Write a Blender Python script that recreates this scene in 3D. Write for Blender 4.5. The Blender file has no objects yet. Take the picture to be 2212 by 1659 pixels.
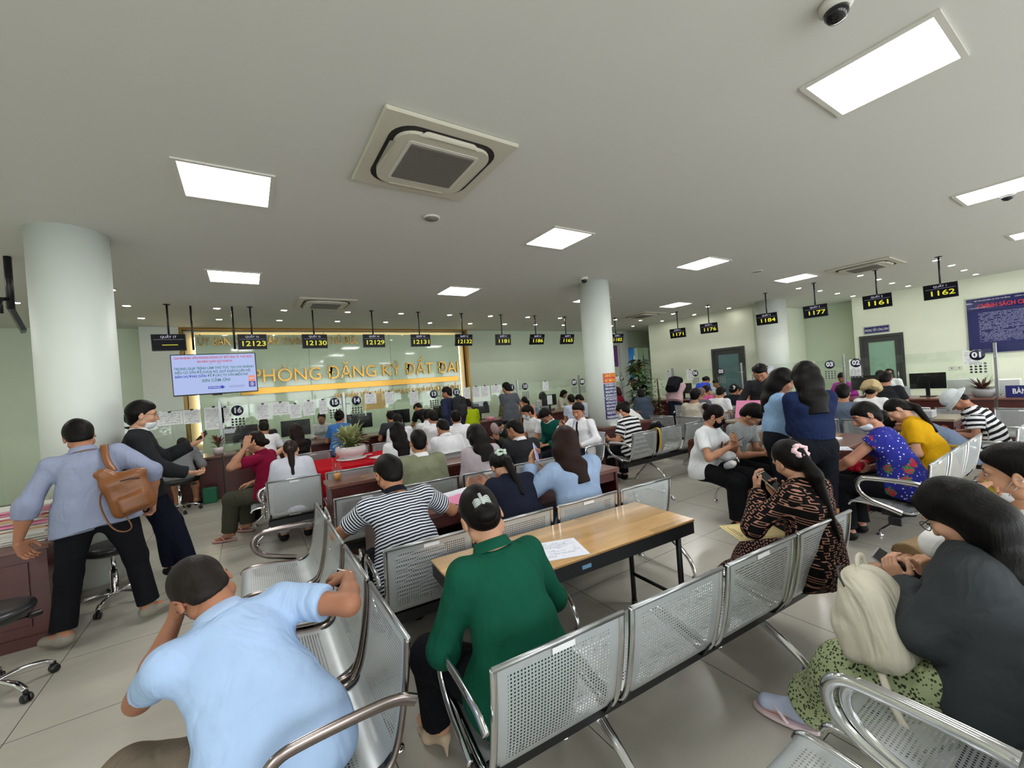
import bpy, bmesh, math, random
import numpy as np
from mathutils import Vector, Matrix
random.seed(7)
R = math.radians
SC = bpy.context.scene
COL = SC.collection
# ------------------------------------------------------------------ camera, world, light, exposure
CAM_H, CEIL = 1.64, 3.33
def _cam_axes(yaw=0.573873, pit=-0.004368, rol=-0.0750796):
    fw = Vector((math.sin(yaw)*math.cos(pit), math.cos(yaw)*math.cos(pit), math.sin(pit)))
    rt = Vector((math.cos(yaw), -math.sin(yaw), 0))
    up = rt.cross(fw)
    return rt*math.cos(rol)+up*math.sin(rol), -rt*math.sin(rol)+up*math.cos(rol), fw
_rt, _up, _fw = _cam_axes()
cam = bpy.data.objects.new('camera', bpy.data.cameras.new('camera'))
COL.objects.link(cam)
cam.matrix_world = Matrix(((_rt.x, _up.x, -_fw.x, 0), (_rt.y, _up.y, -_fw.y, 0), (_rt.z, _up.z, -_fw.z, CAM_H), (0, 0, 0, 1)))
cam.data.sensor_width = 36; cam.data.sensor_fit = 'HORIZONTAL'
cam.data.lens = 887.09/2212*36
cam.data.clip_start = 0.05; cam.data.clip_end = 100
SC.camera = cam
SC.view_settings.view_transform = 'Standard'
SC.view_settings.look = 'None'
SC.view_settings.gamma = 1
SC.view_settings.use_curve_mapping = False
SC.view_settings.exposure = 0.95
SC.cycles.max_bounces = 6; SC.cycles.diffuse_bounces = 4; SC.cycles.glossy_bounces = 3
SC.cycles.transmission_bounces = 3; SC.cycles.transparent_max_bounces = 12
SC.cycles.caustics_reflective = False; SC.cycles.caustics_refractive = False
SC.cycles.sample_clamp_indirect = 4
world = bpy.data.worlds.new('daylight'); SC.world = world; world.use_nodes = True
world.node_tree.nodes['Background'].inputs[0].default_value = (0.93, 0.97, 1.0, 1)
world.node_tree.nodes['Background'].inputs[1].default_value = 2.9
PANEL_E = 13.0      # ceiling panel emission
SPOT_E = 210.0      # downlight emission

# ------------------------------------------------------------------ generic helpers
def link(o, parent=None):
    COL.objects.link(o)
    if parent is not None: o.parent = parent
    return o
def tag(o, label=None, cat=None, group=None, kind=None):
    if label: o['label'] = label
    if cat: o['category'] = cat
    if group: o['group'] = group
    if kind: o['kind'] = kind
    return o
def empty(name, loc=(0, 0, 0), rz=0, label=None, cat=None, group=None):
    o = bpy.data.objects.new(name, None); link(o)
    o.location = loc; o.rotation_euler = (0, 0, rz); o.empty_display_size = 0.1
    return tag(o, label, cat, group)
def copy_tree(o, parent=None):
    c = o.copy(); COL.objects.link(c); c.parent = parent
    for ch in list(o.children): copy_tree(ch, c)
    return c
def from_arrays(name, V, F, mats, parent=None, smooth=True):
    me = bpy.data.meshes.new(name)
    V = np.asarray(V, np.float32); F = np.asarray(F, np.int32)
    me.vertices.add(len(V)); me.vertices.foreach_set('co', V.ravel())
    me.loops.add(F.size); me.loops.foreach_set('vertex_index', F.ravel())
    me.polygons.add(len(F))
    me.polygons.foreach_set('loop_start', np.arange(0, F.size, F.shape[1], dtype=np.int32))
    me.update(calc_edges=True)
    if smooth: me.polygons.foreach_set('use_smooth', np.ones(len(F), bool))
    for m in (mats if isinstance(mats, (list, tuple)) else [mats]): me.materials.append(m)
    return link(bpy.data.objects.new(name, me), parent)

class MB:
    """collects boxes, tubes and lathes into one mesh"""
    def __init__(s): s.v = []; s.f = []; s.uv = {}; s.sm = []
    def add(s, V, F, smooth=False, M=None):
        b = len(s.v)
        for p in V:
            p = Vector(p)
            s.v.append(M @ p if M is not None else p)
        for f in F: s.f.append([i+b for i in f]); s.sm.append(smooth)
        return s
    def box(s, x0, x1, y0, y1, z0, z1, M=None):
        V = [(x, y, z) for z in (z0, z1) for y in (y0, y1) for x in (x0, x1)]
        return s.add(V, [(0, 2, 3, 1), (4, 5, 7, 6), (0, 1, 5, 4), (2, 6, 7, 3), (0, 4, 6, 2), (1, 3, 7, 5)], False, M)
    def rbox(s, x0, x1, y0, y1, z0, z1, r=0.006, M=None):
        """box with chamfered edges"""
        V = []; cx = ((x0, 1), (x1, -1)); cy = ((y0, 1), (y1, -1)); cz = ((z0, 1), (z1, -1))
        idx = {}
        for i, (x, sx) in enumerate(cx):
            for j, (y, sy) in enumerate(cy):
                for k, (z, sz) in enumerate(cz):
                    idx[i, j, k, 0] = len(V); V.append((x, y+sy*r, z+sz*r))
                    idx[i, j, k, 1] = len(V); V.append((x+sx*r, y, z+sz*r))
                    idx[i, j, k, 2] = len(V); V.append((x+sx*r, y+sy*r, z))
        F = []
        for i in (0, 1):
            F.append([idx[i, 0, 0, 0], idx[i, 1, 0, 0], idx[i, 1, 1, 0], idx[i, 0, 1, 0]][::(-1 if i == 0 else 1)])
            F.append([idx[0, i, 0, 1], idx[1, i, 0, 1], idx[1, i, 1, 1], idx[0, i, 1, 1]][::(1 if i == 0 else -1)])
            F.append([idx[0, 0, i, 2], idx[1, 0, i, 2], idx[1, 1, i, 2], idx[0, 1, i, 2]][::(-1 if i == 0 else 1)])
        for a in (0, 1):
            for b in (0, 1):
                F.append([idx[a, b, 0, 0], idx[a, b, 0, 1], idx[a, b, 1, 1], idx[a, b, 1, 0]])
                F.append([idx[a, 0, b, 0], idx[a, 0, b, 2], idx[a, 1, b, 2], idx[a, 1, b, 0]])
                F.append([idx[0, a, b, 1], idx[0, a, b, 2], idx[1, a, b, 2], idx[1, a, b, 1]])
                for c in (0, 1): F.append([idx[a, b, c, 0], idx[a, b, c, 1], idx[a, b, c, 2]])
        return s.add(V, F, False, M)
    def tube(s, pts, r, n=10, M=None, closed=False, caps=True, sq=(1, 1)):
        pts = [Vector(p) for p in pts]; N = len(pts); V = []; F = []
        if not hasattr(r, '__len__'): r = [r]*N
        prev = None
        for i, p in enumerate(pts):
            a = pts[i-1] if (i > 0 or closed) else p; b = pts[(i+1) % N] if (i < N-1 or closed) else p
            t = (b-a).normalized()
            if prev is None:
                u = t.cross(Vector((0, 0, 1)))
                if u.length < 1e-3: u = t.cross(Vector((1, 0, 0)))
            else: u = prev-t*prev.dot(t)
            u.normalize(); prev = u; w = t.cross(u)
            for k in range(n):
                an = 2*math.pi*k/n
                V.append(p+u*math.cos(an)*r[i]*sq[0]+w*math.sin(an)*r[i]*sq[1])
        for i in range(N if closed else N-1):
            j = (i+1) % N
            for k in range(n):
                F.append((i*n+k, i*n+(k+1) % n, j*n+(k+1) % n, j*n+k))
        if caps and not closed:
            F.append(list(range(n))[::-1]); F.append([(N-1)*n+k for k in range(n)])
        return s.add(V, F, True, M)
    def lathe(s, prof, c=(0, 0, 0), n=24, M=None):
        V = []; F = []; m = len(prof)
        for k in range(n):
            an = 2*math.pi*k/n
            for (r, z) in prof: V.append((c[0]+r*math.cos(an), c[1]+r*math.sin(an), c[2]+z))
        for k in range(n):
            k2 = (k+1) % n
            for i in range(m-1): F.append((k*m+i, k2*m+i, k2*m+i+1, k*m+i+1))
        if prof[0][0] > 1e-6: F.append([k*m for k in range(n)][::-1])
        if prof[-1][0] > 1e-6: F.append([k*m+m-1 for k in range(n)])
        return s.add(V, F, True, M)
    def prism(s, poly, z0, z1, M=None):
        n = len(poly)
        V = [(x, y, z0) for x, y in poly]+[(x, y, z1) for x, y in poly]
        F = [list(range(n))[::-1], [n+i for i in range(n)]]+[(i, (i+1) % n, n+(i+1) % n, n+i) for i in range(n)]
        return s.add(V, F, False, M)
    def build(s, name, m, parent=None, label=None, normals=True):
        me = bpy.data.meshes.new(name)
        me.from_pydata([tuple(v) for v in s.v], [], s.f); me.update()
        if normals:
            bm = bmesh.new(); bm.from_mesh(me)
            bmesh.ops.recalc_face_normals(bm, faces=bm.faces); bm.to_mesh(me); bm.free()
        me.polygons.foreach_set('use_smooth', s.sm)
        for q in (m if isinstance(m, (list, tuple)) else [m]): me.materials.append(q)
        o = link(bpy.data.objects.new(name, me), parent)
        if label: o['label'] = label
        return o
def chaikin(pts, k=2):
    pts = [Vector(p) for p in pts]
    for _ in range(k):
        q = [pts[0]]
        for a, b in zip(pts, pts[1:]): q += [a*.75+b*.25, a*.25+b*.75]
        pts = q+[pts[-1]]
    return pts

# ------------------------------------------------------------------ materials
MATS = {}
class NT:
    def __init__(s, name):
        s.m = bpy.data.materials.new(name); s.m.use_nodes = True
        s.t = s.m.node_tree; s.p = s.t.nodes['Principled BSDF']; s.out = s.t.nodes['Material Output']
    def n(s, typ, **kw):
        nd = s.t.nodes.new(typ)
        for k, v in kw.items():
            if k.startswith('_'): nd.inputs[int(k[1:])].default_value = v
            else: setattr(nd, k, v)
        return nd
    def l(s, a, b): s.t.links.new(a, b)
    def val(s, x, sock):
        if isinstance(x, (int, float)): sock.default_value = x
        else: s.l(x, sock)
    def math(s, op, a, b=0.0, c=None):
        nd = s.n('ShaderNodeMath', operation=op)
        s.val(a, nd.inputs[0]); s.val(b, nd.inputs[1])
        if c is not None: s.val(c, nd.inputs[2])
        return nd.outputs[0]
    def mix(s, f, a, b):
        nd = s.n('ShaderNodeMix', data_type='RGBA')
        s.val(f, nd.inputs[0])
        for x, i in ((a, 6), (b, 7)):
            if isinstance(x, tuple): nd.inputs[i].default_value = (*x[:3], 1)
            else: s.l(x, nd.inputs[i])
        return nd.outputs[2]
    def coords(s, kind='Object', scale=(1, 1, 1)):
        tc = s.n('ShaderNodeTexCoord'); mp = s.n('ShaderNodeMapping')
        mp.inputs['Scale'].default_value = scale
        s.l(tc.outputs[kind], mp.inputs[0]); return mp.outputs[0]
    def noise(s, co, scale, detail=3, rough=.5):
        nd = s.n('ShaderNodeTexNoise'); nd.inputs['Scale'].default_value = scale
        nd.inputs['Detail'].default_value = detail; nd.inputs['Roughness'].default_value = rough
        if co is not None: s.l(co, nd.inputs['Vector'])
        return nd.outputs['Fac']
    def bump(s, h, strength=.3, dist=.01):
        b = s.n('ShaderNodeBump'); b.inputs['Strength'].default_value = strength
        b.inputs['Distance'].default_value = dist; s.l(h, b.inputs['Height']); s.l(b.outputs[0], s.p.inputs['Normal'])
    def base(s, c):
        if isinstance(c, tuple): s.p.inputs['Base Color'].default_value = (*c[:3], 1)
        else: s.l(c, s.p.inputs['Base Color'])
def srgb(h):
    """'#rrggbb' as seen -> linear"""
    h = h.lstrip('#'); o = []
    for i in (0, 2, 4):
        c = int(h[i:i+2], 16)/255
        o.append(c/12.92 if c <= .04045 else ((c+.055)/1.055)**2.4)
    return tuple(o)
def mat(name, col, rough=.5, metal=0., vary=.06, scale=6., bump=0., bscale=60., spec=.5, emit=None, estr=0, coat=0., alpha=1., kind='Object', trans=0.):
    key = (name, col, rough)
    if key in MATS: return MATS[key]
    if isinstance(col, str): col = srgb(col)
    t = NT(name); co = t.coords(kind)
    if vary:
        f = t.noise(co, scale)
        t.base(t.mix(f, tuple(max(0, c*(1-vary)) for c in col), tuple(min(1, c*(1+vary)) for c in col)))
    else: t.base(col)
    t.p.inputs['Roughness'].default_value = rough; t.p.inputs['Metallic'].default_value = metal
    t.p.inputs['Specular IOR Level'].default_value = spec
    t.p.inputs['Coat Weight'].default_value = coat
    t.p.inputs['Alpha'].default_value = alpha
    t.p.inputs['Transmission Weight'].default_value = trans
    if bump: t.bump(t.noise(co, bscale, 4), bump, .004)
    if emit:
        t.p.inputs['Emission Color'].default_value = (*(srgb(emit) if isinstance(emit, str) else emit), 1)
        t.p.inputs['Emission Strength'].default_value = estr
    MATS[key] = t.m; return t.m
def fabric(name, col, pat=None, col2=None, per=.035, rough=.85, fold=.35):
    """cloth with soft wrinkles; pat: stripe_h, stripe_v, check, dots, floral, speckle, knit, glyph"""
    key = ('fab', name, col, pat, col2, per)
    if key in MATS: return MATS[key]
    c1 = srgb(col) if isinstance(col, str) else col
    c2 = srgb(col2) if isinstance(col2, str) else (col2 or c1)
    t = NT(name); co = t.coords()
    sep = t.n('ShaderNodeSeparateXYZ'); t.l(co, sep.inputs[0]); X, Y, Z = sep.outputs
    wv = t.noise(co, 9, 2, .5)
    if pat in ('stripe_h', 'stripe_v'):
        a = t.n('ShaderNodeAttribute', attribute_name='along').outputs['Fac'] if pat == 'stripe_h' else X
        a = t.math('ADD', a, t.math('MULTIPLY', wv, .02))
        f = t.math('GREATER_THAN', t.math('FRACT', t.math('DIVIDE', a, per)), .5)
        base = t.mix(f, c1, c2)
    elif pat in ('dots', 'floral', 'speckle'):
        vo = t.n('ShaderNodeTexVoronoi'); vo.inputs['Scale'].default_value = 1/per; t.l(co, vo.inputs['Vector'])
        f = t.math('LESS_THAN', vo.outputs['Distance'], {'dots': .22, 'floral': .2, 'speckle': .38}[pat])
        base = t.mix(f, c1, c2)
        if pat == 'floral':
            v2 = t.n('ShaderNodeTexVoronoi'); v2.inputs['Scale'].default_value = 7; t.l(co, v2.inputs['Vector'])
            g = t.math('LESS_THAN', t.math('ADD', v2.outputs['Distance'], t.math('MULTIPLY', t.noise(co, 60), .35)), .45)
            hs = t.mix(t.math('GREATER_THAN', t.noise(co, 40), .5), srgb('#c0304a'), srgb('#3c7a4a'))
            base = t.mix(g, base, hs)
    elif pat == 'glyph':
        # rows of squared S marks
        a = t.math('ADD', t.math('MULTIPLY', X, .8), t.math('MULTIPLY', Y, .75)); b = t.math('SUBTRACT', Z, t.math('MULTIPLY', Y, .35))
        v = t.math('DIVIDE', b, per); row = t.math('FLOOR', v); v = t.math('FRACT', v)
        u = t.math('FRACT', t.math('ADD', t.math('DIVIDE', a, per), t.math('MULTIPLY', t.math('FLOORED_MODULO', row, 2), .5)))
        def band(x, lo, hi): return t.math('MULTIPLY', t.math('GREATER_THAN', x, lo), t.math('LESS_THAN', x, hi))
        inu = band(u, .18, .72)
        bars = t.math('ADD', band(v, .1, .2), t.math('ADD', band(v, .45, .55), band(v, .8, .9)))
        vl = t.math('MULTIPLY', band(u, .6, .72), band(v, .45, .9)); vr = t.math('MULTIPLY', band(u, .18, .3), band(v, .1, .55))
        f = t.math('MINIMUM', t.math('ADD', t.math('MULTIPLY', inu, bars), t.math('ADD', vl, vr)), 1.)
        base = t.mix(f, c1, c2)
    else:
        base = t.mix(wv, tuple(c*.9 for c in c1), tuple(min(1, c*1.08) for c in c1))
    t.base(base)
    t.p.inputs['Roughness'].default_value = rough; t.p.inputs['Specular IOR Level'].default_value = .1
    nd = t.n('ShaderNodeTexNoise'); nd.inputs['Scale'].default_value = 5.5; nd.inputs['Detail'].default_value = 2; nd.inputs['Distortion'].default_value = 1.6
    t.l(t.coords('Object', (1, 1, .55)), nd.inputs['Vector'])
    rdg = t.math('ABSOLUTE', t.math('SUBTRACT', nd.outputs['Fac'], .5))
    h = t.math('ADD', t.math('ADD', t.math('MULTIPLY', t.noise(co, 7, 3, .55), .6), t.math('MULTIPLY', t.math('POWER', t.math('MULTIPLY', rdg, 4.), 1.3), -.4)), t.math('MULTIPLY', t.noise(co, 500, 1), .02))
    t.bump(h, fold*1.25, .05)
    MATS[key] = t.m; return t.m
def skin(col):
    key = ('skin', col)
    if key in MATS: return MATS[key]
    c = srgb(col); t = NT('skin'); co = t.coords()
    t.base(t.mix(t.noise(co, 18), (c[0]*.92, c[1]*.86, c[2]*.84), (min(1, c[0]*1.05), c[1]*1.05, c[2]*1.05)))
    t.p.inputs['Roughness'].default_value = .5; t.p.inputs['Specular IOR Level'].default_value = .35
    t.bump(t.noise(co, 260, 2), .12, .002)
    MATS[key] = t.m; return t.m
def hairmat(col='#15110f'):
    key = ('hair', col)
    if key in MATS: return MATS[key]
    c = srgb(col); t = NT('hair'); co = t.coords('Object', (1, 1, .12))
    f = t.noise(co, 130, 3, .6)
    t.base(t.mix(f, tuple(x*.3 for x in c), tuple(x*.8 for x in c)))
    t.p.inputs['Roughness'].default_value = .42; t.p.inputs['Specular IOR Level'].default_value = .12
    t.bump(f, .5, .006)
    MATS[key] = t.m; return t.m
CHROME = mat('chrome', '#d8d8da', .12, 1., 0)
STEEL = mat('brushed_steel', '#a9acae', .35, 1., .05)
BLACKM = mat('black_metal', '#111216', .4, 0, .05)
BLACKP = mat('black_plastic', '#0c0c0f', .3, 0, 0)
SCREEN = mat('dark_screen', '#07070b', .15, 0, 0)
WHITEP = mat('white_plastic', '#d6d4cb', .4, 0, .03)
CREAM = mat('aged_white_plastic', '#c9c5b4', .45, 0, .04)
GOLD = mat('gold_metal', '#b98f45', .25, 1., .05)
PAPER = mat('paper', '#e8e9ec', .7, 0, .02)
PINK = mat('pink_card', '#e58bb4', .7, 0, .03)
WALLM = mat('wall_paint_mint', '#e7edda', .6, 0, .03, 2.5, .05, 200)
WALLD = mat('wall_paint_green', '#ccd8c3', .6, 0, .03, 2.5, .05, 200)
COLM = mat('column_paint', '#d3dad3', .55, 0, .04, 3, .05, 150)
CEILM = mat('ceiling_paint', '#d6d6d0', .8, 0, .02, 1.2, .03, 120)
NAVYSIGN = mat('navy_sign', '#1c2266', .35, 0, .03)
def wood(name, c1, c2, rough, scale=(1.2, 14, 14), plank=None, coat=0.2, axis=0):
    t = NT(name); co = t.coords('Object', scale)
    n1 = t.noise(co, 3, 5, .6)
    base = t.mix(n1, srgb(c1), srgb(c2))
    if plank:
        sc = t.coords('Object'); br = t.n('ShaderNodeTexBrick'); t.l(sc, br.inputs['Vector'])
        br.inputs['Scale'].default_value = 1; br.inputs['Brick Width'].default_value = plank[0]; br.inputs['Row Height'].default_value = plank[1]
        br.inputs['Mortar Size'].default_value = 0.0004
        br.inputs['Color1'].default_value = (.72, .72, .72, 1); br.inputs['Color2'].default_value = (1.1, 1.1, 1.1, 1); br.inputs['Mortar'].default_value = (.55, .5, .45, 1)
        mx = t.n('ShaderNodeMix', data_type='RGBA', blend_type='MULTIPLY'); mx.inputs[0].default_value = .8
        t.l(base, mx.inputs[6]); t.l(br.outputs['Color'], mx.inputs[7]); base = mx.outputs[2]
    t.base(base); t.p.inputs['Roughness'].default_value = rough; t.p.inputs['Coat Weight'].default_value = coat; t.p.inputs['Coat Roughness'].default_value = .12
    t.bump(n1, .05, .002)
    return t.m
REDWOOD = wood('dark_red_wood', '#3a1212', '#5a2420', .35)
REDTOP = wood('red_wood_top', '#5e3a33', '#7a5147', .3)
PALETOP = wood('pale_counter_top', '#8f7f6c', '#a59683', .3)
OAK = wood('varnished_oak_strips', '#b98b52', '#d9b27a', .22, (1.5, 16, 16), (.42, .05), .5)
def floor_mat():
    t = NT('polished_grey_tile'); co = t.coords('Object')
    sep = t.n('ShaderNodeSeparateXYZ'); t.l(co, sep.inputs[0])
    def line(a, off):
        f = t.math('FRACT', t.math('DIVIDE', t.math('SUBTRACT', a, off), .8))
        d = t.math('MINIMUM', f, t.math('SUBTRACT', 1, f))
        return t.math('LESS_THAN', d, .0028)
    g = t.math('MAXIMUM', line(sep.outputs[0], 2.048), line(sep.outputs[1], 2.417))
    n1 = t.noise(t.coords('Object', (.35, 1.2, 1)), 2.2, 6, .62); n2 = t.noise(co, 130, 3)
    c = t.mix(n1, srgb('#a29e94'), srgb('#c6c2b6'))
    c = t.mix(t.math('MULTIPLY', n2, .25), c, srgb('#8a867f'))
    t.base(t.mix(g, c, srgb('#4a4743')))
    t.p.inputs['Roughness'].default_value = .22; t.p.inputs['Specular IOR Level'].default_value = .45
    nd = t.math('ADD', t.math('MULTIPLY', n1, .12), .16); t.l(nd, t.p.inputs['Roughness'])
    t.bump(t.math('SUBTRACT', 1, g), .15, .002)
    return t.m
FLOORM = floor_mat()
def perf_mat():
    """silver painted steel sheet with punched round holes (uv in metres); border left solid"""
    t = NT('perforated_silver_steel'); uv = t.n('ShaderNodeUVMap'); sep = t.n('ShaderNodeSeparateXYZ'); t.l(uv.outputs[0], sep.inputs[0])
    P = .0125
    def c(a): return t.math('SUBTRACT', t.math('FRACT', t.math('DIVIDE', a, P)), .5)
    d = t.math('SQRT', t.math('ADD', t.math('POWER', c(sep.outputs[0]), 2), t.math('POWER', c(sep.outputs[1]), 2)))
    hole = t.math('LESS_THAN', d, .27)
    at = t.n('ShaderNodeAttribute', attribute_name='punch')
    hole = t.math('MULTIPLY', hole, t.math('GREATER_THAN', at.outputs['Fac'], .5))
    t.base(t.mix(t.noise(t.coords(), 5), srgb('#b3babd'), srgb('#cbd0d2')))
    t.p.inputs['Metallic'].default_value = .45; t.p.inputs['Roughness'].default_value = .34
    tr = t.n('ShaderNodeBsdfTransparent'); mx = t.n('ShaderNodeMixShader')
    t.l(hole, mx.inputs[0]); t.l(t.p.outputs[0], mx.inputs[1]); t.l(tr.outputs[0], mx.inputs[2]); t.l(mx.outputs[0], t.out.inputs[0])
    return t.m
PERF = perf_mat()
def glass_mat(name, tint, refl=.12, alpha=.9):
    t = NT(name)
    tr = t.n('ShaderNodeBsdfTransparent'); tr.inputs[0].default_value = (*tint, 1)
    gl = t.n('ShaderNodeBsdfGlossy'); gl.inputs['Roughness'].default_value = .02
    lw = t.n('ShaderNodeLayerWeight'); lw.inputs[0].default_value = .5
    fr = t.math('ADD', t.math('MULTIPLY', t.math('POWER', lw.outputs['Facing'], 4.), .55), .035)
    mx = t.n('ShaderNodeMixShader'); t.l(fr, mx.inputs[0]); t.l(tr.outputs[0], mx.inputs[1]); t.l(gl.outputs[0], mx.inputs[2])
    t.l(mx.outputs[0], t.out.inputs[0]); return t.m
GLASS = glass_mat('clear_partition_glass', (.955, .985, .965))
def emis(name, col, s):
    t = NT(name); t.base((0, 0, 0)); c = srgb(col) if isinstance(col, str) else col
    t.p.inputs['Emission Color'].default_value = (*c, 1); t.p.inputs['Emission Strength'].default_value = s
    return t.m
PANEL = emis('panel_diffuser', (1, .99, .97), PANEL_E)
SPOT = emis('downlight_diffuser', (1, .95, .84), SPOT_E)
YELLOWLED = emis('yellow_digits', '#e2de3c', .50)
WHITELED = emis('white_digits', '#d8d8f0', .42)
def print_mat(name, base, ink, w=.012, lo=.35, border=True):
    """sheet of paper with rows of small print (object space: x across, y up the sheet)"""
    t = NT(name); co = t.coords(); sep = t.n('ShaderNodeSeparateXYZ'); t.l(co, sep.inputs[0])
    row = t.math('DIVIDE', sep.outputs[1], w); f = t.math('FRACT', row)
    nz = t.n('ShaderNodeTexNoise'); cb = t.n('ShaderNodeCombineXYZ')
    t.l(t.math('MULTIPLY', sep.outputs[0], 160), cb.inputs[0]); t.l(t.math('MULTIPLY', t.math('FLOOR', row), 7.3), cb.inputs[1]); t.l(cb.outputs[0], nz.inputs['Vector'])
    nz.inputs['Scale'].default_value = 1; nz.inputs['Detail'].default_value = 1
    big = t.n('ShaderNodeTexNoise'); cb2 = t.n('ShaderNodeCombineXYZ'); t.l(t.math('MULTIPLY', t.math('FLOOR', row), 3.1), cb2.inputs[1]); t.l(t.math('MULTIPLY', sep.outputs[0], 8), cb2.inputs[0]); t.l(cb2.outputs[0], big.inputs['Vector']); big.inputs['Scale'].default_value = 1
    ink_on = t.math('MULTIPLY', t.math('MULTIPLY', t.math('GREATER_THAN', nz.outputs['Fac'], .47), t.math('LESS_THAN', f, .5)), t.math('GREATER_THAN', big.outputs['Fac'], lo))
    uv = t.n('ShaderNodeTexCoord').outputs['Generated']; s2 = t.n('ShaderNodeSeparateXYZ'); t.l(uv, s2.inputs[0])
    def inr(x): return t.math('MULTIPLY', t.math('GREATER_THAN', x, .08), t.math('LESS_THAN', x, .92))
    ink_on = t.math('MULTIPLY', ink_on, t.math('MULTIPLY', inr(s2.outputs[0]), inr(s2.outputs[1])))
    t.base(t.mix(ink_on, srgb(base), srgb(ink))); t.p.inputs['Roughness'].default_value = .6
    return t.m
PRINT = print_mat('printed_notice', '#eceef0', '#8a8d94', .014, .45)
PRINT2 = print_mat('form_sheet', '#e3e7f2', '#8b91a3', .009, .52)

# ------------------------------------------------------------------ text
def text_mesh(s, size=.1, extrude=.002, weight=0.0, align='CENTER', width=None, space=1.):
    cu = bpy.data.curves.new('txt', 'FONT'); cu.body = s; cu.size = size; cu.extrude = extrude; cu.offset = weight
    cu.align_x = align; cu.align_y = 'CENTER'; cu.space_character = space; cu.resolution_u = 3
    o = bpy.data.objects.new('txt', cu); TMP.objects.link(o)
    me = bpy.data.meshes.new_from_object(o)
    TMP.objects.unlink(o); bpy.data.objects.remove(o); bpy.data.curves.remove(cu)
    if width and len(me.vertices):
        xs = [v.co.x for v in me.vertices]; w0 = max(xs)-min(xs); k = width/w0
        for v in me.vertices: v.co.x *= k
    return me
_ts = bpy.data.scenes.new('text_scratch'); TMP = _ts.collection
def text(name, s, size, m, parent=None, loc=(0, 0, 0), rot=(R(90), 0, 0), extrude=.002, weight=0., align='CENTER', width=None, space=1.):
    me = text_mesh(s, size, extrude, weight, align, width, space); me.name = name
    me.materials.clear(); me.materials.append(m)
    o = link(bpy.data.objects.new(name, me), parent); o.location = loc; o.rotation_euler = rot
    return o
# ================================================================== the room
def struct(name, mb, m):
    o = mb.build(name, m); o['kind'] = 'structure'; return o
XL, XR, YB, YF = -5.0, 15.0, 11.35, -4.2
struct('floor', MB().box(XL-.2, XR+4, YF-.2, 15.0, -.1, 0), FLOORM)
struct('ceiling', MB().box(XL-.2, XR+4, YF-.2, 15.0, CEIL, CEIL+.12), CEILM)
struct('wall_left', MB().box(XL-.2, XL, YF, YB+.2, 0, CEIL), WALLM)
struct('wall_back', MB().box(XL, 12.9, YB, YB+.2, 0, CEIL).box(12.9, 14.5, YB, YB+.2, 2.68, CEIL).box(14.5, 15.6, YB, YB+.2, 0, CEIL), WALLD)
struct('wall_back_room', MB().box(11.5, 17.0, 14.2, 14.4, 0, CEIL).box(11.4, 11.5, YB+.2, 14.4, 0, CEIL).box(17.0, 17.1, YB+.2, 14.4, 0, CEIL).box(15.6, 15.8, 9.5, YB+.2, 0, CEIL), WALLD)
# right side: wall with the first door, recess, wall with the second door
struct('wall_right_far', MB().box(12.35, 12.6, 6.1, 6.40, 0, CEIL).box(12.35, 12.6, 7.42, 9.75, 0, CEIL).box(12.6, 15.6, 9.5, 9.75, 0, CEIL).box(12.35, 12.6, 6.40, 7.42, 2.2, CEIL).box(12.6, 15.6, 6.1, 6.35, 0, CEIL), WALLM)
struct('wall_right', MB().box(XR, XR+.2, YF, 3.55, 0, CEIL).box(XR, XR+.2, 4.50, 4.62, 0, CEIL).box(XR, XR+.2, 3.55, 4.50, 2.2, CEIL), WALLM)
struct('wall_right_recess', MB().box(15.6, 15.8, 4.4, 6.4, 0, CEIL).box(XR+.2, 15.6, 4.42, 4.62, 0, CEIL), WALLD)
# street side: daylight comes through tall glass bays behind the camera
wf = MB().box(XL, XR, YF-.2, YF, 0, .25).box(XL, XR, YF-.2, YF, 2.75, CEIL)
for x in (-5, -1.8, 1.4, 4.6, 7.8, 11.0, 14.2): wf.box(x, x+.5, YF-.2, YF, .25, 2.75)
struct('wall_front', wf, WALLM)
for i, x in enumerate((-4.5, -1.3, 1.9, 5.1, 8.3, 11.5)):
    struct('window_%d' % (i+1), MB().box(x, x+.05, YF-.12, YF-.06, .25, 2.75).box(x+2.65, x+2.7, YF-.12, YF-.06, .25, 2.75).box(x+1.32, x+1.38, YF-.12, YF-.06, .25, 2.75).box(x, x+2.7, YF-.12, YF-.06, .25, .3).box(x, x+2.7, YF-.12, YF-.06, 2.7, 2.75), BLACKM)
# pilasters on the back wall, baseboards
struct('wall_pilaster', MB().box(-1.75, -1.12, YB-.3, YB, 0, CEIL), COLM)
struct('wall_pier', MB().box(12.44, 12.9, YB-.12, YB, 0, CEIL), COLM)
BASEB = mat('baseboard_tile', '#8b867d', .35)
struct('baseboard_back', MB().box(XL, 12.4, YB-.015, YB, 0, .1), BASEB)
struct('baseboard_left', MB().box(XL, XL+.015, YF, YB-.02, 0, .1), BASEB)
struct('baseboard_right', MB().box(XR-.015, XR, YF, 3.5, 0, .1), BASEB)
# columns
def column(name, x, y, r, lab):
    e = empty(name, (x, y, 0), 0, lab, 'column', 'round columns'); e['kind'] = 'structure'
    MB().lathe([(r, 0.0), (r, CEIL)], n=64).build('shaft', COLM, e)
    MB().lathe([(r+.012, 0.0), (r+.012, .10), (r, .10)], n=64).build('base_band', BASEB, e)
    return e
column('column', -1.293, 5.397, .276, 'round pale column beside the man with a white face mask')
column('column', 5.43, 5.42, .268, 'round pale column with red and blue notices rising through the desk')
column('column', 12.2, 5.55, .36, 'round pale column in front of the recess between the two doors')
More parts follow.
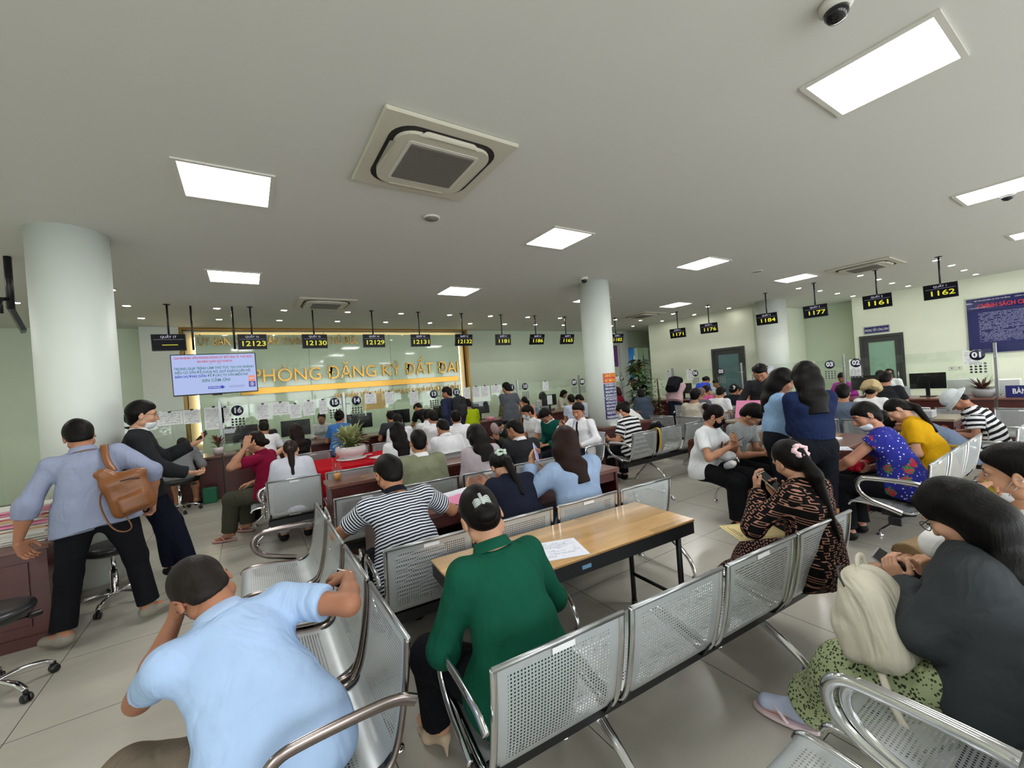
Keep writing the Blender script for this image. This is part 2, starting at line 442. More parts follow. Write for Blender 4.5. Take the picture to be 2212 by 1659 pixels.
# doors
DARKFR = mat('dark_grey_frame', '#3b3c3c', .45, 0, .04)
FROST = mat('frosted_green_glass', '#8fb39f', .25, 0, .05)
DARKGL = mat('dim_door_glass', '#5f7d80', .15, 0, .05)
def door(n, x, y0, y1, glass, lab):
    e = empty('door_%d' % n, (x, y0, 0)); e['kind'] = 'structure'; e['label'] = lab; w = y1-y0
    MB().box(-.03, .06, 0, .07, 0, 2.2).box(-.03, .06, w-.07, w, 0, 2.2).box(-.03, .06, .07, w-.07, 2.13, 2.2).build('door_frame', DARKFR, e)
    MB().box(0, .04, .07, .19, 0, 2.13).box(0, .04, w-.19, w-.07, 0, 2.13).box(0, .04, .19, w-.19, 2.0, 2.13).box(0, .04, .19, w-.19, 0, .25).build('door_leaf', DARKFR, e)
    MB().box(.015, .025, .19, w-.19, .25, 2.0).build('glass_pane', glass, e)
    MB().tube([(-.05, .14, .95), (-.05, .14, 1.15)], .012).box(-.05, 0, .13, .15, .96, .98).box(-.05, 0, .13, .15, 1.12, 1.14).build('door_handle', CHROME, e)
door(1, 15.0, 3.55, 4.50, FROST, 'dark framed door with frosted glass under the room name sign')
door(2, 12.35, 6.40, 7.42, DARKGL, 'dark framed glass door behind counter 05')
# ------------------------------------------------------------------ ceiling fixtures
def panel_light(x, y, lab):
    e = empty('ceiling_panel_light', (x, y, CEIL), 0, lab, 'ceiling light', 'square ceiling panel lights')
    MB().box(-.31, .31, -.31, -.28, -.012, -.001).box(-.31, .31, .28, .31, -.012, -.001).box(-.31, -.28, -.28, .28, -.012, -.001).box(.28, .31, -.28, .28, -.012, -.001).build('frame', WHITEP, e)
    MB().box(-.28, .28, -.28, .28, -.008, -.002).build('diffuser', PANEL, e)
for x, y, lab in [(3.31, .80, 'largest bright panel light, top right of the ceiling'), (-.02, 3.82, 'bright panel light above the column with the mask man, left of the big air conditioner'),
    (3.28, 3.80, 'bright panel light in the middle of the ceiling, above the pillar with notices'), (-.03, 6.6, 'smaller panel light left, nearer the gold lettered wall'),
    (6.34, 3.85, 'panel light right of the pillar top, first of the row to the right'), (9.56, 3.83, 'panel light above the queue screen 1177'),
    (9.5, 6.6, 'distant panel light above the queue screen 1171'), (3.28, 6.6, 'panel light above the queue screen 12132'), (6.5, 6.6, 'panel light half hidden behind the pillar top'),
    (7.0, .8, 'panel light cut by the right edge, upper of two'), (10.3, .8, 'panel light cut by the right edge, lower of two'),
    (-.02, .8, 'unseen added panel light above the left foreground'), (3.3, -2.2, 'unseen added panel light behind the camera, centre'), (-.02, -2.2, 'unseen added panel light behind the camera, left'), (7.0, -2.2, 'unseen added panel light behind the camera, right'),  # panels from here on lie out of view, added to light the hall
    (-3.6, 3.8, 'unseen added panel light left of the left column'), (-3.4, 6.6, 'unseen added panel light far left near the left wall'), (12.9, .8, 'unseen added panel light near the right wall')]:
    panel_light(x, y, lab)
dl = [(x, 8.85) for x in (-2.72, -1.52, -.34, .70, 1.85, 2.96, 4.12, 5.23, 6.37, 7.48, 9.69, 10.85, 11.95)]+[(x, 10.0) for x in (-1.53, -.36, .69, 1.85, 2.95, 4.09, 5.25, 6.37, 7.47, 8.57, 10.74, 11.83)]
dl += [(10.9, 7.67), (10.9, 6.57), (11.95, 7.66), (12.0, 6.58), (10.97, 4.35), (12.07, 4.33), (13.20, 4.35), (14.39, 4.39), (10.97, 3.20), (12.07, 3.21), (13.16, 3.25), (14.30, 3.23), (11.03, 2.08), (12.10, 2.07), (13.22, 2.08), (14.33, 2.08), (-1.48, 7.72), (11.03, .95), (12.1, .95), (13.2, .95), (14.33, .95)]
d0 = None
for i, (x, y) in enumerate(dl):
    if d0 is None:
        d0 = empty('downlight', (x, y, CEIL), 0, None, 'ceiling light', 'round recessed downlights')
        MB().lathe([(.048, -.004), (.062, -.010), (.072, -.002)], n=20).build('trim_ring', WHITEP, d0)
        MB().lathe([(.0001, -.004), (.05, -.004)], n=20).build('bulb', SPOT, d0)
        d = d0
    else: d = copy_tree(d0); d.location = (x, y, CEIL)
    where = 'over the left counter, row nearer the hall' if y == 8.85 else 'along the gold lettered wall' if y == 10.0 else 'in the ceiling over the right counters'
    d['label'] = 'small round downlight %s' % where
# air conditioners
def ac(x, y, lab, w=.475):
    e = empty('ceiling_air_conditioner', (x, y, CEIL), 0, lab, 'air conditioner', 'ceiling cassette air conditioners')
    s = .475
    MB().rbox(-s, s, -s, s, -.03, -.002, .01).build('cover_plate', CREAM, e)
    def rr(a, r, n=6):
        p = []
        for cx, cy, a0 in ((a-r, a-r, 0), (-a+r, a-r, 90), (-a+r, -a+r, 180), (a-r, -a+r, 270)):
            for k in range(n+1): an = R(a0+90*k/n); p.append((cx+r*math.cos(an), cy+r*math.sin(an)))
        return p
    MB().prism(rr(.385, .16), -.034, -.029).build('outlet_gap', mat('dark_vent', '#15130f', .6), e)
    MB().prism(rr(.345, .13), -.055, -.033).build('inner_cover', CREAM, e)
    MB().prism(rr(.262, .03), -.058, -.054).build('grille_frame', WHITEP, e)
    g = MB()
    for k in range(36):
        yy = -.225+k*.0127; g.box(-.235, .235, yy, yy+.008, -.064, -.057)
    for k in range(5): g.box(-.236+k*.1165, -.232+k*.1165, -.225, .23, -.062, -.057)
    g.box(-.235, .235, -.232, .232, -.0585, -.0575)
    g.build('intake_grille', mat('grey_grille', '#6f6c64', .6), e)
    for k in range(4):
        M = Matrix.Rotation(k*math.pi/2, 4, 'Z') @ Matrix.Translation((0, .362, -.045)) @ Matrix.Rotation(R(28 if k != 1 else 60), 4, 'X')
        n = 12; V = []
        for sgn in (0, 1):
            for j in range(n+1):
                u = -1+2*j/n; V.append((u*.22, -.028, sgn*.006-.012*(1-u*u)*0))
            for j in range(n+1):
                u = 1-2*j/n; V.append((u*.22, -.028+.062*(1-u*u)**.6, sgn*.006+.014*(1-u*u)))
        m = 2*(n+1)
        F = [list(range(m))[::-1], list(range(m, 2*m))]+[(i, (i+1) % m, m+(i+1) % m, m+i) for i in range(m)]
        MB().add(V, F, True, M).build('louvre', CREAM, e)
    return e
ac(1.265, 2.83, 'large ceiling cassette air conditioner in the centre of the ceiling')
ac(1.31, 8.08, 'small cassette air conditioner above queue screen 12130'); ac(9.95, 2.82, 'cassette air conditioner above queue screen 1161'); ac(9.9, 8.0, 'cassette air conditioner right of the pillar top')
# smoke detector, speaker discs, dome cameras
for x, y, lab in ((1.65, 3.79, 'round ceiling speaker below the big air conditioner'), (7.96, 3.79, 'round ceiling speaker between two panel lights, right')):
    e = empty('ceiling_speaker', (x, y, CEIL), 0, lab, 'speaker')
    MB().lathe([(.085, -.002), (.08, -.014), (.07, -.016)], n=32).build('rim', WHITEP, e)
    MB().lathe([(.0001, -.018), (.068, -.016), (.07, -.012)], n=32).build('mesh_cover', mat('grey_mesh', '#85857f', .7), e)
for x, y, s, lab in ((2.47, .74, 1.0, 'dome camera at the top edge above the largest panel light'), (7.2, .77, 1., 'dome camera below the right edge panel light'), (4.95, 5.15, .9, 'small dome camera beside the pillar top')):
    e = empty('dome_camera', (x, y, CEIL), 0, lab, 'camera', 'dome cameras')
    MB().lathe([(.068, 0), (.068, -.03), (.052, -.045)], n=28).build('mount', WHITEP, e)
    MB().lathe([(.05, -.042), (.048, -.066), (.034, -.088), (.0001, -.1)], n=28).build('dome', mat('smoked_dome', '#0d0d10', .08), e)

# ------------------------------------------------------------------ gold framed glass wall with lettering
GP = mat('mint_back_painted_glass', '#cfe3c9', .06, 0, .02, 1, spec=.5, coat=.35)
e = empty('lettered_glass_panel', (0, YB, 0), 0, 'tall mint glass wall panel framed in gold with backlit edge', 'wall panel')
MB().box(-.86, 5.40, -.20, -.17, .0, 3.18).build('glass_sheet', GP, e)
MB().box(-1.12, 5.70, -.26, -.02, 3.285, CEIL-.002).box(-1.12, -1.07, -.26, -.02, 0, 3.285).box(5.64, 5.70, -.26, -.02, 0, 3.285).build('gold_frame', mat('bronze_frame', '#8a6c3c', .3, 1., .05), e)
MB().box(-1.06, 5.62, -.06, -.01, 0, 3.26).build('back_board', mat('warm_board', '#e3d6b0', .6), e)
MB().box(-.84, 5.38, -.13, -.11, 3.10, 3.13).box(-.90, -.87, -.13, -.11, .8, 3.13).box(5.43, 5.45, -.13, -.11, .8, 3.13).build('light_strip', emis('warm_led_strip', (1, .78, .45), 4.), e)
for x in (1.35, 3.35): MB().box(x-.003, x+.003, -.202, -.2, 0, 3.18).build('panel_joint', mat('joint', '#56705e', .5), e)
yl = YB-.205
s = 1.02
text('lettering', 'ỦY BAN NHÂN DÂN THÀNH PHỐ THỦ ĐỨC', .26, GOLD, e, (.86, -.225, 3.02), extrude=.018, width=3.35)
text('lettering', 'VĂN PHÒNG ĐĂNG KÝ ĐẤT ĐAI', .45, GOLD, e, (2.24, -.225, 2.20), extrude=.025, width=6.2, weight=-.001)
MB().rbox(-.1, 5.32, -.23, -.2, 1.80, 1.95, .004).build('gold_bar', GOLD, e)
text('lettering', 'BỘ PHẬN TIẾP NHẬN VÀ TRẢ KẾT QUẢ HỒ SƠ NHÀ ĐẤT', .19, GOLD, e, (3.60, -.222, 1.61), extrude=.012, width=3.45)
# ------------------------------------------------------------------ signs on the walls
e = empty('room_name_sign', (XR-.02, 4.1, 2.35), R(-90), 'white on navy room name plate above the frosted glass door', 'sign')
MB().rbox(-.28, .28, 0, .015, -.1, .1, .004).build('plate', NAVYSIGN, e)
MB().box(-.27, .27, -.002, 0, .083, .088).box(-.27, .27, -.002, 0, -.088, -.083).box(-.272, -.267, -.002, 0, -.088, .088).box(.267, .272, -.002, 0, -.088, .088).build('border_line', PAPER, e)
text('lettering', 'PHÒNG TIẾP CÔNG DÂN', .1, PAPER, e, (0, -.003, -.01), width=.5, weight=.0005)
e = empty('policy_board', (XR-.03, 1.72, 2.17), R(-90), 'large navy board of white text with a red title on the right wall', 'sign')
MB().rbox(-.66, 1.0, 0, .025, -.70, .66, .006).build('frame', mat('aluminium_frame', '#c5c6c8', .3, .6), e)
MB().box(-.64, .98, -.004, 0, -.68, .64).build('board', mat('navy_board', '#191f5c', .15, 0, .03, coat=.4), e)
text('title', 'CHÍNH SÁCH CHẤT LƯỢNG', .13, mat('red_paint', '#d3263c', .5), e, (.17, -.006, .44), width=1.25, weight=.003)
text('heading', 'SỞ TÀI NGUYÊN VÀ MÔI TRƯỜNG      CỘNG HÒA XÃ HỘI CHỦ NGHĨA VIỆT NAM', .035, PAPER, e, (.17, -.006, .58), width=1.35)
bl = print_mat('board_print', '#191f5c', '#9a9dc0', .03, .42)
o = MB().box(-.74, .74, -.48, .36, 0, .001).build('body_text', bl, e); o.rotation_euler = (R(90), 0, 0); o.location = (.17, -.005, 0)
e = empty('wall_socket', (XR-.012, 2.62, 1.16), R(-90), 'white double wall socket right of the frosted door', 'socket')
MB().rbox(-.12, .12, 0, .01, -.05, .05, .003).build('plate', WHITEP, e)
MB().box(-.08, -.05, -.002, 0, -.02, .02).box(.05, .08, -.002, 0, -.02, .02).build('outlet', mat('dim_plastic', '#8e8d88', .5), e)
# pillar notices (curved round the shaft)
def pillar_sign(z0, z1, mt, lines, ink, lab, cx=5.43, cy=5.42, r=.274, az=-158, half=31, size=.04):
    e = empty('pillar_notice', (cx, cy, 0), 0, lab, 'sign', 'notices stuck on the pillar')
    n = 14; V = []; F = []
    for i in range(n+1):
        a = R(az-half+2*half*i/n)
        for rr_ in (r, r+.003):
            for z in (z0, z1): V.append((rr_*math.cos(a), rr_*math.sin(a), z))
    for i in range(n):
        b = i*4; c = b+4
        F += [(b+2, b+3, c+3, c+2), (b, c, c+1, b+1), (b, b+2, c+2, c), (b+1, c+1, c+3, b+3)]
    F += [(0, 1, 3, 2), (n*4, n*4+2, n*4+3, n*4+1)]
    MB().add(V, F).build('sheet', mt, e)
    k = len(lines)
    for i, s in enumerate(lines):
        zc = z1-(z1-z0)*(i+.5)/k
        me = text_mesh(s, (z1-z0)/k*.85, .0, .001, 'CENTER', 2*r*R(half)*.85)
        for v in me.vertices:
            a = R(az)+v.co.x/(r+.004); h = v.co.y
            v.co = (((r+.005)*math.cos(a)), ((r+.005)*math.sin(a)), zc+h)
        me.materials.clear(); me.materials.append(ink); link(bpy.data.objects.new('lettering', me), e)
REDS = mat('red_sheet', '#c2341f', .4); YEL = mat('yellow_ink', '#f0c534', .5)
AZ = -94
pillar_sign(1.50, 1.67, REDS, ['CẤM HÚT THUỐC', 'NO SMOKING'], YEL, 'red no smoking notice, topmost on the pillar', az=AZ)
pillar_sign(1.25, 1.485, NAVYSIGN, ['CHI NHÁNH CÓ', 'BÀN HƯỚNG DẪN', 'NGƯỜI DÂN', 'KÊ KHAI HỒ SƠ'], PAPER, 'navy four line notice directly under the red one on the pillar', az=AZ)
pillar_sign(1.01, 1.235, NAVYSIGN, ['ĐỂ NGƯỜI DÂN', 'HƯỚNG DẪN TẠI', 'BÀN HƯỚNG DẪN', 'KÊ KHAI HỒ SƠ'], PAPER, 'navy five line notice, third from the top on the pillar', az=AZ)
pillar_sign(.86, 1.0, NAVYSIGN, ['VPDKTPTD - 05', 'PASSWORD:'], PAPER, 'navy two line notice, lowest on the pillar', az=AZ)
# purple poster on the far pier
e = empty('purple_poster', (12.2, YB-.014, 2.36), 0, 'purple poster hanging right of the pillar near queue screen 1182', 'poster')
MB().box(-.2, .2, 0, .012, -.42, .42).build('sheet', mat('purple_print', '#6f3f82', .5), e)
MB().lathe([(0.0001, 0), (.03, 0), (.03, .002), (.0001, .002)], c=(0, 0, 0), n=16, M=Matrix.Translation((.03, -.003, -.2)) @ Matrix.Rotation(R(90), 4, 'X')).build('emblem', mat('dark_purple', '#3c1c57', .5), e)
# ================================================================== waiting benches
PROFILE = chaikin([(0, 0, .80), (0, .008, .70), (0, .035, .55), (0, .06, .46), (0, .095, .405), (0, .17, .40), (0, .30, .425), (0, .44, .44), (0, .50, .43), (0, .515, .40)], 2)
DARKREFL = mat('chrome_dark_reflection', '#8a7f7b', .2, 1., .1)  # chrome mirroring dark surroundings, the reflection put into its base colour
def seat_panel_mesh(W=.5):
    pts = PROFILE; L = [0]
    for a, b in zip(pts, pts[1:]): L.append(L[-1]+(b-a).length)
    us = [0, .045, W/2, W-.045, W]
    V = []; UV = []
    for p, l in zip(pts, L):
        for u in us: V.append((u-W/2, p.y, p.z)); UV.append((u, l))
    F = []; P = []
    for i in range(len(pts)-1):
        mz = (L[i]+L[i+1])/2; tot = L[-1]
        for j in range(4):
            F.append((i*5+j, i*5+j+1, (i+1)*5+j+1, (i+1)*5+j))
            ok = j in (1, 2) and (.045 < mz < .36 or .47 < mz < tot-.07)
            P.append(1. if ok else 0.)
    me = bpy.data.meshes.new('seat_panel'); me.from_pydata(V, [], F); me.update()
    uv = me.uv_layers.new(name='UVMap')
    for poly in me.polygons:
        for li in poly.loop_indices: uv.data[li].uv = UV[me.loops[li].vertex_index]
    at = me.attributes.new('punch', 'FLOAT', 'FACE'); at.data.foreach_set('value', P)
    me.polygons.foreach_set('use_smooth', [True]*len(me.polygons)); me.materials.append(PERF)
    return me
SEATME = seat_panel_mesh()
def mesh_of(mb, name, m):
    o = mb.build(name, m); me = o.data; bpy.data.objects.remove(o); return me
def frame_mb(s):
    pts = [Vector((s*.252, p.y, p.z)) for p in PROFILE]
    return MB().tube(pts, .0125, 8, sq=(1.0, .9))
FRAME = {(s, k): mesh_of(frame_mb(s), 'side_frame', m) for s in (-1, 1) for k, m in ((0, CHROME), (1, DARKREFL))}
RAIL = mesh_of(MB().tube([(-.258, -.004, .80), (.258, -.004, .80)], .0095, 10), 'top_rail', STEEL)
def brk(s):
    b = MB(); x = s*.238
    poly = [(.06, .45), (.10, .385), (.20, .36), (.30, .36), (.30, .40), (.17, .395), (.10, .42)]
    V = [(x+t, y, z) for t in (-.012, .012) for y, z in poly]; n = len(poly)
    return b.add(V, [list(range(n))[::-1], list(range(n, 2*n))]+[(i, (i+1) % n, n+(i+1) % n, n+i) for i in range(n)])
BRACK = {s: mesh_of(brk(s), 'seat_bracket', BLACKM) for s in (-1, 1)}
def leg_meshes(m, tag_):
    f = chaikin([(0, .215, .30), (0, .24, .27), (0, .31, .20), (0, .42, .09), (0, .475, .045), (0, .48, .012)], 2)
    r = chaikin([(0, .215, .30), (0, .19, .27), (0, .10, .235), (0, -.02, .16), (0, -.075, .07), (0, -.08, .012)], 2)
    mb = MB()
    for p in (f, r):
        mb.tube(p, [.022-.009*i/(len(p)-1) for i in range(len(p))], 8, sq=(1.1, .9))
    mb.box(-.028, .028, .185, .245, .275, .335)
    return mesh_of(mb, 'leg', m)
LEGME = {0: leg_meshes(CHROME, 0), 1: leg_meshes(DARKREFL, 1)}
FOOTME = mesh_of(MB().lathe([(.0001, .016), (.022, .014), (.027, .004), (.027, 0)], n=16), 'foot_pad', CHROME)
def arm_mesh(m):
    p = chaikin([(0, .0, .62), (0, .05, .65), (0, .15, .657), (0, .32, .657), (0, .40, .65), (0, .435, .60), (0, .42, .53), (0, .35, .475), (0, .26, .445), (0, .16, .41)], 3)
    return mesh_of(MB().tube(p, .012, 8, sq=(.95, 1.7)), 'armrest', m)
ARMME = {0: arm_mesh(CHROME), 1: arm_mesh(DARKREFL)}
def sub(me, name, parent, loc=(0, 0, 0), rot=None):
    o = link(bpy.data.objects.new(name, me), parent); o.location = loc
    if rot: o.rotation_euler = rot
    return o
STK = mesh_of(MB().box(-.045, .045, -.004, -.002, .765, .785), 'label_sticker', PAPER)
def bench(x, y, rot, n, label, pitch=.565, arms='LR', legs=None, finish=0, rail_only=False):
    e = empty('waiting_bench', (x, y, 0), R(rot), label, 'bench', 'perforated steel waiting benches')
    for i in range(n):
        cx = pitch*(i+.5)
        s = sub(SEATME, 'seat_panel', e, (cx, 0, 0))
        for sd in (-1, 1):
            sub(FRAME[sd, finish], 'side_frame', s); sub(BRACK[sd], 'bracket', s)
        sub(RAIL, 'top_rail', s)
        if i in (0, 2): sub(STK, 'label_sticker', s)
    L = pitch*n
    MB().rbox(.02, L-.02, .175, .255, .295, .36, .004).build('beam', BLACKM, e)
    for lx in (legs or ((pitch, L-pitch) if n > 2 else (.12, L-.12))):
        g = sub(LEGME[finish], 'leg', e, (lx, 0, 0))
        sub(FOOTME, 'foot_pad', g, (0, .48, 0)); sub(FOOTME, 'foot_pad', g, (0, -.08, 0))
    if 'L' in arms: sub(ARMME[finish], 'armrest', e, (-.012, 0, 0))
    if 'R' in arms: sub(ARMME[finish], 'armrest', e, (L+.012, 0, 0))
    return e
BEN = {}
BEN['R0a'] = bench(.33, .18, -1, 2, 'two-seat steel bench end at the bottom edge, its right seat empty in the foreground', arms='R')
BEN['R0b'] = bench(1.50, .12, -1, 4, 'steel bench carrying the woman in a dark grey jacket', arms='LR')
BEN['R1a'] = bench(.53, 1.08, -4.3, 4, 'front steel bench before the wooden table, woman in green on its left seat', arms='L', pitch=.555)
BEN['Rm'] = bench(.40, 1.36, 90, 4, 'steel bench running away on the left, man in light blue polo on it', finish=1)
BEN['R2'] = bench(.53, 2.22, -4, 4, 'steel bench just behind the wooden table, man in fine stripes on its left seat', pitch=.56, legs=(1.18, 2.33), arms='LR')
BEN['R3'] = bench(.51, 3.60, -3, 4, 'steel bench behind the brown desk with the pink folder, black backpack on it', arms='L')
BEN['R4'] = bench(.08, 4.93, -2.5, 4, 'steel bench whose left end seats the girl with a ponytail and pale jacket')
BEN['side'] = bench(.47, 5.45, 90, 2, 'short steel bench beside the red cloth table, woman in maroon sitting on it')
BEN['R5'] = bench(.50, 6.90, -1, 4, 'steel bench beyond the red cloth table')
BEN['Rc'] = bench(4.36, 4.32, 90, 4, 'steel bench left of the pillar desk, man in white shirt and tie on its end')
BEN['R2b'] = bench(6.10, 2.86, 180, 3, 'steel bench with the woman in a black face mask on its near end', legs=(.4, 1.35))
BEN['RM'] = bench(4.40, 3.90, -.8, 4, 'empty steel bench row right of the pillar desk with a yellow strap over one back', pitch=.59)
BEN['X1'] = bench(6.47, 5.25, -90, 2, 'steel bench seating the man in a beige shirt')
BEN['X2'] = bench(7.36, 5.25, -90, 4, 'steel bench seating the bald man')
BEN['X3'] = bench(8.50, 6.15, -90, 4, 'steel bench nearest counters 04 and 05')
BEN['X4'] = bench(8.42, 2.3, -90, 4, 'steel bench before counter 01 on the far right')
BEN['R1b'] = bench(4.16, .90, 0, 3, 'steel bench with the woman in a blue flowered blouse at its left end', pitch=.60)
BEN['R1c'] = bench(6.35, .72, 0, 2, 'steel bench with the woman in a white bucket hat', pitch=.60)
BEN['X5'] = bench(6.72, 2.85, -90, 2, 'steel bench with the man in a grey blue shirt resting his arm along its back')

# ================================================================== tables and desks
def desk(name, x0, x1, y0, y1, label, h=.75, top=REDTOP, body=REDWOOD, open_front=False, rot=0, cat='desk', mould=True):
    cx, cy = (x0+x1)/2, (y0+y1)/2; w, d = (x1-x0)/2, (y1-y0)/2
    e = empty(name, (cx, cy, 0), R(rot), label, cat)
    MB().rbox(-w, w, -d, d, h-.035, h, .004).build('top', top, e)
    MB().box(-w+.02, -w+.045, -d+.015, d-.015, 0, h-.035).build('side_panel', body, e)
    MB().box(w-.045, w-.02, -d+.015, d-.015, 0, h-.035).build('side_panel', body, e)
    MB().box(-w+.045, w-.045, d-.045, d-.025, .05, h-.035).build('back_panel', body, e)
    if open_front:
        MB().box(-w+.045, w-.045, -d+.04, d-.05, .42, .44).build('shelf', body, e)
        MB().box(-w+.045, w-.045, -d+.03, -d+.045, h-.12, h-.035).build('apron', body, e)
        MB().box(-.01, .01, -d+.05, d-.05, .02, .42).build('divider', body, e)
    else:
        MB().box(-w+.045, w-.045, -d+.03, -d+.045, .05, h-.035).build('front_panel', body, e)
        if mould:
            g = MB(); k = max(1, round(2*w/.8)); seg = (2*w-.16)/k
            for i in range(k):
                a = -w+.08+i*seg+.04; b = a+seg-.08
                for q in ((a, b, .14, .155), (a, b, h-.13, h-.115), (a, a+.015, .155, h-.13), (b-.015, b, .155, h-.13)):
                    g.box(q[0], q[1], -d+.018, -d+.03, q[2], q[3])
            g.build('moulding', body, e)
            MB().box(-w+.03, w-.03, -d+.01, -d+.03, 0, .08).build('plinth', body, e)
    return e
T = empty('wooden_table', (1.545, 1.875, 0), R(-3.8), 'oak strip topped table with black steel frame in the middle foreground', 'table')
MB().rbox(-.775, .775, -.25, .25, .685, .70, .003).build('table_top', OAK, T)
MB().box(-.77, .77, -.245, -.215, .61, .685).box(-.77, .77, .215, .245, .61, .685).box(-.77, -.74, -.215, .215, .61, .685).box(.74, .77, -.215, .215, .61, .685).build('apron_frame', BLACKM, T)
for sx in (-1, 1):
    for sy in (-1, 1):
        l = MB().tube([(sx*.66, sy*.21, .015), (sx*.66, sy*.21, .685)], .017, 8).build('leg', BLACKM, T)
        MB().lathe([(.0001, 0), (.021, 0), (.021, .03), (.017, .032)], c=(sx*.66, sy*.21, 0), n=12).build('rubber_foot', BLACKP, l)
    MB().tube([(sx*.66, -.21, .22), (sx*.66, .21, .22)], .012, 8).build('crossbar', BLACKM, T)
    MB().tube([(sx*.66, .21, .50), (sx*.45, .215, .64)], .008, 6).build('folding_brace', BLACKM, T)
MB().tube([(-.30, .10, .7005), (-.23, .03, .7005), (-.19, -.02, .7005)], .003, 5).tube([(-.33, -.02, .7005), (-.30, -.035, .7005)], .003, 5).build('pen_mark', BLACKM, T)
MB().box(-.12, -.06, -.247, -.2455, .635, .655).build('sticker', mat('blue_sticker', '#6f9cc0', .5), T)
desk('writing_desk', .66, 2.95, 2.78, 3.26, 'long brown desk with open shelf, pink folder and mouse on top', open_front=True)
desk('writing_desk', .62, 2.30, 4.40, 4.78, 'brown desk holding the drink in a plastic bag')
desk('writing_desk', 4.66, 5.86, 1.63, 2.05, 'dark red desk beside the standing woman in navy, blue folder on it')
desk('writing_desk', 7.5, 8.1, 1.35, 1.85, 'pale topped desk behind the woman in yellow', top=PALETOP)
desk('writing_desk', 6.5, 7.1, 3.35, 3.8, 'small desk behind the man in grey T-shirt', top=PALETOP)
e = desk('reception_desk', 6.2, 7.6, 6.35, 6.8, 'brown desk behind the pillar near the woman in dark red')
# desk built round the pillar
e = empty('pillar_desk', (5.64, 5.42, 0), 0, 'square red wood desk built round the pillar', 'desk')
def ring(mb, w, d, px, py, r, z0, z1):
    return mb.box(-w, px-r, -d, d, z0, z1).box(px+r, w, -d, d, z0, z1).box(px-r, px+r, -d, py-r, z0, z1).box(px-r, px+r, py+r, d, z0, z1)
ring(MB(), .64, .40, -.21, 0, .285, .715, .75).build('top', REDTOP, e)
MB().box(-.62, .62, -.385, -.36, 0, .715).build('front_panel', REDWOOD, e)
MB().box(-.62, .62, .36, .385, 0, .715).build('back_panel', REDWOOD, e)
MB().box(-.62, -.595, -.36, .36, 0, .715).build('side_panel', REDWOOD, e)
MB().box(.595, .62, -.36, .36, 0, .715).build('side_panel', REDWOOD, e)
MB().box(-.56, .56, -.395, -.385, .08, .095).box(-.56, .56, -.395, -.385, .62, .635).box(-.56, -.545, -.395, -.385, .095, .62).box(.545, .56, -.395, -.385, .095, .62).build('moulding', REDWOOD, e)
# red cloth table
desk('low_table', .72, 1.78, 5.50, 6.38, 'table hidden under the red cloth', h=.74, cat='table', mould=False)
def drape(x0, x1, y0, y1, h, drop):
    V = []; F = []; n = 96; rings = 7
    per = []
    for i in range(n):
        t = i/n*4; k = int(t); f = t-k
        c = [(x0, y0), (x1, y0), (x1, y1), (x0, y1), (x0, y0)]
        a, b = c[k], c[k+1]; per.append((a[0]+(b[0]-a[0])*f, a[1]+(b[1]-a[1])*f, (b[1]-a[1], -(b[0]-a[0]))))
    cx, cy = (x0+x1)/2, (y0+y1)/2
    for j in range(rings):
        for i, (x, y, nn) in enumerate(per):
            L = math.hypot(*nn); nx, ny = nn[0]/L, nn[1]/L
            s = j/(rings-1); w = .018*s*math.sin(i*1.35)+.012*s*math.sin(i*.61+1)
            V.append((x+nx*(.006+w+.02*s), y+ny*(.006+w+.02*s), h+.004-(drop*s if j else 0)))
    for j in range(rings-1):
        for i in range(n): F.append((j*n+i, j*n+(i+1) % n, (j+1)*n+(i+1) % n, (j+1)*n+i))
    F.append([i for i in range(n)])
    return MB().add(V, F, True)
o = drape(.68, 1.82, 5.46, 6.42, .742, .56).build('tablecloth', fabric('red_cloth', '#b3101f', fold=.5)); tag(o, 'bright red cloth draped over the table with the flower bowl', 'tablecloth')
for p in o.data.polygons:
    if len(p.vertices) > 4: p.use_smooth = False
# ------------------------------------------------------------------ service counters with glass screens
def counter_unit(x0, x1, y, name, label, facing=0):
    """front face at local y=0, service side towards +y"""
    e = empty(name, ((x0+x1)/2, y, 0) if facing == 0 else (y, (x0+x1)/2, 0), 0 if facing == 0 else R(-90), label, 'counter', 'dark red wood service counters')
    w = (x1-x0)/2-.004
    MB().rbox(-w, w, -.06, .72, .715, .75, .005).build('worktop', REDTOP, e)
    MB().box(-w+.01, w-.01, 0, .03, .06, .715).build('front_panel', REDWOOD, e)
    MB().box(-w+.01, -w+.035, .03, .66, 0, .715).build('side_panel', REDWOOD, e)
    MB().box(w-.035, w-.01, .03, .66, 0, .715).build('side_panel', REDWOOD, e)
    g = MB(); k = 2; seg = (2*w-.1)/k
    for i in range(k):
        a = -w+.05+i*seg+.05; b = a+seg-.1
        for q in ((a, b, .15, .17), (a, b, .58, .60), (a, a+.02, .17, .58), (b-.02, b, .17, .58)): g.box(q[0], q[1], -.012, 0, q[2], q[3])
    g.build('moulding', REDWOOD, e)
    MB().box(-w+.01, w-.01, -.014, 0, 0, .09).box(-w+.01, w-.01, -.02, 0, .66, .69).build('plinth', REDWOOD, e)
    return e
NUMD = mat('navy_disc', '#171a3a', .4, 0, 0)
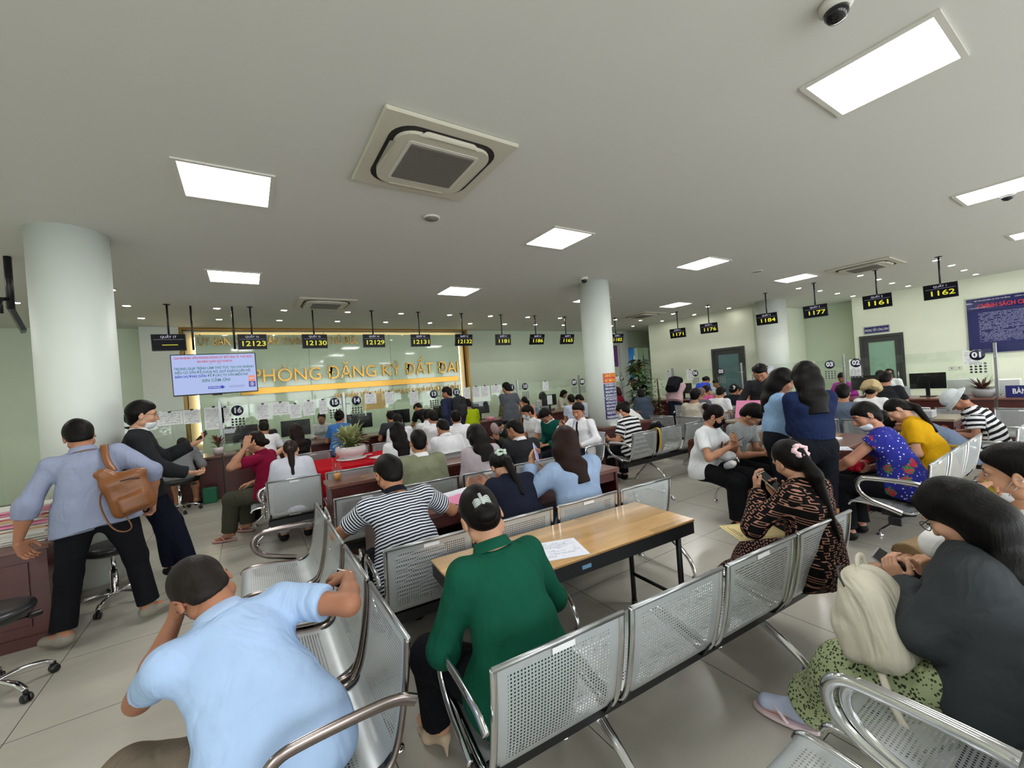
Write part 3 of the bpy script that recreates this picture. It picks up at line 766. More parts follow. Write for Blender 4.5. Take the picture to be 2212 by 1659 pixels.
def screen_glass(xc, w, y, label, nums, facing=0, z0=.76, z1=1.60):
    """nums: list of (text, local x)"""
    e = empty('counter_glass_screen', (xc, y, 0) if facing == 0 else (y, xc, 0), 0 if facing == 0 else R(-90), label, 'glass screen', 'clear glass screens on the counters')
    MB().box(-w/2, w/2, -.005, .005, z0+.12, z1).build('glass_pane', GLASS, e)
    for s, lx in nums:
        d = MB().lathe([(.0001, 0), (.095, 0), (.095, .003), (.0001, .003)], n=32, M=Matrix.Translation((lx, -.006, 1.50)) @ Matrix.Rotation(R(90), 4, 'X')).build('number_disc', NUMD, e)
        text('number', s, .135, PAPER, d, (lx, -.0105, 1.50), extrude=.001, weight=.005)
        g = MB()
        for r_ in range(4):
            for c_ in range(4):
                q = Matrix.Translation((lx-.085+c_*.057, -.006, 1.345-r_*.05)) @ Matrix.Rotation(R(90), 4, 'X')
                g.lathe([(.013, 0), (.021, 0), (.021, .002), (.013, .002), (.013, 0)], n=12, M=q)
        g.build('speak_holes', mat('hole_ring', '#8f9696', .5), e)
    return e
def post(x, y, label, h=1.70):
    e = empty('steel_post', (x, y, 0), 0, label, 'post', 'brushed steel posts of the glass screens')
    MB().rbox(-.025, .025, -.02, .02, .75, h, .003).build('upright', STEEL, e)
    MB().box(-.045, .045, -.04, .04, .75, .757).build('base_plate', STEEL, e)
    MB().tube([(-.11, 0, 1.45), (.11, 0, 1.45)], .009, 8).build('glass_clamp', STEEL, e)
LB = [-2.55, -.42, 1.68, 3.86, 6.02, 8.2, 10.0]
LN = [[('17', -.75)], [('16', -1.05+.26), ('15', .87)], [('14', -.84), ('13', .89)], [('12', -.7), ('11', .88)], [('10', -.85), ('09', .89)], [('08', -.78), ('07', .90)]]
wh = ['beside the column on the left', 'holding number discs 16 and 15', 'holding number discs 14 and 13', 'behind the man in lime green', 'holding number discs 10 and 09', 'right of the pillar by disc 07']
for i in range(6):
    a, b = LB[i], LB[i+1]
    counter_unit(a, b, 8.80, 'service_counter', 'dark red counter unit '+wh[i])
    screen_glass((a+b)/2, b-a-.09, 9.06, 'clear glass screen '+wh[i], LN[i])
    post(b, 9.06, 'steel post at the right end of the glass '+wh[i])
RB = [8.95, 7.95, 5.85, 3.62, 1.44]
RN = [[], [('06', -.95), ('05', .70)], [('04', -.85), ('03', .60)], [('02', -.95), ('01', .75)]]
RN = [[('', 0)][:0], [('06', -.28), ('05', .50)], [('04', -.75), ('03', .86)], [('02', -.87), ('01', .88)]]
rw = ['at the far corner behind the tall plants', 'holding number discs 06 and 05', 'holding number discs 04 and 03', 'holding number discs 02 and 01']
for i in range(4):
    a, b = RB[i+1], RB[i]
    counter_unit(a, b, 10.75, 'service_counter', 'right hand red wood counter unit '+rw[i], 1)
    screen_glass((a+b)/2, b-a-.09, 11.05, 'clear glass screen '+rw[i], RN[i], 1)
    post(11.05, a, 'steel post, near end of the glass '+rw[i])
e = counter_unit(-.6, 1.42, 10.75, 'guidance_counter', 'counter at the far right edge carrying the navy guidance desk sign', 1)
e = empty('desk_sign', (10.85, 1.28, .75), R(-90), 'navy desk sign with white lettering at the right edge', 'sign')
MB().rbox(-.05, .75, 0, .012, .0, .2, .003).build('plate', NAVYSIGN, e)
text('lettering', 'BÀN HƯỚNG DẪN', .12, PAPER, e, (.37, -.002, .1), width=.68, weight=.002)
# left edge: counter 19 with its post
e = empty('steel_post', (-2.03, 5.3, 0), 0, 'wide steel post left of number 19 at the left edge', 'post')
MB().rbox(-.04, .04, -.02, .02, .78, 1.72, .003).build('upright', STEEL, e)
MB().tube([(-.06, -.03, 1.42), (.15, -.03, 1.42)], .012, 8).build('glass_clamp', CHROME, e)
e = empty('counter_glass_screen', (-1.83, 5.22, 0), R(-35), 'narrow glass screen with number 19 left of the column', 'glass screen')
MB().box(-.12, .12, -.005, .005, .9, 1.6).build('glass_pane', GLASS, e)
d = MB().lathe([(.0001, 0), (.095, 0), (.095, .003), (.0001, .003)], n=32, M=Matrix.Translation((.0, -.006, 1.45)) @ Matrix.Rotation(R(90), 4, 'X')).build('number_disc', NUMD, e)
text('number', '19', .135, PAPER, d, (0, -.0105, 1.45), extrude=.001, weight=.005)
# ------------------------------------------------------------------ queue screens
def tv(x, y, hd, num, rz, tilt, lab, w=.44, h=.27, cz=2.70):
    e = empty('queue_screen', (x, y, CEIL), R(rz), lab, 'screen', 'hanging queue number screens')
    MB().tube([(0, .02, -.005), (0, .02, cz+.08-CEIL)], .014, 8).lathe([(.05, -.001), (.05, -.008), (.014, -.012)], c=(0, .02, 0), n=16).build('ceiling_pole', BLACKM, e)
    M = Matrix.Translation((0, -.03, cz-CEIL)) @ Matrix.Rotation(R(tilt), 4, 'X')
    MB().rbox(-w/2, w/2, 0, .035, -h/2, h/2, .004, M).box(-.06, .06, .035, .06, -.06, .08, M).build('casing', BLACKP, e)
    MB().box(-w/2+.008, w/2-.008, -.002, 0, -h/2+.012, h/2-.008, M).build('screen_face', mat('screen_navy', '#05050f', .4, 0, 0, spec=.2), e)
    MB().box(-w/2+.03, w/2-.03, -.0035, -.002, h/2-.088, h/2-.086, M).build('rule_line', WHITELED, e)
    a = text('header', hd, .05, WHITELED, e); b = text('queue_number', num, .125 if len(num) > 3 else .1, YELLOWLED, e, width=(.30 if len(num) == 4 else .355) if num[0] == '1' else .2, weight=.0015)
    a.matrix_local = M @ Matrix.Translation((0, -.004, h/2-.047)) @ Matrix.Rotation(R(90), 4, 'X')
    b.matrix_local = M @ Matrix.Translation((.015, -.004, -.035)) @ Matrix.Rotation(R(90), 4, 'X')
    return e
for x, n, num, rz, t in ((-1.0, 17, '———', -3, 4), (.15, 16, '12123', 0, 4), (1.16, 15, '12130', 2, 3), (2.27, 14, '12129', 0, 5), (3.27, 13, '12131', 0, 6), (4.32, 12, '12132', 0, 13), (5.4, 11, '1181', 0, 5), (6.44, 10, '1186', -4, 19), (7.47, 9, '1165', -6, 17)):
    tv(x, 8.62, 'QUẦY %d' % n, num, rz, t, 'hanging black queue screen number %d showing %s' % (n, num if num[0] == '1' else 'dashes'))
tv(9.35, 8.55, 'QUẦY 7', '1182', -12, 17, 'hanging queue screen 7 showing 1182 right of the pillar')
for y, n, num, rz in ((7.38, 6, '1171', -72), (6.42, 5, '1176', -70), (4.94, 4, '1184', -75), (3.93, 3, '1177', -78), (2.87, 2, '1161', -80), (1.98, 1, '1162', -84)):
    tv(10.65, y, 'QUẦY %d' % n, num, rz, 11, 'hanging queue screen number %d showing %s on the right' % (n, num))
# large notice television
e = empty('notice_television', (-.41, 8.60, CEIL), R(-4), 'large hanging television with a pale blue notice', 'television')
for sx in (-.29, .29): MB().tube([(sx, .06, -.005), (sx, .06, -.75)], .016, 8).build('ceiling_pole', BLACKM, e)
M = Matrix.Translation((0, -.04, 2.165-CEIL)) @ Matrix.Rotation(R(2), 4, 'X')
MB().rbox(-.59, .59, 0, .05, -.35, .335, .006, M).box(-.4, .4, .05, .09, -.15, .25, M).box(-.07, .07, -.004, .03, -.37, -.35, M).build('casing', BLACKP, e)
MB().box(-.577, .577, -.002, 0, -.33, .322, M).build('screen_face', emis('pale_blue_screen', '#b4c4f2', .46), e)
def tvt(s, x, z, w, col, h):
    o = text('notice_text', s, h, emis('ink_'+col, '#'+col, .40), e, width=w, weight=.0012, extrude=.0005)
    o.matrix_local = M @ Matrix.Translation((x, -.004, z)) @ Matrix.Rotation(R(90), 4, 'X')
tvt('CHI NHÁNH VĂN PHÒNG ĐĂNG KÝ ĐẤT ĐAI TP. THỦ ĐỨC', 0, .27, 1.09, 'd8405f', .05)
tvt('XIN KÍNH CHÀO QUÝ KHÁCH!', 0, .205, .49, 'd8405f', .045)
tvt('***       ***', 0, .16, .16, '8a7fa8', .03)
tvt('TRONG QUÁ TRÌNH LÀM THỦ TỤC TẠI CHI NHÁNH', 0, .095, 1.10, '3a8078', .055)
tvt('NẾU CÓ VẤN ĐỀ CHƯA RÕ, QUÝ KHÁCH LIÊN HỆ:', -.02, .03, 1.05, '3a8078', .055)
tvt('BÀN HƯỚNG DẪN', -.34, -.035, .41, '2840b8', .055); tvt('ĐỂ ĐƯỢC TƯ VẤN MIỄN PHÍ', .17, -.035, .57, '3a8078', .055)
tvt('XIN CẢM ƠN!', .0, -.115, .40, '3a8078', .07)
ar = [(-.12, -.02), (.07, -.02), (.07, -.035), (.115, 0), (.07, .035), (.07, .02), (-.12, .02)]
for ax, colr in ((.0, '2448c8'), (.29, 'a9b8ea')):
    MB().prism([(p[0], p[1]) for p in ar], 0, .0006, M @ Matrix.Translation((ax, -.002, -.235)) @ Matrix.Rotation(R(90), 4, 'X')).build('arrow', emis('arrow_'+colr, '#'+colr, .42), e)
tvt('BÀN HƯỚNG DẪN', -.03, -.235, .16, 'e8ecf8', .02)
MB().box(.46, .56, -.003, -.002, -.16, -.06, M).build('orange_square', emis('orange_sq', '#f29a86', .45), e)
MB().box(.46, .56, -.003, -.002, -.26, -.162, M).build('blue_square', emis('blue_sq', '#4a4aa8', .42), e)
tvt('QUẦY 01', .51, -.11, .08, 'f4f0f8', .02); tvt('BÀN', .51, -.185, .04, 'f4f0f8', .02); tvt('HƯỚNG', .51, -.21, .06, 'f4f0f8', .02); tvt('DẪN', .51, -.235, .04, 'f4f0f8', .02)
# screen seen edge-on at the left edge
e = empty('hanging_screen', (-1.95, 6.35, CEIL), R(108), 'dark screen on a pole seen edge-on at the left edge', 'screen')
MB().tube([(0, .03, -.005), (0, .03, -.55)], .03, 8).build('ceiling_pole', BLACKM, e)
M = Matrix.Translation((0, 0, -.62)) @ Matrix.Rotation(R(-18), 4, 'X')
MB().rbox(-.02, .24, -.02, .02, -.15, .15, .004, M).build('casing', BLACKP, e)
MB().tube([(-.02, .05, -.45), (-.1, .1, -.47), (-.14, .1, -.5), (-.13, .1, -.62)], .02, 8).build('cable_loop', BLACKP, e)
# ------------------------------------------------------------------ stools
def stool(x, y, rot, lab, h=.50):
    e = empty('swivel_stool', (x, y, 0), R(rot), lab, 'stool', 'black swivel stools with chrome star base')
    M = Matrix.Diagonal((1, 1, 1, 1))
    MB().lathe([(.0001, h-.06), (.13, h-.06), (.185, h-.035), (.20, h-.005), (.195, h+.015), (.15, h+.028), (.0001, h+.022)], n=36).build('seat', mat('black_vinyl', '#1a1b1d', .32, 0, .1), e)
    MB().lathe([(.024, .08), (.027, .10), (.027, .30), (.017, .30), (.017, h-.06), (.06, h-.06)], n=20).build('gas_column', CHROME, e)
    MB().tube([(.03, 0, h-.08), (.17, 0, h-.09)], .006, 6).rbox(.16, .22, -.018, .018, h-.105, h-.075, .005).build('lever', BLACKP, e)
    for k in range(5):
        M = Matrix.Rotation(R(72*k), 4, 'Z')
        g = MB().tube(chaikin([(.015, 0, .10), (.10, 0, .115), (.20, 0, .10), (.245, 0, .07)], 2), [.019]*3+[.018]*3+[.016]*4+[.013]*20 if 0 else .016, 8, M, sq=(1.2, .8)).build('base_arm', CHROME, e)
        w = MB()
        for sy in (-1, 1):
            w.lathe([(.0001, -.009), (.022, -.009), (.026, -.004), (.026, .004), (.022, .009), (.0001, .009)], n=14, M=M @ Matrix.Translation((.252, sy*.012, .027)) @ Matrix.Rotation(R(90), 4, 'X'))
        w.box(.235, .262, -.006, .006, .04, .07, M); w.build('caster', BLACKP, g)
    return e
stool(-1.37, 3.76, 30, 'black swivel stool cut by the left edge')
stool(-1.05, 4.86, 40, 'swivel stool behind the legs of the man in a grey blue shirt')
stool(-.98, 8.28, 0, 'swivel stool under the child in a grey sweater'); stool(.22, 8.12, 30, 'swivel stool under the white shirted visitor at counter 16')
stool(.80, 4.02, 25, 'round black stool in front of the desk with the drink bag', h=.52)
stool(4.15, 8.10, 0, 'swivel stool under the man in lime green'); stool(1.40, 8.15, 0, 'swivel stool under the woman in a blue top'); stool(5.72, 8.15, 0, 'swivel stool under the visitor in peach')
# ------------------------------------------------------------------ left edge cabinet with files
e = desk('file_desk', -2.45, -1.28, 4.40, 4.92, 'dark red cabinet stacked with files behind the man with the brown backpack', h=.72)
rr = random.Random(4)
fc = [mat('file_'+c, '#'+c, .8) for c in ('b98a5c', '8f6238', 'c9a277', 'd7d4cc', 'e08aa6', 'a9784a')]
for sx, sy, n, z0, nm, pal in ((-1.46, 4.66, 22, .72, 'paper_file', (3, 3, 3, 4, 2)), (-1.82, 4.66, 20, .72, 'paper_file', (3, 4, 3)), ):
    z = z0
    for i in range(n):
        t = rr.choice((.008, .012, .016)); o = MB().rbox(-.15, .15, -.11, .11, 0, t, .002).build(nm, fc[rr.choice(pal)])
        o.location = (sx+rr.uniform(-.02, .02), sy+rr.uniform(-.02, .02), z); o.rotation_euler = (0, 0, R(rr.uniform(-9, 9))); z += t+.0006
        tag(o, ('thin file in the left paper stack on the dark cabinet' if sx < -1.6 else 'thin file in the paper stack beside the blue shirted man'), 'file', 'files stacked on the dark cabinet')
z = 1.02
for i in range(5):
    o = MB().rbox(-.19, .19, -.13, .13, 0, .045, .01).build('brown_envelope', fc[rr.choice((0, 1, 5))]); o.location = (-2.02-.02*i, 4.60, z-.12); o.rotation_euler = (0, 0, R(rr.uniform(-8, 8))); z += .046
    tag(o, 'bulging brown document envelope piled at the left edge', 'envelope', 'brown envelopes piled at the left edge')
# ------------------------------------------------------------------ far storage shelves behind the opening
e = empty('storage_rack', (13.75, 12.2, 0), 0, 'metal storage rack seen through the far opening', 'rack')
for x in (-.9, .9): MB().box(x-.02, x+.02, -.3, -.26, 0, 2.4).box(x-.02, x+.02, .26, .3, 0, 2.4).build('upright', STEEL, e)
for z in (.5, 1.05, 1.6, 2.1): MB().box(-.92, .92, -.3, .3, z, z+.03).build('shelf', STEEL, e)
for i, (x, z, c, w, h, lab) in enumerate(((-.25, 1.63, '#d8d6cc', .3, .34, 'white carton leaning on the rack'), (.35, 1.63, '#d8b81c', .4, .34, 'yellow box on the rack'), (.72, 1.63, '#c9a818', .3, .3, 'yellow box at the right end of the rack'), (-.2, 1.08, '#2f7fd6', .34, .28, 'blue plastic bundle on the middle shelf'), (.25, 1.08, '#a5784a', .36, .3, 'brown carton on the middle shelf'), (.66, 1.08, '#2f6fc6', .34, .25, 'second blue bundle right on the middle shelf'), (-.1, .53, '#8f8f8a', .5, .35, 'grey carton on the low shelf'))):
    o = MB().rbox(-w/2, w/2, -.16, .16, 0, h, .012).build('storage_box', mat('box'+c, c, .6)); o.location = (13.75+x, 12.15, z+.0); tag(o, lab, 'box', 'boxes on the storage rack')
o = MB().add([(12.4+.2*i, 13.6+.05*math.sin(i*1.7), z) for z in (1.2, 2.9) for i in range(19)], [(i, i+1, 20+i, 19+i) for i in range(18)], True).build('blue_tarpaulin', mat('blue_tarp', '#2f7cc4', .4)); tag(o, 'blue tarpaulin hanging behind the storage rack', 'tarpaulin')
sd = o.modifiers.new('thickness', 'SOLIDIFY'); sd.thickness = .006
# ================================================================== implicit-surface modelling of people
def npv(*a): return np.array(a, float)
def unit(v):
    v = np.asarray(v, float); n = np.linalg.norm(v); return v/n if n > 1e-9 else v
def rot_axis(ax, ang):
    x, y, z = unit(ax); c, s = math.cos(ang), math.sin(ang); C = 1-c
    return np.array([[c+x*x*C, x*y*C-z*s, x*z*C+y*s], [y*x*C+z*s, c+y*y*C, y*z*C-x*s], [z*x*C-y*s, z*y*C+x*s, c+z*z*C]])
def RX(a): return rot_axis((1, 0, 0), R(a))
def RY(a): return rot_axis((0, 1, 0), R(a))
def RZ(a): return rot_axis((0, 0, 1), R(a))
class Sdf:
    """list of rounded shapes blended smoothly, meshed on a grid (surface nets)"""
    def __init__(s): s.p = []
    def rc(s, a, b, ra, rb=None, k=.02, sq=None, cut=(), op='u', lab=0):
        """round cone; sq=(axis, factor) widens along an axis"""
        s.p.append(('rc', np.asarray(a, float), np.asarray(b, float), ra, ra if rb is None else rb, k, sq, list(cut), op, lab)); return s
    def el(s, c, r, M=None, k=.02, cut=(), op='u', lab=0):
        s.p.append(('el', np.asarray(c, float), np.asarray(r, float), np.eye(3) if M is None else M, None, k, None, list(cut), op, lab)); return s
    def bx(s, c, h, M=None, rad=.01, k=.01, op='u', lab=0, cut=()):
        s.p.append(('bx', np.asarray(c, float), np.asarray(h, float), np.eye(3) if M is None else M, rad, k, None, list(cut), op, lab)); return s
    def bounds(s, q):
        if q[0] == 'rc':
            m = q[4] if q[4] > q[3] else q[3]
            if q[6] is not None: m *= max(1, q[6][1])
            return np.minimum(q[1], q[2])-m, np.maximum(q[1], q[2])+m
        m = np.linalg.norm(q[2]) if q[0] == 'bx' else max(q[2])
        return q[1]-m, q[1]+m
    def mesh(s, h, fold=0., seed=0, lo=None, hi=None):
        us = [q for q in s.p if q[8] == 'u']
        B = [s.bounds(q) for q in us]
        L = np.min([b[0] for b in B], 0)-3*h-fold*2; H = np.max([b[1] for b in B], 0)+3*h+fold*2
        if lo is not None: L = np.maximum(L, lo)
        if hi is not None: H = np.minimum(H, hi)
        n = np.maximum(((H-L)/h).astype(int)+2, 4)
        D = np.full(n, 1., np.float32); ax = [L[i]+h*np.arange(n[i]) for i in range(3)]
        for q in s.p:
            a, b = s.bounds(q); m = q[5]+2.5*h
            i0 = np.clip(((a-m-L)/h).astype(int), 0, n); i1 = np.clip(((b+m-L)/h).astype(int)+2, 0, n)
            if (i1 <= i0).any(): continue
            X = ax[0][i0[0]:i1[0], None, None]; Y = ax[1][None, i0[1]:i1[1], None]; Z = ax[2][None, None, i0[2]:i1[2]]
            if q[0] == 'rc':
                A, Bp = q[1], q[2]; d = Bp-A; dd = max(d@d, 1e-9)
                px, py, pz = X-A[0], Y-A[1], Z-A[2]
                t = np.clip((px*d[0]+py*d[1]+pz*d[2])/dd, 0, 1)
                vx, vy, vz = px-t*d[0], py-t*d[1], pz-t*d[2]
                f2 = vx*vx+vy*vy+vz*vz
                if q[6] is not None:
                    w, fac = q[6]; w = unit(w); pr = vx*w[0]+vy*w[1]+vz*w[2]; f2 = f2-pr*pr*(1-1/fac**2)
                v = np.sqrt(np.maximum(f2, 0))-(q[3]+(q[4]-q[3])*t)
            else:
                P = [X-q[1][0], Y-q[1][1], Z-q[1][2]]; M = q[3]
                l = [P[0]*M[0, j]+P[1]*M[1, j]+P[2]*M[2, j] for j in range(3)]
                if q[0] == 'el':
                    r = q[2]
                    k0 = np.sqrt((l[0]/r[0])**2+(l[1]/r[1])**2+(l[2]/r[2])**2)
                    k1 = np.sqrt((l[0]/r[0]**2)**2+(l[1]/r[1]**2)**2+(l[2]/r[2]**2)**2)+1e-6
                    v = k0*(k0-1)/k1
                else:
                    g = [np.abs(l[j])-(q[2][j]-q[4]) for j in range(3)]
                    v = np.sqrt(sum(np.maximum(x, 0)**2 for x in g))+np.minimum(np.maximum(np.maximum(g[0], g[1]), g[2]), 0)-q[4]
            for pt, nn in q[7]:
                nn = unit(nn); v = np.maximum(v, (X-pt[0])*nn[0]+(Y-pt[1])*nn[1]+(Z-pt[2])*nn[2])
            sl = (slice(i0[0], i1[0]), slice(i0[1], i1[1]), slice(i0[2], i1[2])); cur = D[sl]; k = q[5]
            if q[8] == 'u':
                hh = np.maximum(k-np.abs(cur-v), 0)/k if k > 0 else 0
                D[sl] = np.minimum(cur, v)-hh*hh*k*.25
            elif q[8] == 's':
                v = -v; hh = np.maximum(k-np.abs(cur-v), 0)/k if k > 0 else 0
                D[sl] = np.maximum(cur, v)+hh*hh*k*.25
        if fold:
            rs = np.random.RandomState(seed+11); G = np.zeros(n, np.float32)
            X = ax[0][:, None, None]; Y = ax[1][None, :, None]; Z = ax[2][None, None, :]
            for f in (13., 22., 38.):
                for _ in range(2):
                    w = rs.normal(size=3); w /= np.linalg.norm(w); w[2] *= .6; w2 = rs.normal(size=3)*6
                    G += (np.sin(f*(w[0]*X+w[1]*Y+w[2]*Z)+2.2*np.sin(w2[0]*X+w2[1]*Y+w2[2]*Z+rs.rand()*6)+rs.rand()*6)*(13/f)).astype(np.float32)
            D += G*fold*.45
        return surface_nets(D, L, h)
def surface_nets(D, L, h):
    D[0] = D[-1] = 1; D[:, 0] = D[:, -1] = 1; D[:, :, 0] = D[:, :, -1] = 1
    S = D < 0
    nx, ny, nz = D.shape
    c = [(i, j, k) for i in (0, 1) for j in (0, 1) for k in (0, 1)]
    sh = lambda A, o: A[o[0]:nx-1+o[0], o[1]:ny-1+o[1], o[2]:nz-1+o[2]]
    cnt = sum(sh(S, o).astype(np.int8) for o in c)
    act = np.argwhere((cnt > 0) & (cnt < 8))
    if not len(act): return np.zeros((0, 3)), np.zeros((0, 4), int)
    idx = np.full((nx-1, ny-1, nz-1), -1, np.int32); idx[act[:, 0], act[:, 1], act[:, 2]] = np.arange(len(act))
    vals = [D[act[:, 0]+o[0], act[:, 1]+o[1], act[:, 2]+o[2]] for o in c]
    acc = np.zeros((len(act), 3)); num = np.zeros(len(act))
    for i, a in enumerate(c):
        for j, b in enumerate(c):
            if j > i and sum(x != y for x, y in zip(a, b)) == 1:
                va, vb = vals[i], vals[j]; m = (va < 0) != (vb < 0)
                t = va[m]/(va[m]-vb[m])
                acc[m] += np.asarray(a)+(np.asarray(b)-np.asarray(a))*t[:, None]; num[m] += 1
    V = (act+acc/num[:, None])*h+L
    F = []
    for ax_ in range(3):
        o = [0, 0, 0]; o[ax_] = 1
        A = S[:nx-o[0], :ny-o[1], :nz-o[2]]; Bm = S[o[0]:, o[1]:, o[2]:]
        e = np.argwhere(A != Bm)
        if not len(e): continue
        u, w = [(1, 2), (2, 0), (0, 1)][ax_]
        e = e[(e[:, u] > 0) & (e[:, w] > 0) & (e[:, u] < D.shape[u]-1) & (e[:, w] < D.shape[w]-1)]
        ins = S[e[:, 0], e[:, 1], e[:, 2]]
        du = np.zeros(3, int); du[u] = 1; dw = np.zeros(3, int); dw[w] = 1
        q = [e-du-dw, e-dw, e, e-du]
        q = np.stack([idx[x[:, 0], x[:, 1], x[:, 2]] for x in q], 1)
        q[~ins] = q[~ins][:, ::-1]
        F.append(q[(q >= 0).all(1)])
    return V, np.concatenate(F)
def sdf_obj(name, sd, h, m, parent, fold=0., seed=0, along=None, extra=()):
    V, F = sd.mesh(h, fold, seed)
    Vs, Fs, n = [V], [F], len(V)
    for v, f in extra: Vs.append(v); Fs.append(f+n); n += len(v)
    V = np.concatenate(Vs); F = np.concatenate(Fs)
    o = from_arrays(name, V, F, m, parent)
    if along is not None:
        a = o.data.attributes.new('along', 'FLOAT', 'POINT'); a.data.foreach_set('value', along(V).astype(np.float32))
    return o
def ik(a, c, l1, l2, pole):
    """middle joint of a two-bone chain"""
    d = c-a; L = np.linalg.norm(d); mx = (l1+l2)*.995
    if L > mx: c = a+d/L*mx; d = c-a; L = mx
    L = max(L, abs(l1-l2)+.02)
    t = (l1*l1-l2*l2+L*L)/(2*L); hgt = math.sqrt(max(l1*l1-t*t, 0)); u = unit(d)
    p = np.asarray(pole, float); p = unit(p-u*(p@u))
    return a+u*t+p*hgt, c

def hand_prims(sd, w, fd, pn, side, curl=.3, sc=1., thumb=.6, spread=1.):
    """wrist w, finger direction fd, palm normal pn (the way the palm faces); side +1 right, -1 left"""
    fd = unit(fd); pn = unit(pn-fd*(np.asarray(pn)@fd)); ax = np.cross(fd, pn)*side     # towards the thumb
    s = sc; K = w+fd*.088*s
    offs = (.030, .010, -.010, -.028)
    for o in offs: sd.rc(w+fd*.012*s+ax*o*.6*s, K+ax*o*s-fd*.006*s, .015*s, .0125*s, k=.012)
    Ls = (.072, .080, .074, .058)
    for i, (o, L) in enumerate(zip(offs, Ls)):
        p = K+ax*o*s*spread; ang = 0; r = .0092*s
        c = curl if np.isscalar(curl) else curl[i]
        for j, (fr, ca) in enumerate(((.45, .75), (.31, 1.), (.24, .75))):
            ang += c*ca*1.35
            q = p+(fd*math.cos(ang)+pn*math.sin(ang)+ax*o*(spread-1)*2)*L*fr*s
            sd.rc(p, q, r, r*.9, k=.004); p = q; r *= .9
    tb = w+fd*.022*s+ax*.026*s+pn*.004
    t1 = tb+(fd*.55+ax*.75+pn*.35*thumb)*.040*s; t2 = t1+(fd*.85+ax*.25+pn*.55*thumb)*.032*s; t3 = t2+(fd*.9+ax*.02+pn*.6*thumb)*.026*s
    sd.rc(tb, t1, .0155*s, .0125*s, k=.012); sd.rc(t1, t2, .0112*s, .010*s, k=.004); sd.rc(t2, t3, .010*s, .0085*s, k=.004)
EYEW = mat('eye_white', '#a89f98', .3, 0, 0); EYED = mat('eye_iris', '#1a1210', .2, 0, 0); LIP = mat('lips', '#9a5a50', .45, 0, .05)
MASKW = fabric('white_mask', '#dfe3e8', fold=.15); MASKB = fabric('black_mask', '#111114', fold=.15); MASKC = fabric('blue_mask', '#b9cfdc', fold=.15)
def head_prims(sd, Hc, M, s, ears=True, detail=True):
    """M columns: right, forward, up of the head"""
    W = lambda x, y, z: Hc+(M @ npv(x, y, z))*s
    sd.el(W(0, -.010, .030), npv(.076, .093, .086)*s, M, k=.03)
    sd.el(W(0, .032, -.040), npv(.058, .060, .072)*s, M, k=.035)
    sd.rc(W(0, .055, -.088), W(0, .062, -.094), .026*s, .022*s, k=.02)
    sd.rc(W(-.05, .0, -.062), W(.05, .0, -.062), .024*s, k=.03)
    if detail:
        sd.rc(W(0, .086, .010), W(0, .104, -.026), .008*s, .0125*s, k=.010)
        for x in (-1, 1):
            sd.rc(W(x*.009, .094, -.030), W(x*.012, .090, -.030), .0085*s, k=.006)
            sd.rc(W(x*.012, .080, .028), W(x*.045, .070, .026), .010*s, .009*s, k=.012)
            sd.el(W(x*.040, .058, -.026), npv(.024, .022, .022)*s, M, k=.02)
            sd.el(W(x*.032, .094, .008), npv(.019, .016, .012)*s, M, k=.012, op='s')
        sd.el(W(0, .086, -.056), npv(.024, .012, .0065)*s, M, k=.006); sd.el(W(0, .085, -.067), npv(.021, .011, .007)*s, M, k=.006)
    if ears:
        for x in (-1, 1):
            E = M @ RZ(-x*20)
            sd.el(W(x*.079, -.008, -.008), npv(.009, .019, .032)*s, E, k=.008)
            sd.el(W(x*.088, -.004, -.006), npv(.006, .010, .018)*s, E, k=.005, op='s')
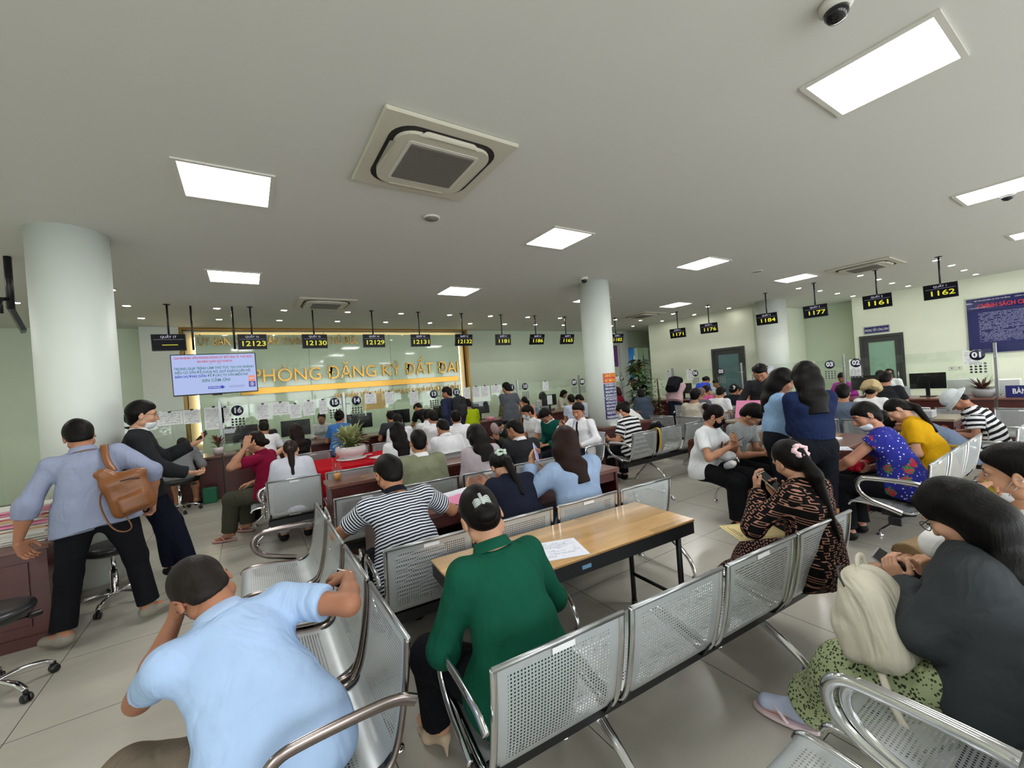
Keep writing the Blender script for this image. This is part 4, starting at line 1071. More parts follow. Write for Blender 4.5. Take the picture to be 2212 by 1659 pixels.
def hair_sdf(style, Hc, M, s, th=.009, tl=None, Nk=None, fwd=None, u2=None):
    W = lambda x, y, z: Hc+(M @ npv(x, y, z))*s
    sd = Sdf(); t = th
    def plane(y1, z1, y2, z2):
        """keeps what lies above/behind the line through (y1,z1),(y2,z2) seen from the side"""
        n = npv(0, z2-z1, -(y2-y1)); n = n if n[2] < 0 else -n
        return (W(0, y1, z1), M @ n)
    cutS = [plane(.088, .062, .0, -.004), plane(.03, .03, -.085, -.11)]
    if style in ('buzz', 'short', 'crop'):
        sd.el(W(0, -.048, -.030), npv(.062+t*.6, .046+t*.6, .068)*s, M, k=.025, cut=[plane(.03, .02, -.085, -.115)])
        sd.el(W(0, -.0145, .033), npv(.076+min(t, .006), .095+t*.2, .086+t)*s, M, k=.01, cut=cutS)
        if style == 'short':
            sd.el(W(0, .004, .068), npv(.064, .080, .048+t*.6)*s, M, k=.03, cut=[plane(.09, .062, -.09, -.0)])
            sd.el(W(0, -.055, .02), npv(.072, .055, .070)*s, M, k=.03, cut=cutS)
    else:
        cutL = [plane(.080, .060, .0, -.03)] if style != 'long' else [plane(.080, .055, .03, -.05)]
        sd.el(W(0, -.0165, .031), npv(.077+t*.8, .096+t*.4, .087+t)*s, M, k=.01, cut=[plane(.082, .055, -.03, -.06)] if style in ('pony', 'bun', 'lowbun') else cutL)
        if style in ('pony', 'bun', 'lowbun'):
            sd.el(W(0, -.055, -.025), npv(.066, .05, .066)*s, M, k=.03)
    ext = None
    if style in ('long', 'bob'):
        for x in (-1, 1):
            sd.rc(W(x*.060, -.020, .02), W(x*.066, -.015, -.085), .034*s, .026*s, k=.03, sq=(M[:, 1], 1.5), cut=[plane(.062, .1, .03, -.12)])
        sd.rc(W(0, -.062, .02), W(0, -.070, -.09), .058*s, .048*s, k=.03, sq=(M[:, 0], 1.45))
        for x in (-1, 1): sd.rc(W(x*.03, .055, .085), W(x*.072, .045, .02), .016*s, .012*s, k=.02)
    if style == 'long':
        p = W(0, -.070, -.07); q = Nk-fwd*.105-u2*(tl if tl else .20)
        ct = [(q, q-p)]; sd.rc(p, p*.5+q*.5, .050, .046, k=.05, sq=(M[:, 0], 1.9)); sd.rc(p*.5+q*.5, q, .046, .036, k=.05, sq=(M[:, 0], 2.1), cut=ct)
    if style == 'pony':
        p = W(0, -.108, .01); q = Nk-fwd*.115-u2*(tl if tl else .18)
        m = p*.65+q*.35+(M @ npv(0, -.035, .02))
        sd.rc(p, m, .020, .034, k=.02); sd.rc(m, q, .034, .016, k=.02)
    if style == 'bun': sd.el(W(0, -.115, .05), npv(.042, .038, .040)*s, M, k=.012)
    if style == 'lowbun': sd.el(W(0, -.105, -.045), npv(.048, .036, .042)*s, M, k=.012)
    if style == 'bun' or style == 'lowbun' or style == 'pony': pass
    return sd

def person(label, x, y, hd, pose='sit', seat=.45, lean=6, side=0, twist=0, slouch=8, head=(0, 0, 0), hands=None, poles=None, feet=None, knees=None,
           top='#e9e9ea', slv='short', toppat=None, top2=None, per=.035, bot='#16171c', botpat=None, bot2=None, botkind='long',
           hair='short', hc='#15110f', sk='#a8795c', sex='m', sc=1., lod=1, shoe='#1b1a1c', shoekind='shoe', collar=None, mask=None, glasses=False,
           curl=.35, palms=None, fdirs=None, th=.009, tail=None, socks=None, skirt=None, fold=None, fat=1., jacket=False, cat='person', skinny_top=False, hipz=None, hair_acc=None, tuck=False, z0=0.):
    """body frame: x right, y forward, z up; hd = heading in degrees from +y, clockwise"""
    e = empty('person', (x, y, z0), -R(hd), label, 'person', 'people in the hall')
    e['group'] = 'people in the hall'
    hr = {2: (.0095, .0042, .0040, .0075), 1: (.014, .0065, .0065, .011), 0: (.021, .0105, .012, .017)}[lod]
    res, hres, handres, cres = hr
    fm = sex == 'f'
    hz = hipz if hipz else (seat+.085 if pose == 'sit' else .90*sc)
    H = npv(0, 0, hz)
    u1 = RY(side) @ RX(-lean) @ npv(0, 0, 1)                    # lower spine
    u2 = RY(side*1.2) @ RX(-lean-slouch) @ npv(0, 0, 1)
    rt = RZ(-twist) @ npv(1, 0, 0); rt = unit(rt-u2*(rt@u2)); fwd = np.cross(u2, rt)
    Wst = H+u1*.17*sc; Ch = Wst+u2*.17*sc; Nk = Ch+u2*.135*sc
    shw = (.168 if not fm else .145)*sc*(1+.25*(fat-1))
    sh = {sd: Ch+u2*.070*sc+rt*shw*sd-fwd*.01 for sd in (-1, 1)}
    hy, hp, hrll = head
    HM = np.stack([rt, fwd, u2], 1) @ RZ(-hy) @ RX(-hp) @ RY(hrll)
    blend = RX(0)
    Hc = Nk+unit(u2+npv(0, 0, .6))*.075*sc+(HM @ npv(0, .018, .055))*sc
    # arms
    ua, fa = .275*sc, .245*sc
    pres = {'lap': lambda s_: npv(s_*.10, .30, hz+.10), 'table': lambda s_: npv(s_*.17, .40, max(.78, hz+.18)), 'phone': lambda s_: npv(s_*.045, .34, hz+.33),
            'down': lambda s_: npv(s_*.25, .02, hz-.07), 'chest': lambda s_: npv(-s_*.02, .24, hz+.28), 'side': lambda s_: npv(s_*.26, .10, hz+.06)}
    hands = hands or ('lap', 'lap'); palms = palms or (None, None); fdirs = fdirs or (None, None); poles = poles or (None, None)
    arm = {}
    for i, s_ in enumerate((-1, 1)):
        hnd = hands[i]; t = pres[hnd](s_) if isinstance(hnd, str) else npv(*hnd)
        pole = poles[i] if poles[i] is not None else (s_*.5, -.6, -.8)
        el, wr = ik(sh[s_], t, ua, fa, pole); f = unit(wr-el)
        fd = npv(*fdirs[i]) if fdirs[i] is not None else f
        if palms[i] is not None: pn = npv(*palms[i])
        else: pn = npv(0, 0, -1) if hnd in ('lap', 'table') else npv(-s_, 0, 0) if hnd in ('down', 'side') else npv(-s_*.6, -.7, .3)
        arm[s_] = (sh[s_], el, wr, fd, pn)
    # legs
    ul, ll = .41*sc, .40*sc
    hipj = {s_: H+npv(s_*.088*fat, .0, 0) for s_ in (-1, 1)}
    feet = feet or ((None, None))
    leg = {}
    for i, s_ in enumerate((-1, 1)):
        ft = feet[i]
        if ft is None: ft = (s_*.13, .40, .08) if pose == 'sit' else (s_*.10, 0, .08)
        kp = (s_*.12, 1, .9) if knees is None or knees[i] is None else knees[i]
        kn, an = ik(hipj[s_], npv(*ft[:3]), ul, ll, kp)
        toe = unit(npv(*(ft[3] if len(ft) > 3 else (s_*.2, 1, 0))))
        leg[s_] = (hipj[s_], kn, an, toe)
    # ---- body (skin), one continuous mesh: trunk chunk + fine head and hands
    b = Sdf()
    b.rc(H, Wst, .098*fat, .088*fat, k=.05, sq=((1, 0, 0), 1.35)); b.rc(Wst, Ch, .088*fat, .10, k=.05, sq=(rt, 1.35)); b.rc(Ch, Ch+u2*.06, .098, .075, k=.05, sq=(rt, 1.45))
    nb = Nk-fwd*.005; nt = Hc+(HM @ npv(0, -.018, -.06))*sc
    b.rc(Ch+u2*.09, nb, .06, .052, k=.04); b.rc(nb, nt, (.048 if fm else .056)*sc, (.046 if fm else .054)*sc, k=.03)
    for s_ in (-1, 1):
        S_, E_, W_, fd, pn = arm[s_]
        b.rc(Ch+u2*.065, S_, .045, .045, k=.04); b.rc(S_, E_, (.039 if fm else .045)*fat, .036*fat, k=.03); b.rc(E_, E_*.6+W_*.4, .037*fat, .036*fat, k=.02); b.rc(E_*.6+W_*.4, W_, .036*fat, .024, k=.02)
        h_, k_, a_, toe = leg[s_]
        b.rc(h_, k_, .080*fat, .054, k=.04); b.rc(k_, k_*.65+a_*.35, .052, .056, k=.02); b.rc(k_*.65+a_*.35, a_, .056, .034, k=.03)
        b.rc(a_+npv(0, 0, -.005)-toe*.03, a_-npv(0, 0, .045)+toe*.13, .034, .024, k=.02, sq=(np.cross(toe, (0, 0, 1)), 1.2))
    hd_ = Sdf(); head_prims(hd_, Hc, HM, sc, detail=True); hd_.rc(nt*.5+nb*.5, nt, .047*sc, .050*sc if not fm else .046*sc, k=.03)
    ex = [hd_.mesh(hres)]
    for i, s_ in enumerate((-1, 1)):
        S_, E_, W_, fd, pn = arm[s_]; hs = Sdf(); hs.rc(W_-unit(W_-E_)*.03, W_+unit(fd)*.01, .025*sc, .022*sc, k=.015)
        hand_prims(hs, W_, fd, pn, s_, curl if np.isscalar(curl) else curl[i], (.96 if fm else 1.05)*sc*.98); ex.append(hs.mesh(handres))
    sdf_obj('body', b, res, skin(sk), e, extra=ex)
    W = lambda x_, y_, z_: Hc+(HM @ npv(x_, y_, z_))*sc
    # ---- face
    if lod > 0:
        eb = MB(); ir = MB()
        for sx in (-1, 1):
            eb.lathe([(.0001, -.0055*sc), (.0080*sc, -.0038*sc), (.0115*sc, 0), (.0080*sc, .0038*sc), (.0001, .0055*sc)], c=tuple(W(sx*.031, .0745, .006)), n=12)
            q = W(sx*.031, .0840, .0055); ir.lathe([(.0001, -.0045), (.0040, 0), (.0001, .0045)], c=tuple(q), n=10)
        eb.build('eyes', EYEW, e); ir.build('irises', EYED, e)
        br = MB()
        for sx in (-1, 1): br.tube([W(sx*.012, .089, .027), W(sx*.030, .086, .032), W(sx*.050, .072, .028)], [.0022, .003, .0015], 6)
        br.build('eyebrows', hairmat(hc if hc != '#d0d0d0' else '#555'), e)
        if mask is None or mask == 'chin':
            lp = Sdf(); lp.el(W(0, .0905, -.055), npv(.022, .0085, .0045)*sc, HM, k=.003); lp.el(W(0, .090, -.065), npv(.019, .0085, .0055)*sc, HM, k=.003)
            sdf_obj('lips', lp, .0035, LIP, e)
    if mask:
        mk = Sdf(); oz = -.045 if mask == 'chin' else 0
        cut = [(W(0, 0, .0 if mask != 'chin' else -.068), HM @ npv(0, -.12, 1)), (W(0, .02, 0), HM @ npv(0, -1, 0))]
        mk.el(W(0, .034, -.042), npv(.065, .072, .082)*sc, HM, cut=cut, k=.01)
        if mask != 'chin': mk.rc(W(0, .09, -.002), W(0, .112, -.028), .010, .012, k=.02)
        m_ = sdf_obj('face_mask', mk, .006 if lod else .01, {'white': MASKW, 'chin': MASKW, 'black': MASKB, 'blue': MASKC}[mask], e)
        st = MB()
        for sx in (-1, 1): st.tube([W(sx*.060, .040, -.03+oz*.5), W(sx*.082, .0, -.0), W(sx*.086, -.022, -.004), W(sx*.060, .034, -.075)], .0016, 5)
        st.build('ear_loops', MASKW if mask != 'black' else MASKB, m_)
    if glasses:
        g = MB()
        for sx in (-1, 1):
            g.tube([W(sx*.033+.023*math.cos(a*math.pi/8), .103-.004*abs(math.cos(a*math.pi/8)), .006+.019*math.sin(a*math.pi/8)) for a in range(16)], .0017, 5, closed=True)
            g.tube([W(sx*.056, .098, .012), W(sx*.078, .05, .012), W(sx*.083, -.012, .008), W(sx*.082, -.025, -.008)], .0016, 5)
        g.tube([W(-.010, .105, .010), W(.010, .105, .010)], .0016, 5)
        g.build('glasses', BLACKM if glasses is True else CHROME, e)
    # ---- hair
    if hair not in (None, 'none'):
        hm = hairmat(hc); hs = hair_sdf(hair, Hc, HM, sc, th, tail, Nk, fwd, u2)
        ho = sdf_obj('hair', hs, {2: .0055, 1: .0085, 0: .013}[lod], hm, e, fold=.006 if hair != 'buzz' else .0015, seed=int(abs(x)*97))
        if hair_acc:
            c_, colr = hair_acc; rs = random.Random(3); sc_ = MB()
            q0 = npv(*W(*c_)); ring = [q0+(HM @ npv(.030*math.cos(a), .0, .030*math.sin(a)))*(1+.18*math.sin(5*a)) for a in [2*math.pi*i/24 for i in range(24)]]
            sc_.tube(ring, [.013+.004*math.sin(i*1.9) for i in range(24)], 8, closed=True); sc_.build('scrunchie', fabric('scrunchie'+colr, colr), ho)
    # ---- top garment
    ft = fold if fold is not None else (.006 if lod else .004)
    tm = fabric('top_cloth', top, toppat, top2, per)
    t = Sdf(); o = .016 if not jacket else .030; of = fat
    hem = H+u1*(.07 if tuck else -.10)*sc if pose != 'sit' else H+npv(0, 0, -.075 if not tuck else .04)
    hc_ = [(hem, -u1)] if pose != 'sit' else [(hem, npv(0, .25, -1))]
    t.rc(H-u1*(.10 if pose != 'sit' else .05), Wst, ((.112 if not fm else .114)*of+o*(1.0 if not tuck else .6)), .090*of+o*.8, k=.06, sq=((1, 0, 0), 1.36 if tuck else 1.56), cut=hc_)
    t.rc(Wst, Ch, .090*of+o*.8, .100+o*.8, k=.06, sq=(rt, 1.38)); t.rc(Ch, Ch+u2*.065, .100+o*.6, .068+o*.5, k=.05, sq=(rt, 1.5))
    if not tuck:
        for s_ in (-1, 1):
            h_, k_ = leg[s_][:2]; t.rc(h_+u1*.03, h_+(k_-h_)*(.30 if pose != 'sit' else .13), .086*of+.026, k=.05, cut=hc_)
    if fm:
        for s_ in (-1, 1): t.el(Ch+rt*.065*s_+fwd*.085-u2*.01, npv(.055, .05, .055), k=.04)
    if fat > 1.05: t.el(Wst+fwd*.05-u2*.05, npv(.15, .11, .13)*of*.95, k=.06)
    t.rc(Ch+u2*.095, Nk-u2*.012, .070+o*.4, .058+o*.25, k=.03, cut=[(Nk+u2*(.004 if collar is None else .014), u2+fwd*.55)])
    for s_ in (-1, 1):
        S_, E_, W_, fd, pn = arm[s_]
        t.rc(Ch+u2*.065, S_, .048+o*.5, .040+o*.8, k=.045)
        if slv == 'none': continue
        if slv == 'short':
            c_ = S_+(E_-S_)*.66; t.rc(S_, E_, .043*of+o, .047*of+o*.9, k=.035, cut=[(c_, E_-S_)])
        elif slv == 'cap':
            c_ = S_+(E_-S_)*.30; t.rc(S_, E_, .047*of+o, .056*of+o, k=.035, cut=[(c_, E_-S_)])
        else:
            fr = 1. if slv == 'long' else .30
            t.rc(S_, E_, .043*of+o, .038*of+o, k=.035); c_ = E_+(W_-E_)*(.97 if slv == 'long' else .30)
            t.rc(E_, W_, .042*of+o, .030+o*.9, k=.03, cut=[(c_, W_-E_)])
    def along(V):
        r_ = (V-H) @ u2
        for s_ in (-1, 1):
            S_, E_, W_, fd, pn = arm[s_]; d = unit(E_-S_); tt = (V-S_) @ d; dist = np.linalg.norm(V-S_-np.clip(tt, 0, ua)[:, None]*d, axis=1)
            lat = ((V-S_) @ rt)*s_
            m = (dist < .085) & (lat > .005) & (tt > .03); r_ = np.where(m, tt, r_)
            d2 = unit(W_-E_); t2 = (V-E_) @ d2; dist2 = np.linalg.norm(V-E_-np.clip(t2, 0, fa)[:, None]*d2, axis=1)
            m = (dist2 < .075) & (t2 > 0) & (slv == 'long'); r_ = np.where(m, t2+ua, r_)
        return r_
    to = sdf_obj('jacket' if jacket else 'shirt', t, cres, tm, e, ft, int(abs(y)*131), along if toppat else None)
    if collar:
        cl = MB(); n = 22; V = []
        for i in range(n+1):
            a = math.pi*.5+.22+(2*math.pi-.44)*(i/n); q = Nk-u2*.012+(rt*math.cos(a)*.066+fwd*math.sin(a)*.062)-fwd*.004
            dn = rt*math.cos(a)+fwd*math.sin(a)
            V += [q+u2*.004+dn*.002, q+u2*.036-dn*.004, q+u2*.034+dn*.004, q-u2*(.006+.03*max(0, math.sin(a)))+dn*.020]
        F = [(4*i+j, 4*i+4+j, 4*i+5+j, 4*i+1+j) for i in range(n) for j in range(3)]
        MB().add(V, F, True).build('collar', fabric('collar_cloth', collar, fold=.1), to)
    # ---- trousers / skirt
    bm_ = fabric('bottom_cloth', bot, botpat, bot2, .012 if botpat == 'speckle' else per)
    p = Sdf(); po = .014 if botkind != 'tight' else .007
    wc = [(H+u1*(.10 if tuck else .03)*sc, u1)]
    p.rc(H-npv(0, 0, .01), H+u1*.12, (.108 if fm else .103)*of+.004, (.090*of+.004) if not tuck else .100*of+.004, k=.05, sq=((1, 0, 0), 1.34), cut=wc)
    if pose == 'sit': p.rc(H+npv(-.06, .0, -.005), H+npv(.06, .0, -.005), .090*of, k=.05)
    for s_ in (-1, 1):
        h_, k_, a_, toe = leg[s_]
        if skirt:
            kn2 = k_+npv(0, .02, 0); bt = k_*.25+a_*.75
            p.rc(h_, k_, .105, .092, k=.12); p.rc(k_, bt, .092, .105, k=.16, cut=[(bt, bt-k_)])
            continue
        p.rc(h_, k_, .086*of+po, (.062 if botkind != 'loose' else .074)+po, k=.045)
        if botkind == 'shorts': continue
        fr = {'crop': .62}.get(botkind, .93); c_ = k_+(a_-k_)*fr
        p.rc(k_, a_, (.060 if botkind != 'loose' else .074)+po, (.046 if botkind == 'tight' else .056 if botkind != 'loose' else .070)+po, k=.03, cut=[(c_, a_-k_)])
    if skirt: p.rc(leg[-1][1], leg[1][1], .07, k=.08); p.rc(leg[-1][0]*.4+leg[-1][1]*.6, leg[1][0]*.4+leg[1][1]*.6, .075, k=.08)
    sdf_obj('skirt' if skirt else 'trousers', p, cres, bm_, e, ft*.9, int(abs(x)*71))
    # ---- feet
    for s_ in (-1, 1):
        h_, k_, a_, toe = leg[s_]; sd = unit(np.cross(toe, (0, 0, 1))); fl = a_-npv(0, 0, .058)
        if shoekind == 'none': break
        if shoekind == 'shoe':
            f = Sdf(); f.rc(a_-toe*.035-npv(0, 0, .035), a_+toe*.14-npv(0, 0, .048), .040, .034, k=.03, sq=(sd, 1.15), cut=[(a_-npv(0, 0, .075), (0, 0, -1))])
            f.rc(a_-toe*.01, a_-npv(0, 0, .04), .040, .042, k=.03, cut=[(a_+npv(0, 0, .02), (0, 0, 1))])
            sdf_obj('shoe', f, .008 if lod else .014, fabric('shoe_'+shoe, shoe, rough=.5, fold=.1), e)
        elif shoekind in ('sandal', 'flip'):
            f = MB(); Mx = Matrix(((sd[0], toe[0], 0, fl[0]), (sd[1], toe[1], 0, fl[1]), (sd[2], toe[2], 1, fl[2]), (0, 0, 0, 1)))
            n = 20; pl = [(.042*math.cos(2*math.pi*i/n)*(1+.15*math.sin(2*math.pi*i/n)), .055+.13*math.sin(2*math.pi*i/n)) for i in range(n)]
            f.prism(pl, -.017, .0, Mx); sole = f.build('sandal_sole', mat('sole_'+shoe, shoe, .6), e)
            g = MB()
            for sx in (-1, 1): g.tube([Mx @ Vector((0, .13, .012)), Mx @ Vector((sx*.030, .085, .046)), Mx @ Vector((sx*.046, .035, .0))], .008, 6)
            g.build('strap', mat('strap_'+shoe, shoe, .5), sole)
        if socks and shoekind != 'shoe' or socks and socks != True:
            f = Sdf(); f.rc(a_+unit(k_-a_)*.13, a_, .042, .040, k=.02, cut=[(a_+unit(k_-a_)*.11, k_-a_)]); f.rc(a_-toe*.02, a_+toe*.13-npv(0, 0, .03), .042, .034, k=.03)
            sdf_obj('sock', f, .008, fabric('sock_'+socks, socks, fold=.1), e)
    info = dict(e=e, H=H, Hc=Hc, HM=HM, arm=arm, leg=leg, Nk=Nk, Ch=Ch, u2=u2, rt=rt, fwd=fwd, W=W, Wst=Wst)
    return info
def to_world(P, q):
    return P['e'].matrix_basis @ Vector(q) if False else (Matrix.Translation(P['e'].location) @ Matrix.Rotation(P['e'].rotation_euler.z, 4, 'Z')) @ Vector(q)
# ================================================================== the people
for k, (n, p) in dict(R0a=(2, .565), R0b=(4, .565), R1a=(4, .555), Rm=(4, .565), R2=(4, .56), R3=(4, .565), R4=(4, .565), side=(2, .565), R5=(4, .565), Rc=(4, .565), R2b=(4, .565), RM=(4, .59), X1=(2, .565), X2=(4, .565), X3=(4, .565), X4=(4, .565), X5=(2, .565), R1b=(3, .6), R1c=(2, .6)).items():
    BEN[k] = (BEN[k], p)
def on(key, i, dy=.20, dx=0):
    """hip point and heading on seat i (0 = left end) of a bench"""
    e, p = BEN[key]; rz = e.rotation_euler.z
    v = Matrix.Rotation(rz, 4, 'Z') @ Vector((p*(i+.5)+dx, dy, 0))
    return dict(x=e.location.x+v.x, y=e.location.y+v.y, hd=-math.degrees(rz))
def wl(x, y, hd, P):
    a = R(hd); dx, dy = P[0]-x, P[1]-y
    return (dx*math.cos(a)-dy*math.sin(a), dx*math.sin(a)+dy*math.cos(a), P[2])
PE = {}
# ---- foreground
b = dict(x=.03, y=1.53, hd=-14)
PE['polo'] = person('man in a light blue polo with one arm over the bench back', **b, lean=25, side=-13, slouch=15, twist=-4, head=(8, 14, -10), sc=1.0,
    hands=(wl(**b, P=(-.26, 1.90, .90)), wl(**b, P=(.31, 1.86, .875))), poles=((-.5, .1, -1), (1, -1.2, -.1)), palms=((1, .2, .4), (0, .2, -1)), fdirs=((.1, .15, 1), (-.1, 1, -.15)),
    feet=(wl(**b, P=(-.42, 1.84, .10)), wl(**b, P=(-.12, 2.04, .08))), knees=((-.9, 1, .8), (-.1, 1, .8)), top='#9fb8da', bot='#6f6457', botkind='loose', hair='buzz', th=.007, hc='#2b2521', sk='#9a6a50', lod=2, collar='#a5bcdc', curl=(.6, .5), fat=1.06, glasses=True, fold=.008)
b = dict(x=.80, y=1.30, hd=-3)
PE['green'] = person('woman in a dark green blouse and hair claw reading at the wooden table', **b, lean=13, slouch=12, twist=8, head=(12, 24, -4), sex='f', sc=1.02, hands=(wl(**b, P=(.70, 1.62, .80)), wl(**b, P=(.98, 1.66, .77))),
    poles=((-.6, -.3, -1), (.6, -.6, -1)), palms=((.7, .3, -.5), (-.2, 0, -1)), fdirs=((.2, .8, .35), None), feet=(wl(**b, P=(.63, 1.80, .13)), wl(**b, P=(.92, 1.66, .09))), knees=((-.5, 1, .8), None),
    top='#0f4a38', slv='long', bot='#101116', hair='lowbun', hc='#14100f', sk='#b98d72', lod=2, collar='#0f4a38', curl=(.75, .3), shoekind='none', fold=.007, fat=1.04)
b = dict(x=.79, y=2.52, hd=2)
PE['stripe'] = person('man in a finely striped white and navy T-shirt at the brown desk', **b, lean=16, side=-3, slouch=12, head=(-6, 10, 2), sc=1.03, hands=(wl(**b, P=(.66, 2.93, .79)), wl(**b, P=(1.15, 2.98, .79))),
    poles=((-1.2, .1, -.6), (1, -.2, -.8)), top='#d9dbe2', toppat='stripe_h', top2='#1d2133', per=.019, bot='#15171f', hair='short', sk='#a8775a', lod=2, fat=1.12, collar='#15171f', mask='black')
b = on('R1a', 3, .11, .07)
PE['glyph'] = person('woman in a black dress with pink squared letter pattern photographing with a phone', **b, lean=-6, slouch=16, twist=0, head=(24, 22, -8), sex='f', sc=.95, hipz=.53, hands=(wl(**b, P=(2.46, 1.26, .90)), wl(**b, P=(2.62, 1.22, .83))),
    poles=((-.9, 0, -1), (1, 0, -1)), palms=((.6, -.8, .2), (-.6, -.6, .3)), fdirs=((.15, .25, 1), (-.1, .4, .9)), feet=(wl(**b, P=(2.38, 1.66, .075)), wl(**b, P=(2.70, 1.60, .08))), top='#121011', slv='long', toppat='glyph', top2='#b07f6d', per=.038, bot='#121011', botpat='glyph', bot2='#a97a69',
    skirt=True, hair='pony', sk='#b98d74', lod=2, curl=(.45, .5), tail=.30, hair_acc=((.0, -.118, .01), '#e6c5cb'), shoe='#4b4d59', shoekind='none', socks='#565866')
b = on('R0b', 0, .20, .24)
PE['grey'] = person('woman in a dark grey jacket and green speckled skirt looking at a phone', **b, lean=-7, slouch=14, twist=6, head=(2, 38, 4), sex='f', sc=.94, hands=(wl(**b, P=(2.08, .54, .74)), wl(**b, P=(2.20, .53, .71))),
    poles=((-1, -.3, -.6), (1, -.2, -.9)), palms=((.9, -.2, .4), (-.9, -.2, .4)), fdirs=((.05, .5, .8), (-.15, .6, .6)), feet=(wl(**b, P=(1.97, .90, .09)), wl(**b, P=(2.28, .86, .09))), knees=((-.3, 1, .9), (.4, 1, .9)),
    top='#3b3f42', slv='long', jacket=True, bot='#a9b48c', botpat='speckle', bot2='#39432f', skirt=True, hair='long', hc='#100e0e', sk='#c79a80', lod=2, glasses=True, curl=.55, tail=.20, shoe='#d9c2c6', socks='#b9c3dc', shoekind='sandal', fold=.01)
b = on('R0b', 1, .16, .22)
PE['eat'] = person('man biting a yellow fruit at the right edge, white shirt, khaki trousers', **b, lean=-4, slouch=8, head=(-4, 6, -4), sc=.98, hands=(wl(**b, P=(2.46, .42, .99)), wl(**b, P=(2.54, .52, .72))),
    poles=((-1, -.2, -.7), (1, 0, -1)), palms=((.3, -1, .2), (-.4, 0, -.9)), fdirs=((.55, -.2, .55), (-.6, .5, 0)), feet=(wl(**b, P=(2.45, .74, .085)), wl(**b, P=(2.58, .66, .64))+((-.75, .9, .1),)), knees=(None, (1, .25, .35)),
    top='#dfe0df', slv='long', bot='#8f7a5c', botkind='loose', hair='short', sk='#b98d70', lod=2, mask='chin', curl=(.8, .4), shoe='#22242a', shoekind='flip', fold=.009)
b = dict(x=-.98, y=4.24, hd=-6)
PE['blue'] = person('stout standing man in a grey blue shirt carrying a brown leather backpack', pose='stand', **b, lean=9, side=-7, slouch=8, head=(-8, 22, -4), sc=1.01, hands=(wl(**b, P=(-1.38, 4.24, .80)), wl(**b, P=(-.68, 4.36, .92))),
    poles=((-.5, -1, -.2), (1, -.6, -.3)), palms=((.6, -.6, 0), (-.8, -.2, 0)), feet=(wl(**b, P=(-1.20, 4.22, .08))+((-.9, .8, 0),), wl(**b, P=(-.74, 4.32, .08))+((.9, .55, 0),)), top='#8b93ab', slv='mid', bot='#15161a', hair='short', sk='#a5745a', lod=2, fat=1.18, collar='#8b93ab', curl=(.5, .7), fdirs=((.3, .3, -1), (-.1, .1, -1)), shoe='#8b867c', fold=.007)
# ---- middle distance
b = dict(x=-.84, y=5.02, hd=82)
PE['mask'] = person('young man with glasses and lowered white mask leaning on the column, phone in hand', pose='stand', **b, lean=-4, slouch=6, head=(0, 6, 0), sc=1.06, hands=(wl(**b, P=(-.50, 5.28, 1.25)), wl(**b, P=(-.52, 4.94, 1.02))),
    poles=((-.3, -.8, -.9), (.6, -.4, -.9)), palms=((0, -.4, .8), (-.2, .3, .9)), feet=((.06, .30, .08), (-.10, .16, .08)), knees=((0, 1, 0), (0, 1, 0)), top='#26272a', slv='long', jacket=True, bot='#141826', hair='short', sk='#c09378', lod=2, mask='chin', glasses=True, collar='#dcdde0', curl=.6, th=.011)
b = on('R2', 1, .24, .20)
PE['navy'] = person('woman in navy with pale scrunchie on her ponytail, bent over the pink folder', **b, lean=20, slouch=20, head=(10, 30, 0), sex='f', hands=(wl(**b, P=(1.42, 2.92, .80)), wl(**b, P=(1.62, 2.95, .80))), top='#1b1f2e', bot='#15171f', hair='pony', sk='#b98d74', lod=1, tail=.20, hair_acc=((0, -.118, .01), '#bfd0c2'))
b = on('R2', 2, .20, .10)
PE['denim'] = person('woman with long brown hair in a light denim jacket holding up a lilac phone', **b, lean=6, slouch=12, twist=18, head=(26, 16, 0), sex='f', sc=1.05, hands=(wl(**b, P=(1.84, 2.66, .98)), wl(**b, P=(1.98, 2.66, .86))), poles=((-.7, -.2, -1), (.7, -.3, -1)), top='#93a9c9', slv='long', jacket=True, bot='#2a3550', hair='long', hc='#33201a', sk='#b98d74', lod=1, curl=.5, collar='#93a9c9')
b = on('R3', 1, .20)
person('man in a khaki hoodie with white collar seen from behind beyond the brown desk', **b, lean=6, head=(8, 4, 2), top='#7d8169', slv='long', jacket=True, collar='#dcdde0', hair='short', sk='#a8775a', lod=1)
b = on('R3', 2, .22, .10)
person('woman with loose black shoulder hair in a pale lilac hoodie', **b, lean=8, slouch=16, head=(-6, 16, 4), sex='f', top='#b3a9b0', slv='long', jacket=True, hair='long', tail=.20, sk='#b98d74', lod=1, th=.020)
b = on('R4', 0, .20)
person('girl with a low ponytail in a white and grey jacket on the left end seat', **b, lean=10, slouch=14, head=(6, 20, 0), sex='f', top='#c3c6d0', slv='long', jacket=True, hair='pony', hc='#2c1d18', tail=.20, sk='#b98d74', bot='#a6a9b4', lod=1, sc=.95)
b = dict(x=.20, y=5.86, hd=-62)
PE['maroon'] = person('woman in a maroon polo and olive trousers holding a hand to her ear', **b, lean=8, slouch=8, head=(-10, 4, -4), sex='f', sc=1.05, hands=(wl(**b, P=(-.05, 5.68, 1.12)), 'lap'), poles=((-.6, .6, -1), None), palms=((.8, .2, .3), None), fdirs=((.2, -.2, 1), None),
    top='#7c1233', bot='#48473b', botkind='loose', feet=(wl(**b, P=(-.28, 6.02, .085)), wl(**b, P=(-.10, 6.28, .085))), hair='lowbun', hc='#231614', sk='#b58468', lod=1, shoe='#c79a94', shoekind='sandal', fat=1.12, collar='#7c1233')
b = on('R4', 2, .22, .08)
person('woman with long black hair and white blouse beside the red cloth table', **b, lean=6, head=(10, 10, 0), sex='f', top='#dedfe2', slv='long', hair='long', tail=.20, lod=1)
